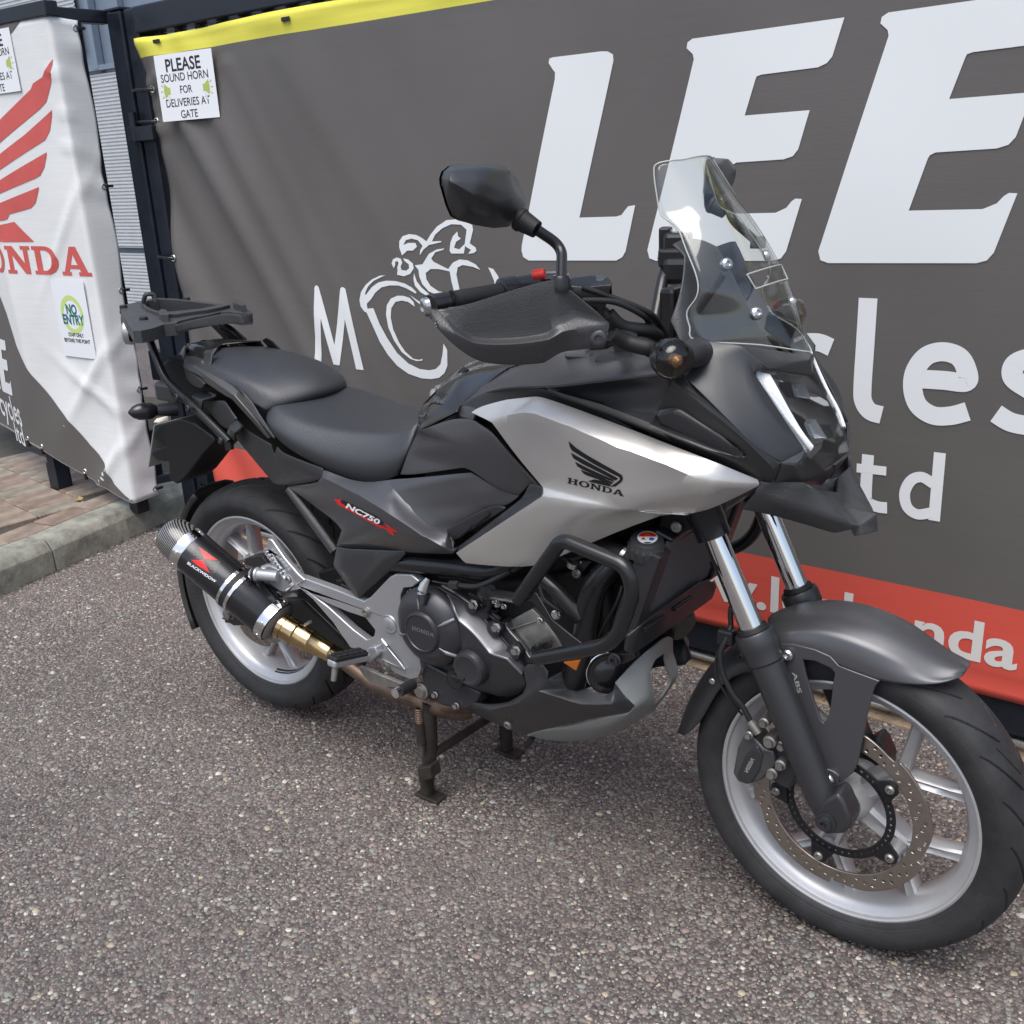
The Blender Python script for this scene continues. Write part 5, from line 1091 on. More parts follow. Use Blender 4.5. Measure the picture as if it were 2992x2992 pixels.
# ------------------------------------------------------------------ tail
tail = panel('tail_cover', dict(a=('e4',800,600,-.045), b=('e4',1030,545,.0), c=('e4',1240,560,.05), d=('e4',1060,655,-.06), e=('e4',960,690,-.085), f=('e4',945,780,-.095), g=('e4',735,655,-.060), h=('e4',760,600,-.030), i=('e4',900,640,-.06)), ['abcd'[0:3]+'di', 'idef', 'aifg', 'hag'], M['gloss'], bike, .004, .003, 3, 30); mirror_y(tail)
tl2 = panel('seat_bracket', dict(a=('e4',965,685,-.088), b=('e4',1100,635,-.075), c=('e4',1040,720,-.095), d=('e4',1025,830,-.108), e=('e4',1000,850,-.112), f=('e4',930,848,-.112), g=('e4',915,785,-.105), h=('e4',945,780,-.10)), ['abcd'[0:4]+'h', 'hdefg'], M['matte2'], bike, .004, .002, 2); mirror_y(tl2)
tb = panel('tail_end', dict(a=('e4',760,600,-.030), b=('e4',690,680,-.040), c=('e4',655,790,-.040), d=('e4',660,830,-.045), e=('e4',700,890,-.07), f=('e4',740,980,-.085), g=('e4',800,1060,-.095), h=('e4',930,1120,-.12), i=('e4',955,1050,-.130), j=('e4',830,930,-.118), k=('e4',735,870,-.095), l=('e4',705,800,-.075), m=('e4',735,655,-.062), n=Vector((-.262, 0, .93)), o=Vector((-.225, 0, .985))), ['abm', 'bclm'[0:4], 'cdekl', 'efjk'[0:4], 'fghij', 'cbn', 'ban'[0:2]+'on'], M['graphite'], bike, .004, .003, 3, 30); mirror_y(tb)
M['rail_grey'] = mat('rail_grey', (.12, .115, .117), .38, .55, bump=.05, bscale=1200)
grs = [((750, 712), (722, 790), (732, 862), .082), ((870, 772), (832, 850), (830, 928), .112), ((1080, 943), (1040, 1000), (1000, 1062), .136), ((1270, 1060), (1222, 1130), (1190, 1186), .156), ((1345, 1130), (1300, 1185), (1262, 1222), .162), ((1530, 1375), (1490, 1402), (1450, 1432), .158), ((1735, 1645), (1695, 1668), (1660, 1662), .150)]
gsec = []
for u_, m_, l_, y_ in grs:
    a, b, c_ = P('e4', *u_, -y_+.020), P('e4', *m_, -y_), P('e4', *l_, -y_+.006); gsec.append([a, a.lerp(b, .5)+Vector((0, -.001, .002)), b, b.lerp(c_, .5), c_, c_+Vector((0, .016, .002)), a+Vector((0, .006, -.012))])
grab = loft('grab_rail', gsec, M['rail_grey'], bike, True, True, 30); bev(grab, .002, 2, 30)
gf_ = mirror_y(grab); gf_.data.transform(Matrix.Translation((0, -.028, -.006)))
us_ = panel('tail_side', dict(a=('e4',1330,1090,-.130), b=('e4',1400,1150,-.138), c=('e4',1500,1260,-.14), d=('e4',1570,1390,-.142), e=('e4',1750,1650,-.146), f=('e4',1735,1670,-.148), g=('e4',1400,1250,-.145)), ['abcdefg'], M['matte2'], bike, .004, .002, 2); mirror_y(us_)
ts = panel('tail_lower', dict(a=('e4',1380,1545,-.138), b=('e4',1700,1735,-.150), c=('e5',30,500,-.152), d=('e5',60,560,-.160), e=('e5',200,640,-.162), f=('e5',465,705,-.160), g=('e5',455,770,-.163), h=('e5',420,825,-.160), i=('e5',110,870,-.148), j=('e5',0,850,-.138), k=('e4',1320,1680,-.125), l=('e4',1300,1640,-.125), m=('e5',55,670,-.158), n=('e5',0,580,-.150), o=('e5',440,790,-.163)), ['abncmnl'[0:3]+'mjkl', 'ncdfgom'[0:7], 'mohij'], M['matte'], bike, .004, .003, 3, 30); mirror_y(ts)
sf = panel('subframe_cover', dict(a=('e4',920,1265,-.10), b=('e4',1030,1235,-.115), c=('e4',1180,1240,-.13), d=('e4',1320,1445,-.142), e=('e4',1290,1470,-.142), f=('e4',1230,1580,-.125), g=('e4',1130,1530,-.11), h=('e4',960,1300,-.10)), ['abcdefgh'], M['matte2'], bike, .004, .003, 2); mirror_y(sf)
core('tail_tray', [(-.20, .86), (-.24, .94), (-.19, .97), (-.05, .955), (.12, .90), (.24, .82), (.40, .77), (.42, .70), (.20, .74), (.02, .82)], .085, M['deep_black'])
# ------------------------------------------------------------------ engine
ec_ = bpy.data.objects.new('engine', None); COL.objects.link(ec_); ec_.parent = bike; ec_.location = (0, 0, .45)
plate('crankcase_cover', [(590, 500), (700, 560), (850, 650), (960, 740), (1080, 870), (1200, 990), (1310, 1120), (1400, 1230), (1480, 1350), (1515, 1500), (1490, 1600), (1400, 1660), (1280, 1690), (1180, 1680), (980, 1630), (820, 1570), (700, 1500), (500, 1400), (280, 1280), (150, 1100), (80, 800), (110, 620), (220, 480), (400, 430), (520, 450)], -.150, .05, M['engine_dark'], ec_, (), .006, 'e1')
lowc = plate('sump_case', [(250, 1240), (340, 1290), (700, 1480), (980, 1640), (960, 1760), (780, 1835), (560, 1790), (420, 1690), (330, 1560), (290, 1380)], -.158, .10, M['engine_dark'], ec_, (), .006, 'e1')
edge = panel('cover_flange', dict(a=('e1',600,512,-.158), b=('e1',690,560,-.154), c=('e1',845,655,-.152), d=('e1',1085,880,-.152), e=('e1',1305,1125,-.152), f=('e1',1480,1345,-.152), g=('e1',1465,1430,-.168), h=('e1',1290,1250,-.182), i=('e1',1075,1190,-.186), j=('e1',905,960,-.186), k=('e1',735,830,-.186), l=('e1',690,680,-.180)), ['abl', 'bckl'[0:4], 'cdjk'[0:4], 'deij'[0:4], 'eh i'.replace(' ', ''), 'efgh'], M['engine_grey'], ec_, .006, .004, 3, 30)
cc = P('e1', 405, 905, -.178)
cl = lathe('clutch_cover', cc+Vector((0, .01, 0)), (0, -1, 0), [(0, .089), (.008, .088), (.016, .083), (.026, .072), (.032, .062), (.034, .050), (.034, .010)], M['engine_dark'], ec_, 56, True, 25)
cp = P('e1', 322, 955, -.203)
lathe('clutch_cap', cp+Vector((0, .006, 0)), (0, -1, 0), [(0, .0455), (.006, .0455), (.011, .043), (.0125, .040), (.0105, .0385), (.0105, .005)], M['engine_dark'], cl, 48, True, 25)
word = []
for Lt in serif_word('HONDA', 1, 1): word.append(join([poly(Lt)]))
wm = join(word); decal('clutch_lettering', px_map(wm, (203, 925), (252, 86), (4, -42)), 'e1', cl.children[0], M['engine_grey'], cl, .0009)
for ang_, ln in ((95, .5), (28, 1), (-30, 1), (200, 1)):
    a = R(ang_); p0 = cc+Vector((math.cos(a)*.050, -.023, math.sin(a)*.050)); p1 = cc+Vector((math.cos(a)*.086, -.006, math.sin(a)*.086))
    tube('rib', [p0, p0.lerp(p1, .5)+Vector((0, -.004, 0)), p1], [.0015, .0045, .004], M['engine_grey'], cl, 10)
lathe('starter_cap', P('e1', 900, 1338, -.172), (0, -1, 0), [(0, .041), (.012, .040), (.020, .036), (.022, .030), (.021, .028), (.021, .006)], M['engine_dark'], ec_, 40)
lathe('filler_neck', P('e1', 725, 1470, -.17), (.1, -1, .1), [(0, .022), (.012, .021)], M['deep_black'], ec_, 28)
of = lathe('oil_filler_cap', P('e1', 730, 1475, -.176), (.1, -1, .1), [(0, .0195), (.010, .0195), (.013, .017), (.013, .005)], M['can_black'], ec_, 30)
bx = box('cap_grip', P('e1', 733, 1462, -.193), (.033, .010, .007), M['can_black'], of, 0, .002)
for a, b in ((910, 637), (1165, 897), (1388, 1157)):
    lathe('bolt_boss', P('e1', a, b, -.155), (0, -1, 0), [(0, .017), (.012, .016)], M['engine_dark'], ec_, 18)
    lathe('flange_bolt', P('e1', a, b, -.168), (0, -1, 0), [(0, .011), (.002, .011), (.0025, .0075), (.010, .0075)], M['bright_bolt'], ec_, 6)
for a, b in ((200, 497), (310, 1375), (475, 1655), (715, 1780)): lathe('flange_bolt', P('e1', a, b, -.160), (0, -1, 0), [(0, .008), (.002, .008), (.0025, .006), (.009, .006)], M['bright_bolt'], ec_, 6)
panel('cover_face', dict(a=('e1',735,832,-.185), b=('e1',905,962,-.185), c=('e1',1075,1192,-.185), d=('e1',1290,1252,-.181), e=('e1',1465,1432,-.167), f=('e1',1500,1560,-.160), g=('e1',1420,1640,-.156), h=('e1',1200,1690,-.154), i=('e1',980,1632,-.154), j=('e1',780,1540,-.160), k=('e1',640,1330,-.168), l=('e1',700,1100,-.178), m=('e1',1060,1420,-.178)), ['ablm'[0:3], 'bcml', 'cdm', 'defgm', 'ghim', 'ijkm', 'klm'], M['engine_dark'], ec_, .006, .003, 3, 30)
# cylinder block and head seen through the crash bar
blk = panel('cylinder_block', dict(a=('e1',1265,850,-.125), b=('e1',1560,690,-.125), c=('e1',1770,890,-.125), d=('e1',1910,1120,-.125), e=('e1',1880,1210,-.125), f=('e1',1610,1290,-.135), g=('e1',1480,1120,-.135), h=('e1',1320,960,-.135), i=('e1',1640,1000,-.132)), ['abch', 'hci', 'cdi', 'defi'[0:4], 'fghi'[0:4]], M['raw_alloy'], ec_, .03, .003, 2, 20)
tube('gasket_edge', [P('e1', *q, -.143) for q in ((1262, 845), (1275, 890), (1330, 960), (1440, 1080), (1490, 1150), (1530, 1220), (1610, 1290))], .0028, M['bright_bolt'], ec_, 8)
tube('block_rib', [P('e1', 1335, 915, -.137), P('e1', 1650, 815, -.128)], .0022, M['raw_alloy'], ec_, 8)
plate('block_flange', [(1090, 880), (1210, 840), (1265, 860), (1330, 980), (1480, 1140), (1600, 1300), (1480, 1340), (1310, 1125)], -.145, .03, M['engine_dark'], ec_, (), .003, 'e1')
for q0, q1 in (((1085, 760), (1190, 840)), ((1120, 740), (1210, 810))): tube('drain_pipe', [P('e1', *q0, -.14), P('e1', *q1, -.14)], .004, M['engine_dark'], ec_, 8)
plate('head_cover', [(205, 820), (400, 690), (560, 640), (700, 900), (560, 1150), (330, 1080), (230, 900)], -.09, .06, M['engine_dark'], ec_, (), .006, 'e2')
lathe('starter_motor', P('e1', 1030, 690, -.12), (.35, -1, .1), [(0, .022), (.03, .022), (.034, .018)], M['engine_dark'], ec_, 20)
core('cam_cover', [(.92, .58), (.98, .70), (1.08, .74), (1.16, .70), (1.12, .58), (1.0, .50)], .09, M['deep_black'])
# clutch lever and cable
pl_ = [P('e1', 390, 350, -.19), P('e1', 350, 420, -.195), P('e1', 325, 490, -.20)]
tube('clutch_arm', pl_, [.0035, .0065, .0070], M['bright_bolt'], ec_, 8, 1.5); lathe('arm_pivot', P('e1', 325, 500, -.196), (0, -.3, 1), [(-.003, .0115), (.002, .0115), (.004, .005), (.007, .005)], M['bright_bolt'], ec_, 16)
tube('arm_boss', [P('e1', 322, 650, -.205), P('e1', 330, 540, -.196)], [.006, .013], M['engine_dark'], ec_, 12)
tube('clutch_cable', catmull([P('e1', 440, 380, -.19), P('e1', 640, 415, -.19), P('e1', 900, 440, -.185), P('e1', 1050, 400, -.18), P('e1', 1320, 265, -.165)], 6), [.0022]*7+[.0055]*18, M['soft_rubber'], ec_, 8)
tube('cable_adjuster', [P('e1', 640, 420, -.19), P('e1', 740, 425, -.19)], .009, M['engine_dark'], ec_, 6); tube('cable_bracket', [P('e1', 560, 425, -.175), P('e1', 720, 510, -.175), P('e1', 900, 640, -.168)], .006, M['engine_dark'], ec_, 8, .5)
# ------------------------------------------------------------------ frame tubes and crash bar
fr_ = bpy.data.objects.new('frame', None); COL.objects.link(fr_); fr_.parent = bike; fr_.location = (0, 0, .6)
tube('frame_tube', catmull([P('e5', 1080, 1620, -.155), P('e1', 30, 170, -.16), P('e1', 600, 215, -.16), P('e1', 1200, 250, -.155), P('e2', -60, 290, -.15)], 6), .0185, M['frame_black'], fr_, 20)
tube('frame_tube', catmull([P('c8', 930, 350, -.15), P('c8', 1020, 440, -.15), P('c8', 1160, 590, -.145)], 5), .0165, M['frame_black'], fr_, 18)
tube('frame_tube', catmull([P('c8', 1420, 200, -.10), P('c8', 1300, 320, -.125), P('c8', 1220, 440, -.135), P('c8', 1190, 580, -.135), P('c8', 1170, 720, -.135), P('c8', 1110, 980, -.130)], 6), .0235, M['frame_black'], fr_, 20)
tube('radiator_hose', catmull([P('e2', 480, 320, -.135), P('e2', 640, 370, -.145), P('e2', 870, 470, -.15), P('e2', 960, 520, -.15)], 5), .0165, M['soft_rubber'], fr_, 16)
tube('hose_clip', [P('e2', 850, 455, -.15), P('e2', 885, 480, -.15)], .0185, M['zinc'], fr_, 18)
tube('header_pipe', catmull([P('e2', 720, 640, -.06), P('e2', 620, 900, -.085), P('e2', 560, 1200, -.08), P('e2', 520, 1420, -.07)], 6), .019, M['frame_black'], fr_, 16)
plate('downtube_gusset', [(260, 520), (500, 540), (420, 640), (380, 690), (310, 680), (280, 600)], -.12, .02, M['engine_dark'], fr_, (), .002, 'e2')
bolt('frame_bolt', P('e2', 335, 675, -.125), (0, -1, 0), .010, M['raw_alloy'], fr_); bolt('cowl_bolt', P('e2', 1455, 150, -.12), (.2, -1, 0), .010, M['raw_alloy'], fr_)
plate('cowl_stay', [(1290, 30), (1640, -40), (1700, 180), (1580, 190), (1400, 300), (1290, 360), (1240, 240)], -.112, .006, M['deep_black'], fr_, (), .001, 'e2')
crash = tube('crash_bar', fillet([P('c8', 800, 490, -.262), P('c8', 1035, 165, -.270), P('c8', 1075, 158, -.270), P('c8', 1415, 300, -.270), P('c8', 1452, 440, -.270), P('c8', 1352, 735, -.270), P('c8', 905, 820, -.245)], .045, 7), .0133, M['frame_black'], bike, 20)
tube('bar_mount', fillet([P('c8', 800, 480, -.262), P('c8', 740, 470, -.225), P('c8', 620, 452, -.16)], .02), .0105, M['frame_black'], crash, 14)
tube('bar_mount', fillet([P('c8', 908, 818, -.244), P('c8', 900, 775, -.215), P('c8', 960, 735, -.14)], .02), .0125, M['frame_black'], crash, 14)
plate('bar_brace', [(862, 432), (905, 455), (990, 600), (1100, 690), (1170, 742), (1060, 772), (1060, 740), (1020, 670), (880, 500), (840, 490)], -.262, .005, M['frame_black'], crash, (), .0012, 'c8')
lathe('mount_collar', P('c8', 620, 440, -.175), P('c8', 740, 470, -.225)-P('c8', 620, 452, -.16), [(-.012, .0165), (.010, .0165)], M['frame_black'], crash, 16)
cm = mirror_y(crash)
# ------------------------------------------------------------------ radiator
rad = bpy.data.objects.new('radiator', None); COL.objects.link(rad); rad.parent = bike; rad.location = (1.2-.75, 0, .68)
M['fins'] = mat('radiator_core', (.15, .15, .155), .65)
rt, rb = Vector((1.235, 0, .765)), Vector((1.178, 0, .590)); rn = Vector(((rt-rb).z, 0, -(rt-rb).x)).normalized()
V, Fc = [], []
for i in range(43):                                      # thin upright tubes of the core
    y = -.134+.268*i/42; b = len(V)
    for p in (rb, rt):
        for dy, dn in ((-.0015, -.0024), (-.0015, .0), (.0015, .0), (.0015, -.0024)): V.append(Vector((p.x, y+dy, p.z))+rn*dn)
    Fc += [(b, b+1, b+5, b+4), (b+1, b+2, b+6, b+5), (b+2, b+3, b+7, b+6)]
mesh('core', V, Fc, M['fins'], rad, 0)
mesh('core_gap_shade', [Vector((p.x, y, p.z))-rn*.0026 for y in (-.14, .14) for p in (rb, rt)], [(0, 1, 3, 2)], M['deep_black'], rad, 0)  # black sheet stands in for the shade deep between the tubes
def slab(name, y0, y1, p0, p1, t0, t1, m):
    vs = [Vector((p.x, y, p.z))+rn*t for y in (y0, y1) for p in (p0, p1) for t in (t0, t1)]
    bm = bmesh.new(); w = [bm.verts.new(v) for v in vs]
    for f in ((0, 1, 3, 2), (4, 6, 7, 5), (0, 4, 5, 1), (2, 3, 7, 6), (0, 2, 6, 4), (1, 5, 7, 3)): bm.faces.new([w[i] for i in f])
    return bev(from_bm(name, bm, m, rad, 0), .004)
slab('side_tank', -.178, -.137, rb, rt+Vector((0, 0, -.01)), -.035, .010, M['engine_dark']); slab('side_tank', .137, .175, rb, rt, -.035, .010, M['engine_dark'])
slab('top_frame', -.136, .136, rt, rt+(rt-rb)*.05, -.03, .008, M['frame_black']); slab('bottom_frame', -.175, .175, rb-(rt-rb)*.06, rb-(rt-rb)*.004, -.03, .008, M['frame_black'])
M['seal_reflection'] = mat('seal_reflection', (.10, .038, .032), .5)  # red banner's reflection put into the strip's base colour
tube('seal_strip', [P('e2', 1275, 430, -.138), P('e2', 1310, 400, -.125), P('e2', 1650, 192, -.03)], .004, M['seal_reflection'], rad, 8); tube('seal_strip', [P('e2', 1230, 490, -.14), P('e2', 1170, 620, -.14), P('e2', 1060, 960, -.14)], .0045, M['seal_reflection'], rad, 8)
ca = Vector((.18, -.20, 1)).normalized(); cq = P('e2', 1118, 385, -.155)
kb = bmesh.new(); u, v, w = frame(ca); rr_ = []
for d, r_ in ((-.014, .031), (.006, .0325), (.010, .030), (.018, .028), (.020, .022)):
    rr_.append([kb.verts.new(cq+w*d+(u*math.cos(2*math.pi*i/48)+v*math.sin(2*math.pi*i/48))*(r_+(.0018*math.cos(i*2*math.pi/48*16) if d < .008 else 0))) for i in range(48)])
for A_, B_ in zip(rr_, rr_[1:]):
    for i in range(48): kb.faces.new((A_[i], A_[(i+1) % 48], B_[(i+1) % 48], B_[i]))
kb.faces.new(rr_[-1]); cap = from_bm('radiator_cap', kb, M['matte2'], rad, 40)
tube('filler_neck', [cq-ca*.045, cq-ca*.012], .022, M['engine_dark'], rad, 18)
cb = bvh_of([cap]); eo = [(1128+115*math.cos(a), 272+70*math.sin(a)) for a in np.linspace(0, 2*math.pi, 33)[:-1]]
decal('cap_label', px_poly([eo], 30), 'e2', cb, M['decal_white'], cap, .0006)
decal('cap_label_band', px_poly([[(1128+108*math.cos(a), 272+64*math.sin(a)) for a in np.linspace(math.pi*1.05, 2*math.pi-.05*math.pi, 16)]], 30), 'e2', cb, M['decal_red'], cap, .0010)
decal('cap_label_band', px_poly([[(1128+70*math.cos(a), 285+55*math.sin(a)) for a in np.linspace(.25*math.pi, .75*math.pi, 9)]], 30), 'e2', cb, M['decal_black'], cap, .0010)
decal('warning_triangle', px_poly([[(1122, 215), (1085, 256), (1162, 256)]], 30), 'e2', cb, M['amber'], cap, .0014); decal('warning_triangle', px_poly([[(1080, 264), (1050, 296), (1112, 296)]], 30), 'e2', cb, M['amber'], cap, .0014)
M['decal_blue'] = mat('decal_blue', (.03, .12, .45), .35); decal('cap_symbol', px_poly([[(1175+30*math.cos(a), 288+17*math.sin(a)) for a in np.linspace(0, 2*math.pi, 17)[:-1]]], 30), 'e2', cb, M['decal_blue'], cap, .0014)
# lower guard and brackets
panel('radiator_guard', dict(a=('e2',905,1385,-.190), b=('e2',1060,1260,-.168), c=('e2',1740,755,.06), d=('e2',1890,770,.10), e=('e2',1910,830,.10), f=('e2',1870,960,.09), g=('e2',1250,1400,-.11), h=('e2',960,1600,-.175), i=('e2',880,1560,-.190)), ['abhi'[0:4], 'bcgh'[0:4], 'cdefg'], M['matte'], rad, .008, .003, 2)
for q0, q1 in (((1095, 1310), (1310, 1170)), ((1420, 1080), (1620, 950))): tube('guard_rod', [P('e2', *q0, -.165+(q0[0]-1095)*.0003), P('e2', *q1, -.105+(q0[0]-1095)*.0003)], .0052, M['frame_black'], rad, 10)
lathe('fan_housing', P('e2', 1520, 1270, .08), (.75, -.2, -.3), [(-.02, .034), (.0, .036), (.008, .030)], M['frame_black'], rad, 28)
plate('bar_plate', [(800, 1590), (960, 1575), (990, 1640), (860, 1700), (700, 1690), (690, 1620)], -.15, .02, M['frame_black'], crash, (), .002, 'e2')
lathe('plate_bolt', P('e2', 760, 1650, -.156), (.1, -1, .1), [(0, .0125), (.003, .0125), (.004, .0095), (.010, .009), (.010, .0055), (.004, .005)], M['engine_dark'], crash, 20)
# horn, oil filter, reflector
hq = P('e2', 690, 1820, -.120); hn = Vector((.62, -.75, .10))
horn = lathe('horn', hq-hn.normalized()*.02, hn, [(-.012, .020), (0, .033), (.008, .040), (.014, .041)], M['can_black'], bike, 32); lathe('horn_rim', hq-hn.normalized()*.02, hn, [(.004, .0405), (.006, .0425), (.0125, .0425), (.0135, .0405)], M['chrome'], horn, 32)
lathe('horn_face', hq-hn.normalized()*.02, hn, [(.012, .040), (.020, .038), (.018, .028), (.022, .020), (.024, .010)], M['can_black'], horn, 32)
lathe('oil_filter', P('e2', 290, 1850, -.10), (.55, -.75, -.1), [(-.06, .034), (.0, .034), (.012, .032), (.016, .026)], M['can_black'], bike, 30)
plate('amber_reflector', [(175, 1685), (365, 1660), (320, 1778)], -.195, .006, M['amber'], bike, (), .001, 'e2')
# hoses, wires and clips in the gap between cover and radiator
for pts, r_, m_ in (([('e2', 20, 850, -.15), ('e2', 90, 1010, -.16), ('e2', 180, 1100, -.15)], .0035, 'soft_rubber'), ([('e1', 1650, 430, -.16), ('e1', 1700, 580, -.165), ('e1', 1840, 690, -.16), ('e1', 1930, 730, -.15)], .0040, 'soft_rubber'),
        ([('e2', 840, 820, -.13), ('e2', 780, 1010, -.14), ('e2', 640, 1260, -.13), ('e2', 560, 1420, -.12)], .0030, 'soft_rubber'), ([('e2', 150, 480, -.15), ('e2', 260, 520, -.15), ('e2', 420, 470, -.14), ('e2', 560, 500, -.13)], .0055, 'soft_rubber'),
        ([('e1', 860, 520, -.14), ('e1', 1000, 600, -.145), ('e1', 1120, 720, -.14), ('e1', 1180, 700, -.13)], .0045, 'soft_rubber'), ([('e1', 1020, 640, -.15), ('e1', 1090, 600, -.155), ('e1', 1060, 700, -.155), ('e1', 1000, 690, -.15)], .006, 'soft_rubber'),
        ([('e1', 520, 330, -.14), ('e1', 760, 350, -.145), ('e1', 980, 390, -.145), ('e1', 1080, 350, -.14)], .0040, 'soft_rubber'), ([('e5', 640, 1800, -.13), ('e5', 760, 1860, -.13), ('e5', 900, 1925, -.14), ('e1', 60, 290, -.14), ('e1', 250, 300, -.14)], .0045, 'soft_rubber')):
    tube('engine_hose', catmull([P(*q) for q in pts], 6), r_, M[m_], fr_, 10)
for k_, a, b, y_, r_ in (('e2', 95, 1140, -.15, .009), ('e2', 115, 1120, -.15, .006), ('e1', 1840, 755, -.15, .010), ('e1', 1665, 590, -.155, .007), ('e1', 1180, 640, -.14, .006), ('e1', 1255, 660, -.14, .006), ('e2', 370, 550, -.13, .004), ('e1', 1660, 820, -.13, .007), ('e1', 1150, 600, -.15, .0055)):
    lathe('small_bolt', P(k_, a, b, y_), (.15, -1, .1), [(0, r_), (.004, r_), (.005, r_*.7), (.009, r_*.65)], M['bright_bolt'], fr_, 8)
lathe('hose_band', P('e2', 290, 560, -.15), (.4, -.2, .9), [(-.006, .012), (.006, .012)], M['zinc'], fr_, 16); plate('wiring_plug', [(1110, 560), (1170, 590), (1200, 660), (1150, 640)], -.15, .012, M['raw_alloy'], fr_, (), .001, 'e1')
# ------------------------------------------------------------------ belly pan
bl = dict(a=('c8',490,1105,-.135), b=('c8',545,1066,-.162), c=('c8',640,1080,-.170), d=('c8',745,1066,-.172), e=('c8',825,1020,-.176), f=('c8',848,970,-.178), g=('c8',828,880,-.180), h=('c8',850,852,-.178), i=('c8',940,856,-.176), j=('c8',970,892,-.174), k=('c8',966,938,-.178), l=('c8',1048,895,-.150), m=('c8',1060,950,-.150), n=('c8',1085,990,-.152), o=('c8',1130,1003,-.150), p=('c8',1190,988,-.146), q=('c8',1240,1022,-.150), r=('c8',1290,1032,-.148), s=('c8',1340,1000,-.140), t=('c8',1350,966,-.135), u=('c8',1385,1005,-.128), v=('c8',1402,1040,-.128), w=('c8',1461,1086,-.116), x=('c8',1432,1124,-.112), y=('c8',1250,1152,-.122), z=('c8',900,1228,-.120), A=('c8',830,1256,-.110),
 B=('c8',640,1112,-.180), C=('c8',800,1068,-.186), D=('c8',905,1000,-.188), E=('c8',1150,1080,-.172), F=('c8',1330,1080,-.156))
belly = panel('belly_cover', bl, ['abB', 'bcB', 'cdCB'[0:4], 'deC', 'efDC'[0:4], 'fgk'[0:3]+'D', 'ghijk', 'klmnED'[0:6], 'nopE', 'pqFE'[0:4], 'qrF', 'rstuv'[0:5]+'F', 'vwxF', 'xyEF'[0:4], 'yzBCDE'[0:2]+'CDE', 'zABC'[0:4], 'AaB'], M['matte'], bike, .004, .004, 3, 40)
mirror_y(belly); bolt('belly_bolt', P('c8', 745, 1192, -.150), (0, -1, -.2), .010, M['raw_alloy'], belly)
nz = dict(a=('e3',955,470,-.132), b=('e3',1130,290,-.120), c=('e3',1290,160,-.085), d=('e3',1470,6,.010), e=('e3',1502,60,.045), f=('e3',1502,175,.045), g=('e3',1555,340,.045), h=('e3',1550,400,.045), i=('e3',1480,525,.045), j=('e3',1345,700,.045), k=('e3',1240,775,.045), l=('e3',1100,880,.045), m=('e3',900,965,.045), n=('e3',690,1012,.045), o=('e3',400,1022,-.03), p=('e3',130,972,-.095), q=('e3',245,916,-.105), r=('e3',480,905,-.105), s=('e3',740,822,-.112), t=('e3',1075,768,-.113), u=('e3',1148,690,-.116), v=('e3',1025,560,-.130),
 A=('e3',1432,182,.0), B=('e3',1335,250,-.062), C=('e3',1292,345,-.080), D=('e3',1292,440,-.080), E=('e3',1318,540,-.070), F=('e3',1336,665,-.045), G=('e3',1400,600,.01), H=('e3',1482,485,.025), I=('e3',1488,430,.025), J=('e3',1442,330,.015), K=('e3',1428,250,.010), L=('e3',1250,400,-.098), N=('e3',1280,600,-.085), O=('e3',1255,765,.02), Q=('e3',800,935,-.085))
gn_ = panel('belly_nose', nz, ['abLv', 'bcBL', 'cdAB', 'defA', 'fKAf'[:3], 'fgJK'[0:4], 'ghIJ', 'hiHI', 'ijGH', 'jFG', 'BCL', 'CDL', 'DENL'[0:4], 'EFN', 'LNuv', 'NFjOu'[0:5], 'Ojk', 'uOkt', 'tklQ'[0:4], 'Qlmn', 'stQ', 'srQ', 'rqQ', 'qponQ'], M['grey_nose'], bike, .004, .006, 4, 60)
tube('drain_hose', [P('e3', 180, 985, -.09), P('e3', 120, 1060, -.09)], .007, M['soft_rubber'], bike, 10)
# ------------------------------------------------------------------ footrest hanger, pegs, pedal
hang = plate('footrest_hanger', [(1000, 680), (1075, 705), (1280, 780), (1480, 862), (1530, 830), (1600, 755), (1665, 688), (1700, 672), (1815, 676), (1872, 722), (1830, 760), (1765, 765), (1738, 820), (1738, 920), (1765, 1020), (1840, 1130), (1868, 1250), (1882, 1340), (1862, 1400), (1815, 1416), (1700, 1370), (1590, 1290), (1500, 1265), (1470, 1215), (1385, 1190), (1260, 1010), (1120, 850), (1035, 775), (965, 795), (900, 780), (925, 720), (950, 690)], -.172, .020, M['cast_silver'], bike, [[(1100, 805), (1210, 870), (1360, 935), (1490, 978), (1558, 1065), (1553, 1110), (1500, 1135), (1400, 1060), (1230, 905)]], .005, 'c7')
for a, b, r_ in ((1500, 935, .013), (1642, 1316, .013), (1530, 1240, .013)):
    lathe('hanger_bolt', P('c7', a, b, -.172), (0, -1, 0), [(0, .0125), (.003, .012), (.004, .009), (.007, .0085), (.007, .005), (.003, .004)], M['raw_alloy'], hang, 20)
lathe('hanger_boss', P('c7', 1665, 1020, -.171), (0, -1, 0), [(0, .022), (.004, .020), (.0035, .0165), (.006, .012), (.0065, .004)], M['cast_silver'], hang, 30)
panel('hanger_web', dict(a=('c7',1565,1240,-.175), b=('c7',1640,1180,-.180), c=('c7',1600,1130,-.176), d=('c7',1765,1345,-.178), e=('c7',1600,1270,-.178)), ['cbd', 'bad'[:3], 'aed'], M['cast_silver'], hang, .004, .002, 2)
plate('pillion_hanger', [(800, 418), (830, 430), (920, 560), (1015, 670), (1065, 715), (1010, 745), (950, 770), (920, 735), (880, 700), (830, 600), (765, 505), (775, 490), (800, 488)], -.176, .014, M['cast_silver'], hang, [[(838, 530), (890, 588), (925, 640), (905, 642), (868, 598)]], .003, 'c7')
bm = bmesh.new()
for i in range(7): t = i/6; add_box(bm, P('c7', 795+115*t, 520+140*t, -.184), (.010, .006, .004), Matrix.Rotation(R(-55), 3, 'Y'))
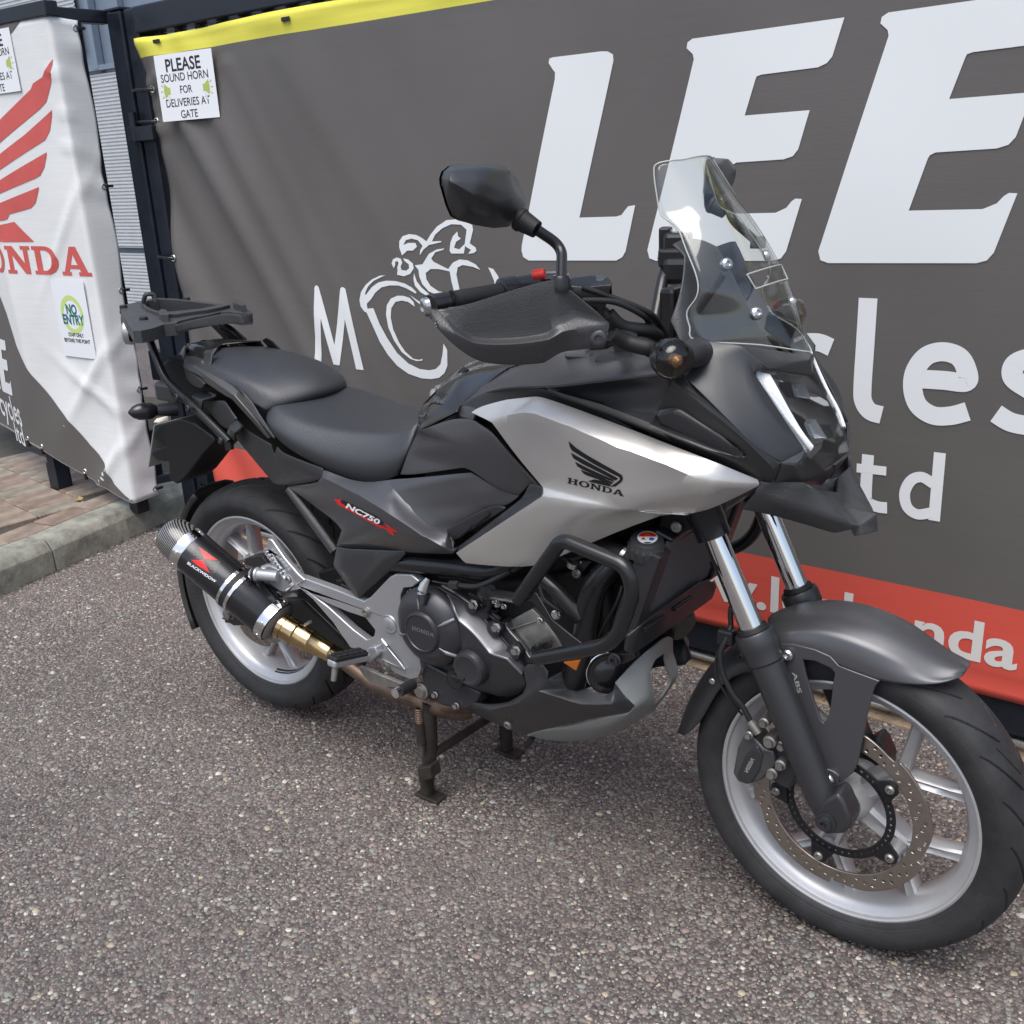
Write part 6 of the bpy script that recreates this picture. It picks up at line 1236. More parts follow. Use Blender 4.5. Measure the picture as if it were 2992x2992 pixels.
from_bm('heel_tread', bm, M['cast_silver'], hang, 0)
lathe('pillion_peg', P('c7', 690, 668, -.215), P('c7', 900, 690, -.19)-P('c7', 690, 668, -.215), [(-.004, .010), (.004, .0165), (.014, .018), (.018, .0165), (.020, .014), (.07, .014)], M['cast_silver'], hang, 20)
lathe('peg_ring', P('c7', 712, 668, -.214), P('c7', 900, 690, -.19)-P('c7', 690, 668, -.215), [(-.002, .0178), (.003, .0178)], M['soft_rubber'], hang, 20)
plate('peg_arm', [(745, 615), (800, 605), (880, 640), (920, 700), (975, 760), (930, 800), (880, 790), (780, 720), (740, 700)], -.186, .022, M['cast_silver'], hang, (), .004, 'c7'); bolt('peg_pin', P('c7', 952, 708, -.188), (0, -1, 0), .010, M['raw_alloy'], hang)
p0, p1 = P('c7', 1510, 1245, -.200), P('c7', 1250, 1300, -.298)
bm = bmesh.new(); ax_ = (p1-p0).normalized(); sx_ = Vector((0, 0, 1)).cross(ax_).normalized()
def obox(bm, c, ax, sd_, up_, l, w_, h): 
    vs = [bm.verts.new(c+ax*a*l/2+sd_*b*w_/2+up_*d*h/2) for a in (-1, 1) for b in (-1, 1) for d in (-1, 1)]
    for f in ((0, 1, 3, 2), (4, 6, 7, 5), (0, 4, 5, 1), (2, 3, 7, 6), (0, 2, 6, 4), (1, 5, 7, 3)): bm.faces.new([vs[i] for i in f])
upx = ax_.cross(sx_); upx = upx if upx.z > 0 else -upx
obox(bm, p0.lerp(p1, .52), ax_, sx_, upx, (p1-p0).length, .028, .018)
peg = bev(from_bm('footpeg', bm, M['cast_silver'], bike, 0), .006, 3)
bm = bmesh.new(); obox(bm, p0.lerp(p1, .56)+upx*.010, ax_, sx_, upx, (p1-p0).length*.90, .031, .010); bev(from_bm('peg_rubber', bm, M['soft_rubber'], peg, 0), .004, 3)
bm = bmesh.new()
for i in range(5):
    for s_ in (-1, 1): obox(bm, p0.lerp(p1, .22+.16*i)+upx*.0162+sx_*.0075*s_, ax_, sx_, upx, .012, .012, .004)
bev(from_bm('rubber_tread', bm, M['soft_rubber'], peg, 0), .001); tube('peg_feeler', [p1.lerp(p0, .12)-upx*.006, p1.lerp(p0, .10)-upx*.040], [.0075, .0065], M['raw_alloy'], peg, 12)
plate('peg_clevis', [(1480, 1255), (1510, 1190), (1560, 1185), (1580, 1240), (1540, 1290), (1490, 1290)], -.192, .02, M['cast_silver'], peg, (), .003, 'c7')
ped = plate('brake_pedal', [(1440, 1325), (1500, 1338), (1600, 1385), (1740, 1440), (1810, 1450), (1800, 1475), (1740, 1475), (1640, 1470), (1530, 1440), (1475, 1390)], -.215, .010, M['raw_alloy'], bike, (), .002, 'c7'); tube('pedal_tip', [P('c7', 1700, 1512, -.270), P('c7', 1825, 1445, -.215)], .0105, M['chrome'], ped, 16); tube('tip_sleeve', [P('c7', 1735, 1495, -.255), P('c7', 1828, 1445, -.215)], .0118, M['soft_rubber'], ped, 16)
# ------------------------------------------------------------------ exhaust
s0, s1 = P('c7', 842, 985, -.205), P('c7', 262, 505, -.243); sa = (s1-s0).normalized(); SL = (s1-s0).length
can = lathe('silencer', s0, sa, [(0, .050), (.004, .0525), (SL, .0525), (SL+.002, .050)], M['can_black'], bike, 56)
lathe('end_band', s0, sa, [(-.012, .0515), (-.012, .0535), (.010, .0540), (.012, .0530)], M['chrome'], can, 56); lathe('end_cone', s0, sa, [(-.014, .0505), (-.020, .044), (-.024, .030)], M['raw_alloy'], can, 48)
lathe('end_band', s0, sa, [(SL-.010, .0530), (SL-.008, .0540), (SL+.016, .0540), (SL+.018, .0520)], M['chrome'], can, 56)
lathe('end_cap', s0, sa, [(SL+.018, .0515), (SL+.040, .0505), (SL+.062, .0470), (SL+.074, .0420), (SL+.078, .036), (SL+.066, .033), (SL+.03, .030)], M['carbon'], can, 56)
lathe('strap', s0, sa, [(.098, .0530), (.098, .0558), (.106, .0562), (.106, .0545), (.121, .0545), (.121, .0562), (.129, .0558), (.129, .0530)], M['chrome'], can, 56)
lathe('strap_rubber', s0, sa, [(.1065, .0549), (.1065, .0553), (.1205, .0553), (.1205, .0549)], M['soft_rubber'], can, 56)
u, v, w = frame(sa)
for q_ in (-.001, SL+.004):
    for a in np.linspace(0, 2*math.pi, 9)[:-1]:
        n_ = u*math.cos(a+.3)+v*math.sin(a+.3); bolt('rivet', s0+sa*q_+n_*.0535, n_, .0042, M['bright_bolt'], can, .0022, False)
plate('silencer_stay', [(700, 700), (760, 660), (900, 690), (940, 760), (900, 800), (800, 790), (720, 745)], -.165, .012, M['cast_silver'], can, (), .003, 'c7')
cbv = bvh_of([can])
decal('sticker', px_poly([[(305, 462), (470, 585), (405, 710), (235, 575)]], 20), 'c7', cbv, mat('sticker_film', (.028, .028, .031), .2), can, .0005)
decal('sticker_mark', px_poly([[(318, 478), (452, 572), (358, 562)], ], 20), 'c7', cbv, M['decal_red'], can, .0010); decal('sticker_mark', px_poly([[(260, 568), (345, 570), (395, 662), (310, 612)], ], 20), 'c7', cbv, M['decal_red'], can, .0010)
decal('sticker_lettering', px_map(text('BLACKWIDOW', 1, .02, 1, 'LEFT'), (235, 590), (28.5, 19.2), (14, -22), 20), 'c7', cbv, M['decal_white'], can, .0011)
h0 = s0-sa*.022; pipe = [h0, P('c7', 955, 1040, -.195), P('c7', 1120, 1150, -.180), P('c7', 1330, 1272, -.150)]
hp_ = tube('link_pipe', [h0]+[h0.lerp(pipe[3], t) for t in (.03, .2, .24, .26, .45, .48, .50, .78, .80, .82, 1.0)], [.0285, .030, .030, .032, .0285, .0275, .0295, .027, .0215, .0235, .0215, .018], M['titanium'], bike, 28)
lathe('pipe_clamp', h0.lerp(pipe[3], .02), pipe[3]-h0, [(-.004, .032), (.008, .032)], M['titanium'], hp_, 28); tube('clamp_bolt', [P('c7', 1065, 1030, -.18), P('c7', 1105, 1005, -.18)], .004, M['raw_alloy'], hp_, 8)
tube('exhaust_pipe', catmull([P('c7', 1320, 1268, -.150), P('c7', 1430, 1350, -.140), P('c7', 1560, 1440, -.135), P('c8', 150, 1030, -.13), P('c8', 300, 1075, -.12), P('c8', 430, 1085, -.10), P('c8', 560, 1080, -.06)], 6), .0185, M['rust_pipe'], bike, 20)
tube('collector', catmull([P('c8', 300, 1065, -.115), P('c8', 400, 1090, -.10), P('c8', 520, 1100, -.06)], 4), [.022]+[.026]*8, M['rust_pipe'], bike, 20)
lathe('stand_pivot', P('c8', 262, 995, -.150), (0, -1, 0), [(0, .019), (.006, .019), (.008, .015), (.014, .013), (.014, .007)], M['raw_alloy'], bike, 20)
# ------------------------------------------------------------------ swingarm, hugger, axle
sw = panel('swingarm', dict(a=('c7',470,980,-.115), b=('c7',640,930,-.115), c=('c7',880,840,-.105), d=('c7',1060,850,-.10), e=('c7',1420,1190,-.10), f=('c7',1380,1230,-.105), g=('c7',1050,1020,-.110), h=('c7',700,1030,-.118), i=('c7',560,1035,-.118)), ['abhi', 'bcgh', 'cdeg'[0:4], 'efg'], M['frame_black'], bike, .03, .004, 2); mirror_y(sw)
core('swingarm_bridge', [(.16, .36), (.16, .44), (.30, .50), (.50, .52), (.56, .44), (.48, .36), (.36, .36)], .07, M['deep_black'])
lathe('rear_axle_nut', P('c7', 540, 945, -.116), (0, -1, 0), [(0, .019), (.003, .019), (.004, .0135), (.016, .0135), (.017, .008)], M['raw_alloy'], sw, 6)
panel('axle_plate', dict(a=('c7',490,960,-.118), b=('c7',580,920,-.118), c=('c7',680,1030,-.118), d=('c7',500,1015,-.118)), ['abcd'], M['frame_black'], sw, .006, .002, 1)
plate('brake_caliper', [(640, 560), (760, 540), (800, 600), (760, 640), (690, 620), (640, 600)], -.10, .04, M['engine_dark'], sw, (), .004, 'c7')
ar = []
for i in range(15):
    a = R(127+80*i/14); rr_ = .338+.012*max(0, (i-9)/5); ar.append([RC_+Vector((math.cos(a)*q_, y_, math.sin(a)*q_)) for RC_ in (Vector(RC),) for y_, q_ in ((-.062, rr_-.022), (-.066, rr_-.006), (-.045, rr_+.004), (0, rr_+.008), (.045, rr_+.004), (.066, rr_-.006), (.062, rr_-.022))])
hug = loft('rear_hugger', ar, M['matte2'], bike, sm=60); solid(hug, .003)
tube('shock_body', [Vector((.40, -.02, .48)), Vector((.36, -.02, .72))], .03, M['deep_black'], bike, 16)
tube('reservoir_hose', catmull([P('e5', 640, 1750, -.12), P('e5', 660, 1830, -.12), P('e5', 720, 1900, -.12)], 4), .014, M['soft_rubber'], bike, 12)
# diagonal seat strut beside the rear tyre
sp_ = tube('seat_strut', [P('e5', 138, 895, -.140), P('e5', 360, 1190, -.138), P('e5', 572, 1480, -.132)], [.0085, .0105, .0105], M['matte2'], bike, 10, 1.2); mirror_y(sp_)
# ------------------------------------------------------------------ centre stand
stn = bpy.data.objects.new('centre_stand', None); COL.objects.link(stn); stn.parent = bike; stn.location = (.6-.75, 0, .1)
f0 = Vector((.596, -.112, .005)); 
tube('stand_leg', [P('c8', 298, 1060, -.125), P('c8', 304, 1340, -.118), f0+Vector((0, 0, .03)), f0+Vector((0, 0, .006))], [.0165, .0165, .0165, .0165], M['stand_steel'], stn, 16)
f1 = Vector((.640, .135, .005)); tube('stand_leg', [Vector((.655, .125, .25)), f1+Vector((0, 0, .01))], .0165, M['stand_steel'], stn, 16)
for f in (f0, f1):
    bm = bmesh.new(); add_box(bm, f+Vector((.008, 0, -.001)), (.070, .038, .008)); 
    for v in bm.verts: v.co.z += .25*abs(v.co.x-f.x)**1.5*(1 if v.co.x > f.x else 1)
    bev(from_bm('stand_foot', bm, M['stand_steel'], stn, 0), .003)
tube('cross_tube', [P('c8', 325, 1355, -.115), P('c8', 470, 1260, -.02), P('c8', 640, 1150, .11)], .0105, M['stand_steel'], stn, 12)
plate('stand_tang', [(225, 1440), (300, 1430), (312, 1500), (240, 1520)], -.150, .035, M['stand_steel'], stn, (), .003, 'c8')
sp0, sp1 = P('c8', 238, 1095, -.14), P('c8', 258, 1340, -.14)
tube('return_spring', [sp0.lerp(sp1, t)+Vector((math.cos(t*150)*.0085, math.sin(t*150)*.0085, 0)) for t in np.linspace(0, .42, 90)], .0025, M['rust_pipe'], stn, 6); tube('spring_sleeve', [sp0.lerp(sp1, .32), sp0.lerp(sp1, .80)], .0115, M['stand_steel'], stn, 12)
tube('return_spring', [sp0.lerp(sp1, t)+Vector((math.cos(t*150)*.0085, math.sin(t*150)*.0085, 0)) for t in np.linspace(.78, 1, 50)], .0025, M['stand_steel'], stn, 6)
# ------------------------------------------------------------------ handlebar, grips, controls, hand guards, mirrors
hbar = tube('handlebar', fillet([Vector((.955, -.405, 1.190)), Vector((1.055, -.20, 1.200)), Vector((1.085, -.125, 1.175)), Vector((1.10, -.055, 1.085)), Vector((1.10, .055, 1.085)), Vector((1.085, .125, 1.185)), Vector((1.055, .20, 1.200)), Vector((.955, .405, 1.190))], .035, 6), .0111, M['frame_black'], bike, 16)
for s_ in (-1, 1):
    g0, g1 = Vector((.957, .400*s_, 1.190)), Vector((1.018, .272*s_, 1.197)); gd_ = (g1-g0).normalized()
    gl = lathe('grip', g0+gd_*.045, gd_, [(0, .0175)]+[(.004+i*.005+k*.0025, .0165-.0006*k) for i in range(18) for k in (0, 1)]+[(.098, .0185), (.102, .012)], M['soft_rubber'], hbar, 20)
    lathe('bar_weight', g0, gd_, [(-.004, .013), (0, .0168), (.038, .0168), (.041, .0135)], M['frame_black'], hbar, 20)
    swg = lathe('switch_housing', g1, gd_, [(-.012, .020), (-.010, .0235), (.016, .0235), (.018, .021), (.022, .0215), (.055, .0215), (.058, .015)], M['frame_black'], hbar, 18)
    box('perch', g1+gd_*.075+Vector((.012, 0, .004)), (.05, .045, .034), M['frame_black'], hbar, R(-25)*s_, .008)
    tube('lever', catmull([g1+gd_*.07+Vector((.03, 0, -.004)), g1+Vector((.055, 0, -.012)), g0+gd_*.06+Vector((.062, 0, -.010)), g0+Vector((.045, 0, -.008))], 5), [.006]*8+[.0055]*8, M['engine_dark'], hbar, 10, 1.5)
tube('kill_switch', [P('c3', 985, 975, -.262), P('c3', 1068, 965, -.255)], .0085, M['red_plastic'], hbar, 12)
res = panel('brake_reservoir', dict(a=('c3',1210,1045,-.262), b=('c3',1260,990,-.235), c=('c3',1460,962,-.200), d=('c3',1535,1010,-.205), e=('c3',1540,1040,-.222), f=('c3',1500,1195,-.225), g=('c3',1430,1240,-.235), h=('c3',1240,1140,-.262), i=('c3',1330,1062,-.25)), ['abcdei'[0:5]+'i', 'aihh'[:3], 'iefgh'[0:5]], M['frame_black'], hbar, .03, .004, 3, 30)
panel('reservoir_lid', dict(a=('c3',1225,1018,-.250), b=('c3',1275,985,-.232), c=('c3',1460,960,-.200), d=('c3',1515,985,-.202), e=('c3',1480,1012,-.215), f=('c3',1300,1030,-.240)), ['abcdef'], M['matte2'], hbar, .006, .002, 2)
# hand guards
hg = dict(a=('c3',203,1190,-.428), b=('c3',212,1130,-.426), c=('c3',250,1116,-.424), d=('c3',285,1135,-.420), e=('c3',312,1222,-.412), f=('c3',560,1176,-.388), g=('c3',900,1062,-.345), h=('c3',1142,1004,-.312), i=('c3',1528,1318,-.262), j=('c3',1505,1400,-.266), k=('c3',1482,1490,-.262), l=('c3',1330,1500,-.286), m=('c3',1185,1516,-.306), n=('c3',1060,1596,-.326), o=('c3',880,1612,-.352), p=('c3',690,1606,-.378), q=('c3',555,1570,-.396), r=('c3',400,1452,-.416), s=('c3',290,1330,-.426), t=('c3',345,1240,-.410), u=('c3',440,1345,-.404), v=('c3',530,1410,-.392), w=('c3',640,1430,-.378), x=('c3',900,1425,-.345), y=('c3',1090,1385,-.318), z=('c3',1158,1330,-.312),
 A=('c3',560,1450,-.402), B=('c3',650,1468,-.392), C=('c3',900,1462,-.360), D=('c3',1100,1428,-.334), E=('c3',1190,1372,-.316), F=('c3',1340,1345,-.288), G=('c3',430,1385,-.415), H=('c3',1290,1265,-.286))
gdp = panel('hand_guard', hg, ['abcde'[0:5]+'t', 'atGs'[0:4]+'', 'sGr', 'etf'[0:3], 'tuf', 'tGu', 'uvwf', 'wxgf', 'xyg', 'yzhg', 'uGAv', 'vABw'[0:4], 'wBCx', 'xCDy', 'yDEz', 'zEFH', 'zHh', 'HiFF'[:3], 'hiH'[0:3], 'GrqA', 'AqpB', 'BpoC', 'ConD', 'DnmE'[0:4], 'EmlF', 'FlkjiF'[0:5]], M['matte2'], bike, .004, .003, 3, 50)
# fade in the near twin for the far side
gm = mirror_y(gdp)
lathe('guard_end_bolt', P('c3', 222, 1195, -.432), P('c3', 222, 1195, -.432)-P('c3', 420, 1165, -.39), [(-.004, .0135), (.003, .0125), (.005, .008), (.003, .004)], M['bright_bolt'], gdp, 20)
bolt('guard_bolt', P('c3', 1445, 1425, -.272), (.5, -.9, .1), .0135, M['engine_dark'], gdp, .005)
decal('guard_badge', px_poly([[(262, 1270), (300, 1290), (320, 1340), (312, 1385), (285, 1345)]], 20), 'c3', gdp, M['decal_black'], gdp, .001); decal('guard_badge_mark', px_poly([[(276, 1300), (293, 1312), (306, 1345), (300, 1358), (284, 1330)]], 20), 'c3', gdp, M['decal_white'], gdp, .0016)
# mirrors: shell facing forward, glass facing the rider
def mir():
    def X(px, py, x_):
        v = ray('c3', px, py); t = (x_-.156*-.31-(CAM.x-.156*CAM.y))/(v.x-.156*v.y); return CAM+v*t
    rim = [(338, 330), (336, 290), (352, 245), (400, 205), (480, 194), (640, 189), (770, 199), (825, 225), (880, 310), (925, 410), (938, 465), (925, 505), (880, 590), (810, 636), (720, 644), (600, 624), (470, 590), (415, 560), (380, 480)]
    rimv = [X(a, b, 1.040) for a, b in rim]; back = [v+Vector((-.016, 0, 0)) for v in rimv]
    V = {chr(97+i): v for i, v in enumerate(rimv)}
    V.update(A=X(398, 240, 1.075), B=X(395, 308, 1.085), C=X(560, 405, 1.100), D=X(720, 465, 1.095), E=X(850, 520, 1.070), F=X(850, 400, 1.080), G=X(822, 245, 1.068), H=X(640, 215, 1.085), I=X(620, 320, 1.100), J=X(520, 520, 1.080), K=X(700, 570, 1.080))
    o = panel('mirror_shell', V, ['abBs'[0:4], 'bcAB'[0:4], 'cdA', 'deHA'[0:4], 'efH', 'fgGH'[0:4], 'ghG', 'hiFG'[0:4], 'ijkF'[0:4], 'klEF'[0:4], 'lmE', 'mnKE'[0:4], 'noK', 'opJK', 'pqJ', 'qrsJ'[0:4], 'sBJ', 'AHIB'[0:4], 'HGFI', 'BIC', 'IFDC'[0:4], 'FED', 'BCJ', 'CDKJ', 'DEK'], M['matte'], bike, .003, .005, 3, 50)
    g = mesh('mirror_glass', [v+Vector((-.004, 0, 0)) for v in rimv], [tuple(range(len(rimv)))[::-1]], M['chrome'], o, 0)
    return o
mr_ = mir()
stem = [PX('c3', 880, 575, 1.055), PX('c3', 1010, 655, 1.085), PX('c3', 1090, 715, 1.098)]
tube('stem_boot', [stem[0], stem[1]], [.018, .0135], M['soft_rubber'], mr_, 16); lathe('stem_collar', stem[1], stem[1]-stem[0], [(-.035, .0168), (-.033, .0185), (-.028, .0185), (-.026, .0165)], M['soft_rubber'], mr_, 18)
base = P('c3', 1180, 975, -.298)
tube('mirror_stem', fillet([stem[1], PX('c3', 1190, 775, 1.108), base+Vector((0, 0, -.012))], .03, 6), .0085, M['frame_black'], mr_, 14)
lathe('stem_nut', base+Vector((0, 0, -.022)), (0, 0, 1), [(0, .0155), (.016, .0155), (.022, .012)], M['frame_black'], mr_, 14)
mm_ = mirror_y(mr_)
for ch in mr_.children:
    c_ = ch.copy(); c_.data = ch.data.copy(); COL.objects.link(c_); c_.parent = mm_; c_.data.transform(Matrix.Diagonal((1, -1, 1, 1))); c_.data.flip_normals()
pv = Vector((1.07-.75, .30, 1.30)); TW = Matrix.Translation(pv+Vector((0, 0, -.018))) @ Matrix.Rotation(R(16), 4, 'Z') @ Matrix.Rotation(R(2), 4, 'X') @ Matrix.Translation(-pv)      # the far mirror is turned in and up
for o_ in [mm_]+list(mm_.children):
    o_.data.transform(Matrix.Translation((.028, .055, 0)))
    if o_.name.split('.')[0] in ('mirror_shell', 'mirror_glass', 'stem_boot', 'stem_collar'): o_.data.transform(TW)
# left-hand switchgear seen past the screen
box('clutch_perch', P('c4', 350, 770, .17), (.022, .035, .07), M['frame_black'], hbar, R(20), .004)
box('clutch_clamp', P('c4', 440, 760, .16), (.05, .05, .045), M['frame_black'], hbar, R(20), .008); box('switch_block', P('c4', 430, 850, .15), (.06, .05, .035), M['frame_black'], hbar, R(10), .006)
box('switch_block', P('c4', 480, 940, .15), (.07, .06, .05), M['frame_black'], hbar, R(10), .012)
lathe('cable_tie', P('c4', 435, 1150, .125), (.05, .25, 1), [(0, .0135), (.006, .0135)], M['black_tie'], hbar, 16)
# cables and hoses between bar and cowl
for pts, r_ in (([('c3', 1330, 1062, -.25), ('c3', 1520, 1125, -.22), ('c3', 1800, 1240, -.17), ('c4', 320, 1340, -.12), ('c4', 380, 1450, -.10)], .0048), ([('c3', 1330, 1155, -.26), ('c3', 1560, 1165, -.22), ('c3', 1760, 1260, -.18), ('c4', 240, 1330, -.14), ('c4', 330, 1440, -.11)], .0048), ([('c3', 1520, 1250, -.22), ('c3', 1620, 1340, -.20), ('c3', 1800, 1370, -.16), ('c4', 320, 1420, -.10)], .011), ([('c3', 1540, 1390, -.22), ('c3', 1650, 1450, -.20), ('c3', 1800, 1490, -.19), ('c4', 240, 1500, -.17)], .013), ([('c3', 1480, 1230, -.22), ('c3', 1560, 1330, -.21), ('c3', 1700, 1420, -.19)], .009), ([('c4', 100, 1180, -.12), ('c4', 260, 1290, -.08), ('c4', 350, 1390, -.05)], .005)):
    tube('control_cable', catmull([P(*q) for q in pts], 6), r_, M['soft_rubber'], hbar, 10)
box('ignition_barrel', (1.02, 0, 1.075), (.05, .04, .03), M['frame_black'], bike, 0, .008); box('top_yoke', (1.11, 0, 1.055), (.085, .20, .028), M['engine_dark'], bike, 0, .01); tube('bar_clamp', [Vector((1.10, -.055, 1.078)), Vector((1.10, .055, 1.078))], .018, M['engine_dark'], bike, 14)
box('key_flap', P('c3', 1330, 1535, -.04), (.05, .05, .010), M['matte2'], bike, .2, .004)
# ------------------------------------------------------------------ instrument hood and windscreen
hood = panel('instrument_hood', dict(a=('c4',515,702,-.060), b=('c4',600,656,-.035), c=('c4',715,660,.0), d=('c4',830,720,.045), e=('c4',940,900,.065), f=('c4',1120,1310,.05), g=('c4',1300,1500,.02), h=('c4',900,1465,-.06), i=('c4',590,1430,-.125), j=('c4',500,1250,-.120), k=('c4',600,1000,-.095), l=('c4',610,780,-.070), m=('c4',800,1000,-.02)), ['abl', 'bcml'[0:4], 'cdem', 'efm', 'fgh', 'hfm'[0:3], 'hikm'[0:4], 'ijk', 'klm'], M['matte2'], bike, .004, .003, 2, 60, cr=160); hood.location += Vector((-.030, 0, -.012))
sc_rows = [(285, 192, -.088, 470, 160, -.052), (268, 262, -.094, 520, 262, -.058), (290, 430, -.100, 610, 430, -.062), (310, 535, -.104, 682, 545, -.065), (348, 578, -.106, 705, 590, -.066), (432, 640, -.112, 742, 655, -.067), (492, 790, -.122, 812, 775, -.069), (560, 960, -.132, 925, 970, -.067), (580, 1060, -.137, 985, 1072, -.064), (562, 1140, -.140, 1030, 1152, -.061), (500, 1235, -.144, 1085, 1245, -.057), (520, 1340, -.146, 1140, 1350, -.052), (568, 1436, -.146, 1200, 1478, -.042)]
rows = []
for a, b, y0, c_, d_, y1 in sc_rows:
    o_ = P('c4', a, b, y0); q = P('c4', c_, d_, y1); m_ = o_.lerp(q, .55)+Vector((.006, -.004, .002)); ctr = Vector((q.x+.010, 0, q.z+.004))
    h = [o_, m_, q, Vector((q.x+.0075, q.y*.5, q.z+.003)), ctr]; rows.append(h+[Vector((p.x, -p.y, p.z)) for p in h[:-1][::-1]])
t_ = P('c4', 1385, 1532, .0); rows.append([rows[-1][0].lerp(t_, .02)]+[rows[-1][1].lerp(t_, .15), rows[-1][2].lerp(t_, .6), rows[-1][3].lerp(t_, .8), t_, rows[-1][5].lerp(t_, .8), rows[-1][6].lerp(t_, .6), rows[-1][7].lerp(t_, .15), rows[-1][8].lerp(t_, .02)])
bm = bmesh.new(); rv = [[bm.verts.new(p) for p in r_] for r_ in rows]
for i, (A_, B_) in enumerate(zip(rv, rv[1:])):
    for j in range(8):
        if i == 7 and j in (2, 3, 4, 5): continue        # vent slot in the middle
        bm.faces.new((A_[j], A_[j+1], B_[j+1], B_[j]))
scr = from_bm('windscreen', bm, M['screen'], bike, 180); sub(scr, 2); solid(scr, .0035); scr.modifiers['subdivision'].boundary_smooth = 'ALL'
# polished edge of the screen
edge_pts = [r_[0] for r_ in rows[:-1]]+[rows[-1][1], rows[-1][2], rows[-1][3], t_]+[rows[-1][5], rows[-1][6], rows[-1][7]]+[r_[-1] for r_ in rows[:-1]][::-1]+rows[0][1:-1][::-1]
tube('screen_edge', catmull(edge_pts, 4, True)+[Vector(edge_pts[0])], .0012, M['screen_edge'], scr, 6)
slot = [rows[7][2], rows[7][3], rows[7][4], rows[7][5], rows[7][6], rows[8][6], rows[8][5], rows[8][4], rows[8][3], rows[8][2]]
tube('slot_edge', [Vector(p) for p in slot+slot[:1]], .0013, M['screen_edge'], scr, 6)
for a, b, y_ in ((775, 905, -.078), (985, 1250, -.072), (1055, 845, .076), (1236, 1172, .070)):
    lathe('screen_bolt', P('c4', a, b, y_)+Vector((.001, -.002, .001)), (.72, -.62 if y_ < 0 else .55, .32), [(-.002, .0105), (.003, .0105), (.0065, .0085), (.0080, .0045), (.004, .004)], M['bright_bolt'], scr, 18)
# screen stays and meter behind it
tube('screen_stay', [Vector((1.30, -.075, 1.21)), Vector((1.22, -.075, 1.10))], .006, M['frame_black'], bike); box('instrument', (1.20, 0, 1.14), (.03, .16, .09), M['frame_black'], bike, 0, .008)
# ------------------------------------------------------------------ indicators
def indicator(par, root, tip, lensdir, r_, clear_):
    d = (tip-root).normalized(); L_ = (tip-root).length
    st = tube('indicator_stalk', [root, root.lerp(tip, .25), root.lerp(tip, .45)], [.019, .0165, .013], M['matte'], par, 16)
    sx_ = [(L_*.36, r_*.30), (L_*.42, r_*.62), (L_*.52, r_*.92), (L_*.66, r_), (L_*.80, r_*.93), (L_*.92, r_*.62), (L_, r_*.12)]
    lathe('indicator_body', root, d, sx_, M['can_black'], st, 24); return st
sr, stp = P('c6', 330, 190, -.165), P('c6', 40, 260, -.248)
ind = tube('indicator_stalk', [P('c6', 345, 190, -.150), P('c6', 300, 200, -.185), P('c6', 240, 215, -.205)], [.0225, .0225, .019], M['matte'], bike, 20)
ic = P('c6', 150, 238, -.228); fd = Vector((.86, -.45, -.1)).normalized()
lathe('indicator_body', ic-fd*.004, fd, [(-.030, .012), (-.024, .022), (-.012, .0285), (0, .031), (.008, .0312)], M['can_black'], ind, 28)
lathe('indicator_lens', ic-fd*.004, fd, [(.008, .0312), (.016, .030), (.024, .0265), (.030, .019), (.033, .008), (.0335, .001)], M['smoke_lens'], ind, 28)
lathe('indicator_bulb', ic-fd*.004, fd, [(.0, .026), (.004, .018), (.002, .010), (.020, .010), (.026, .004)], mat('bulb_amber', (.34, .20, .10), .2, .6), ind, 16)
im = mirror_y(ind)
for ch in ind.children:
    c_ = ch.copy(); c_.data = ch.data.copy(); COL.objects.link(c_); c_.parent = im; c_.data.transform(Matrix.Diagonal((1, -1, 1, 1))); c_.data.flip_normals()
r0_, r1_ = P('e4', 640, 1330, -.075), P('e4', 95, 1375, -.185)
ri = indicator(bike, r0_, r1_, None, .022, False)
rl = tube('indicator_stalk', [Vector((r0_.x, -r0_.y, r0_.z)), Vector((r0_.x, -r0_.y+.04, r0_.z))], .015, M['matte'], bike, 14)
# ------------------------------------------------------------------ plate hanger
hgp = plate('plate_hanger', [(870, 1085), (905, 1045), (1010, 1015), (1100, 1040), (1195, 1110), (1212, 1140), (1150, 1205), (1080, 1300), (1045, 1345), (995, 1382), (955, 1352), (952, 1255), (880, 1245), (848, 1205), (880, 1185), (935, 1165), (925, 1140), (865, 1125)], -.118, .10, M['deep_black'], bike, (), .004, 'r2')
px0 = P('r2', 872, 1050, -.112); pb = P('r2', 838, 1288, -.112)
M['plate_yellow'] = mat('plate_yellow', (.60, .56, .32), .3); M['plate_back'] = mat('plate_back', (.36, .38, .34), .5)
bm = bmesh.new(); d_ = (pb-px0); pn = Vector((d_.z, 0, -d_.x)).normalized()
vs = [bm.verts.new(q+pn*t) for t in (0, .004) for q in (Vector((px0.x, -.112, px0.z)), Vector((px0.x, .112, px0.z)), Vector((pb.x, .112, pb.z)), Vector((pb.x, -.112, pb.z)))]
for f in ((0, 1, 2, 3), (4, 7, 6, 5), (0, 4, 5, 1), (1, 5, 6, 2), (2, 6, 7, 3), (3, 7, 4, 0)): bm.faces.new([vs[i] for i in f])
bev(from_bm('number_plate', bm, M['plate_back'], bike, 0), .002)
panel('plate_lamp', dict(a=('r2',868,1030,-.08), b=('r2',885,1010,-.07), c=('r2',950,995,-.05), d=('r2',952,1022,-.05), e=('r2',900,1035,-.07)), ['abcde'], mat('lamp_white', (.75, .72, .62), .3), bike, .01, .002, 1)
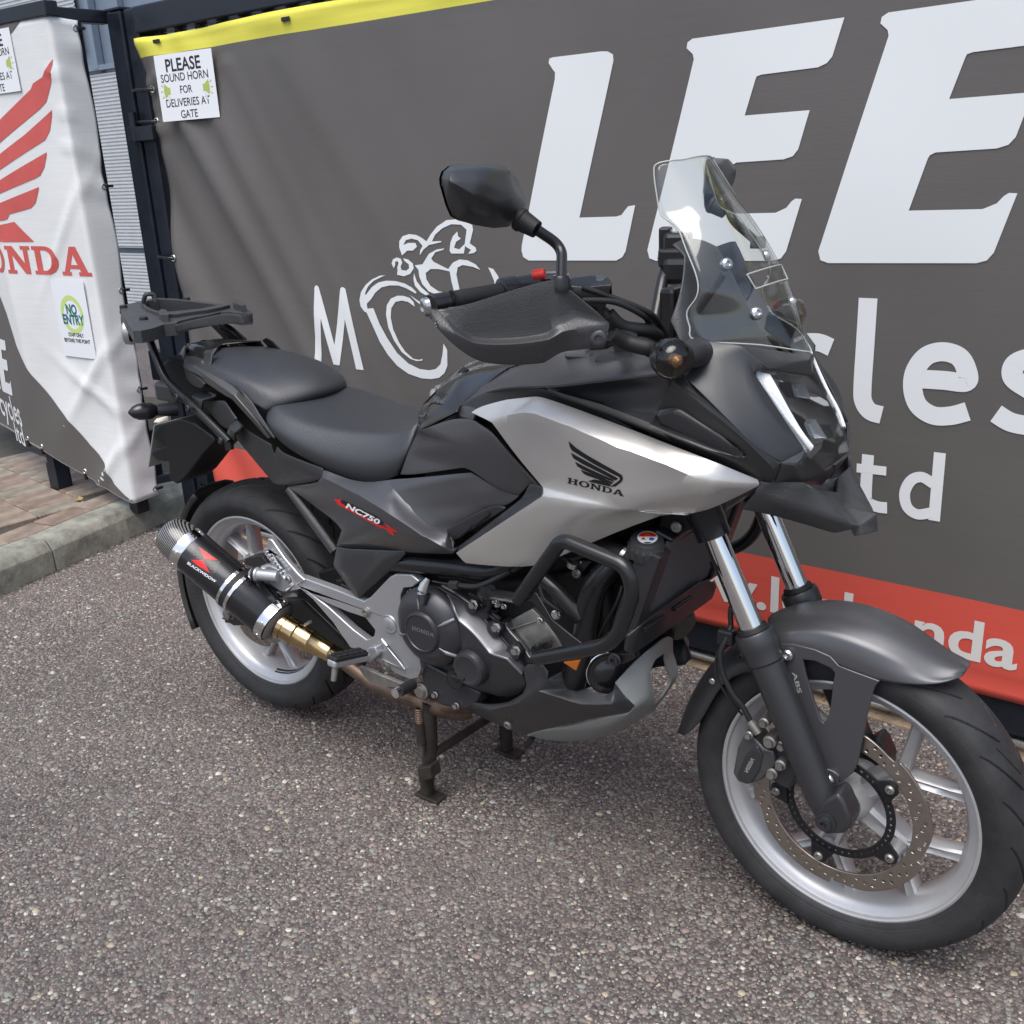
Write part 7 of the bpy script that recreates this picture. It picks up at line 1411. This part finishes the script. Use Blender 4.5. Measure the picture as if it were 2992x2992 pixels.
# ------------------------------------------------------------------ luggage rack
def Z(a, b, z): return PZ('e4', a, b, z)
top = [(70, 172), (200, 140), (250, 128), (420, 108), (560, 108), (750, 128), (930, 148), (1130, 182), (1290, 180), (1380, 186), (1455, 235), (1497, 252), (1490, 268), (1370, 278), (1225, 255), (1140, 258), (1000, 290), (820, 322), (660, 362), (640, 385), (500, 398), (380, 440), (240, 470), (150, 472), (60, 330), (10, 230)]
zr = 1.064
f2 = lambda l: [(q.x, q.y) for q in (Z(a, b, zr) for a, b in l)]
hole_ = [(285, 190), (330, 160), (450, 143), (620, 152), (900, 186), (1110, 212), (940, 250), (780, 268), (600, 285), (470, 290), (380, 262), (310, 225)]
me = poly([f2(top), f2(hole_)], .014, .004); me.transform(Matrix.Translation((0, 0, zr-.010))); smooth(me, 30); rack = link('luggage_rack', me, bike, M['matte2'])
for v in rack.data.vertices: pass
me = poly([f2([(300, 150), (430, 128), (640, 138), (960, 175), (1250, 212), (1150, 238), (1000, 270), (800, 295), (640, 322), (470, 315), (300, 250), (240, 190)]), f2(hole_)], .004, .003); me.transform(Matrix.Translation((0, 0, zr+.008))); smooth(me, 30); link('raised_rim', me, rack, M['matte2'])
for a, b in ((45, 200), (272, 335), (755, 112)): lathe('rubber_stop', Z(a, b, zr+.002)+Vector((0, 0, -.012)), (0, 0, 1), [(0, .0125), (.012, .0105), (.020, .010), (.0215, .008)], M['soft_rubber'], rack, 18)
rp = [Z(*q, zr) for q in ((150, 472), (10, 230))]; bd0 = P('e4', 92, 458, -.03)
lathe('rack_badge', bd0, (-.75, -.65, .10), [(-.01, .0345), (.004, .0345), (.007, .031), (.008, .004)], M['cast_silver'], rack, 36)
panel('rack_nose', dict(a=('e4',10,230,.02), b=('e4',8,340,.02), c=('e4',40,480,.0), d=('e4',100,575,-.025), e=('e4',150,580,-.04), f=('e4',390,520,-.11), g=('e4',560,490,-.13), h=('e4',660,470,-.14), i=('e4',655,375,-.14), j=('e4',500,400,-.13), k=('e4',240,470,-.075), l=('e4',150,470,-.045), m=('e4',60,330,-.01)), ['abcm'[0:4], 'mcdl'[0:4], 'lde', 'lefk', 'kfgj', 'jghi'], M['matte2'], rack, .006, .004, 2)
panel('rack_side', dict(a=('e4',655,375,-.14), b=('e4',820,325,-.145), c=('e4',1000,292,-.15), d=('e4',1140,260,-.15), e=('e4',1225,257,-.15), f=('e4',1370,280,-.155), g=('e4',1497,255,-.12), h=('e4',1503,350,-.12), i=('e4',1400,372,-.155), j=('e4',1280,365,-.150), k=('e4',1120,385,-.15), l=('e4',960,402,-.15), m=('e4',800,412,-.145), n=('e4',660,470,-.14)), ['abmn'[0:4], 'bclm', 'cdkl', 'dejk', 'efij', 'fghi'], M['matte2'], rack, .006, .003, 2)
cl_ = [Z(255, 128, zr), Z(408, 120, zr)]
bm = bmesh.new(); add_tube(bm, fillet([P('e4', 265, 130, .03), P('e4', 290, 35, .03), P('e4', 385, 35, .05), P('e4', 405, 118, .05)], .008, 4), .006, 8); from_bm('case_catch', bm, M['matte2'], rack)
for q in (((1285, 215), (1300, 190), (1350, 195), (1420, 230), (1440, 255), (1380, 260)), ((440, 330), (480, 295), (530, 300), (570, 350), (560, 370), (480, 365))):
    me = poly([f2(q)], .010, .003); me.transform(Matrix.Translation((0, 0, zr+.010))); smooth(me, 30); link('rack_hook', me, rack, M['matte2'])
arm = tube('rack_arm', fillet([P('e4', 320, 500, -.10), P('e4', 400, 720, -.115), P('e4', 500, 980, -.125), P('e4', 640, 1120, -.130), P('e4', 1000, 1470, -.142), P('e4', 1245, 1715, -.150)], .03, 5), .0095, M['frame_black'], rack, 14, 1.25)
mirror_y(arm)
tube('arm_tab', [P('e4', 1225, 1700, -.15), P('e4', 1245, 1790, -.15)], .0105, M['frame_black'], rack, 10)
for a, b in ((658, 1195), (785, 1325), (1152, 1690)): lathe('arm_bolt', P('e4', a, b, -.155), (-.2, -1, .2), [(0, .0085), (.005, .0085), (.007, .006), (.007, .0035), (.003, .003)], M['engine_dark'], rack, 14)
tube('rack_strut', fillet([P('e4', 1150, 400, .10), P('e4', 1240, 440, .11), P('e4', 1330, 520, .12), P('e4', 1400, 580, .125)], .02), .010, M['frame_black'], rack, 12, 1.3)
panel('rack_bracket', dict(a=('e4',845,1155,-.10), b=('e4',960,1125,-.10), c=('e4',1085,1165,-.13), d=('e4',1080,1185,-.13), e=('e4',930,1235,-.135), f=('e4',910,1400,-.14), g=('e4',800,1260,-.135), h=('e4',820,1180,-.12)), ['abcdeh'[0:5]+'h', 'hefg'], M['frame_black'], rack, .005, .002, 2)
panel('rack_bracket', dict(a=('e4',1215,1530,-.142), b=('e4',1320,1450,-.142), c=('e4',1380,1520,-.158), d=('e4',1375,1545,-.158), e=('e4',1290,1610,-.160), f=('e4',1290,1690,-.158), g=('e4',1210,1610,-.152)), ['abcde'[0:5], 'aefg'], M['frame_black'], rack, .005, .002, 2)
core('tail_light', [(-.30, .88), (-.285, .93), (-.22, .93), (-.20, .88)], .05, M['matte'])
box('tail_bracket', P('e4', 700, 1110, -.02), (.10, .10, .05), M['matte2'], bike, 0, .01)
# ------------------------------------------------------------------ emblem on the silver fairing
sbv = bvh_of([side])
for w in ([(990, 622), (1040, 665), (1100, 705), (1200, 762), (1290, 812), (1325, 835), (1332, 858), (1320, 878), (1285, 905), (1250, 907), (1290, 880), (1312, 862), (1308, 846), (1270, 828), (1150, 765), (1060, 710), (1010, 678), (997, 655)],
          [(1003, 693), (1080, 735), (1180, 788), (1280, 842), (1302, 856), (1285, 868), (1180, 815), (1080, 765), (1020, 728)], [(1030, 750), (1090, 780), (1180, 822), (1270, 862), (1278, 878), (1180, 842), (1080, 800), (1045, 778)],
          [(1064, 800), (1130, 822), (1200, 850), (1270, 880), (1262, 890), (1180, 862), (1110, 838), (1085, 825)], [(1110, 872), (1150, 860), (1215, 872), (1258, 892), (1250, 905), (1180, 890)]):
    decal('emblem_feather', px_poly([w]), 'c5', sbv, M['decal_black'], side, .0008)
for Lt in serif_word('HONDA', 1, 1): decal('emblem_letter', px_map(poly(Lt), (982, 884), (352, 84), (3, -36)), 'c5', sbv, M['decal_black'], side, .0008)
for Lt in serif_word('HONDA', 1, 1): decal('screen_lettering', px_map(poly(Lt), (1258, 1452), (85, -38), (-3, -26), 30), 'c4', bvh_of([scr]), M['decal_grey'], scr, .0012)
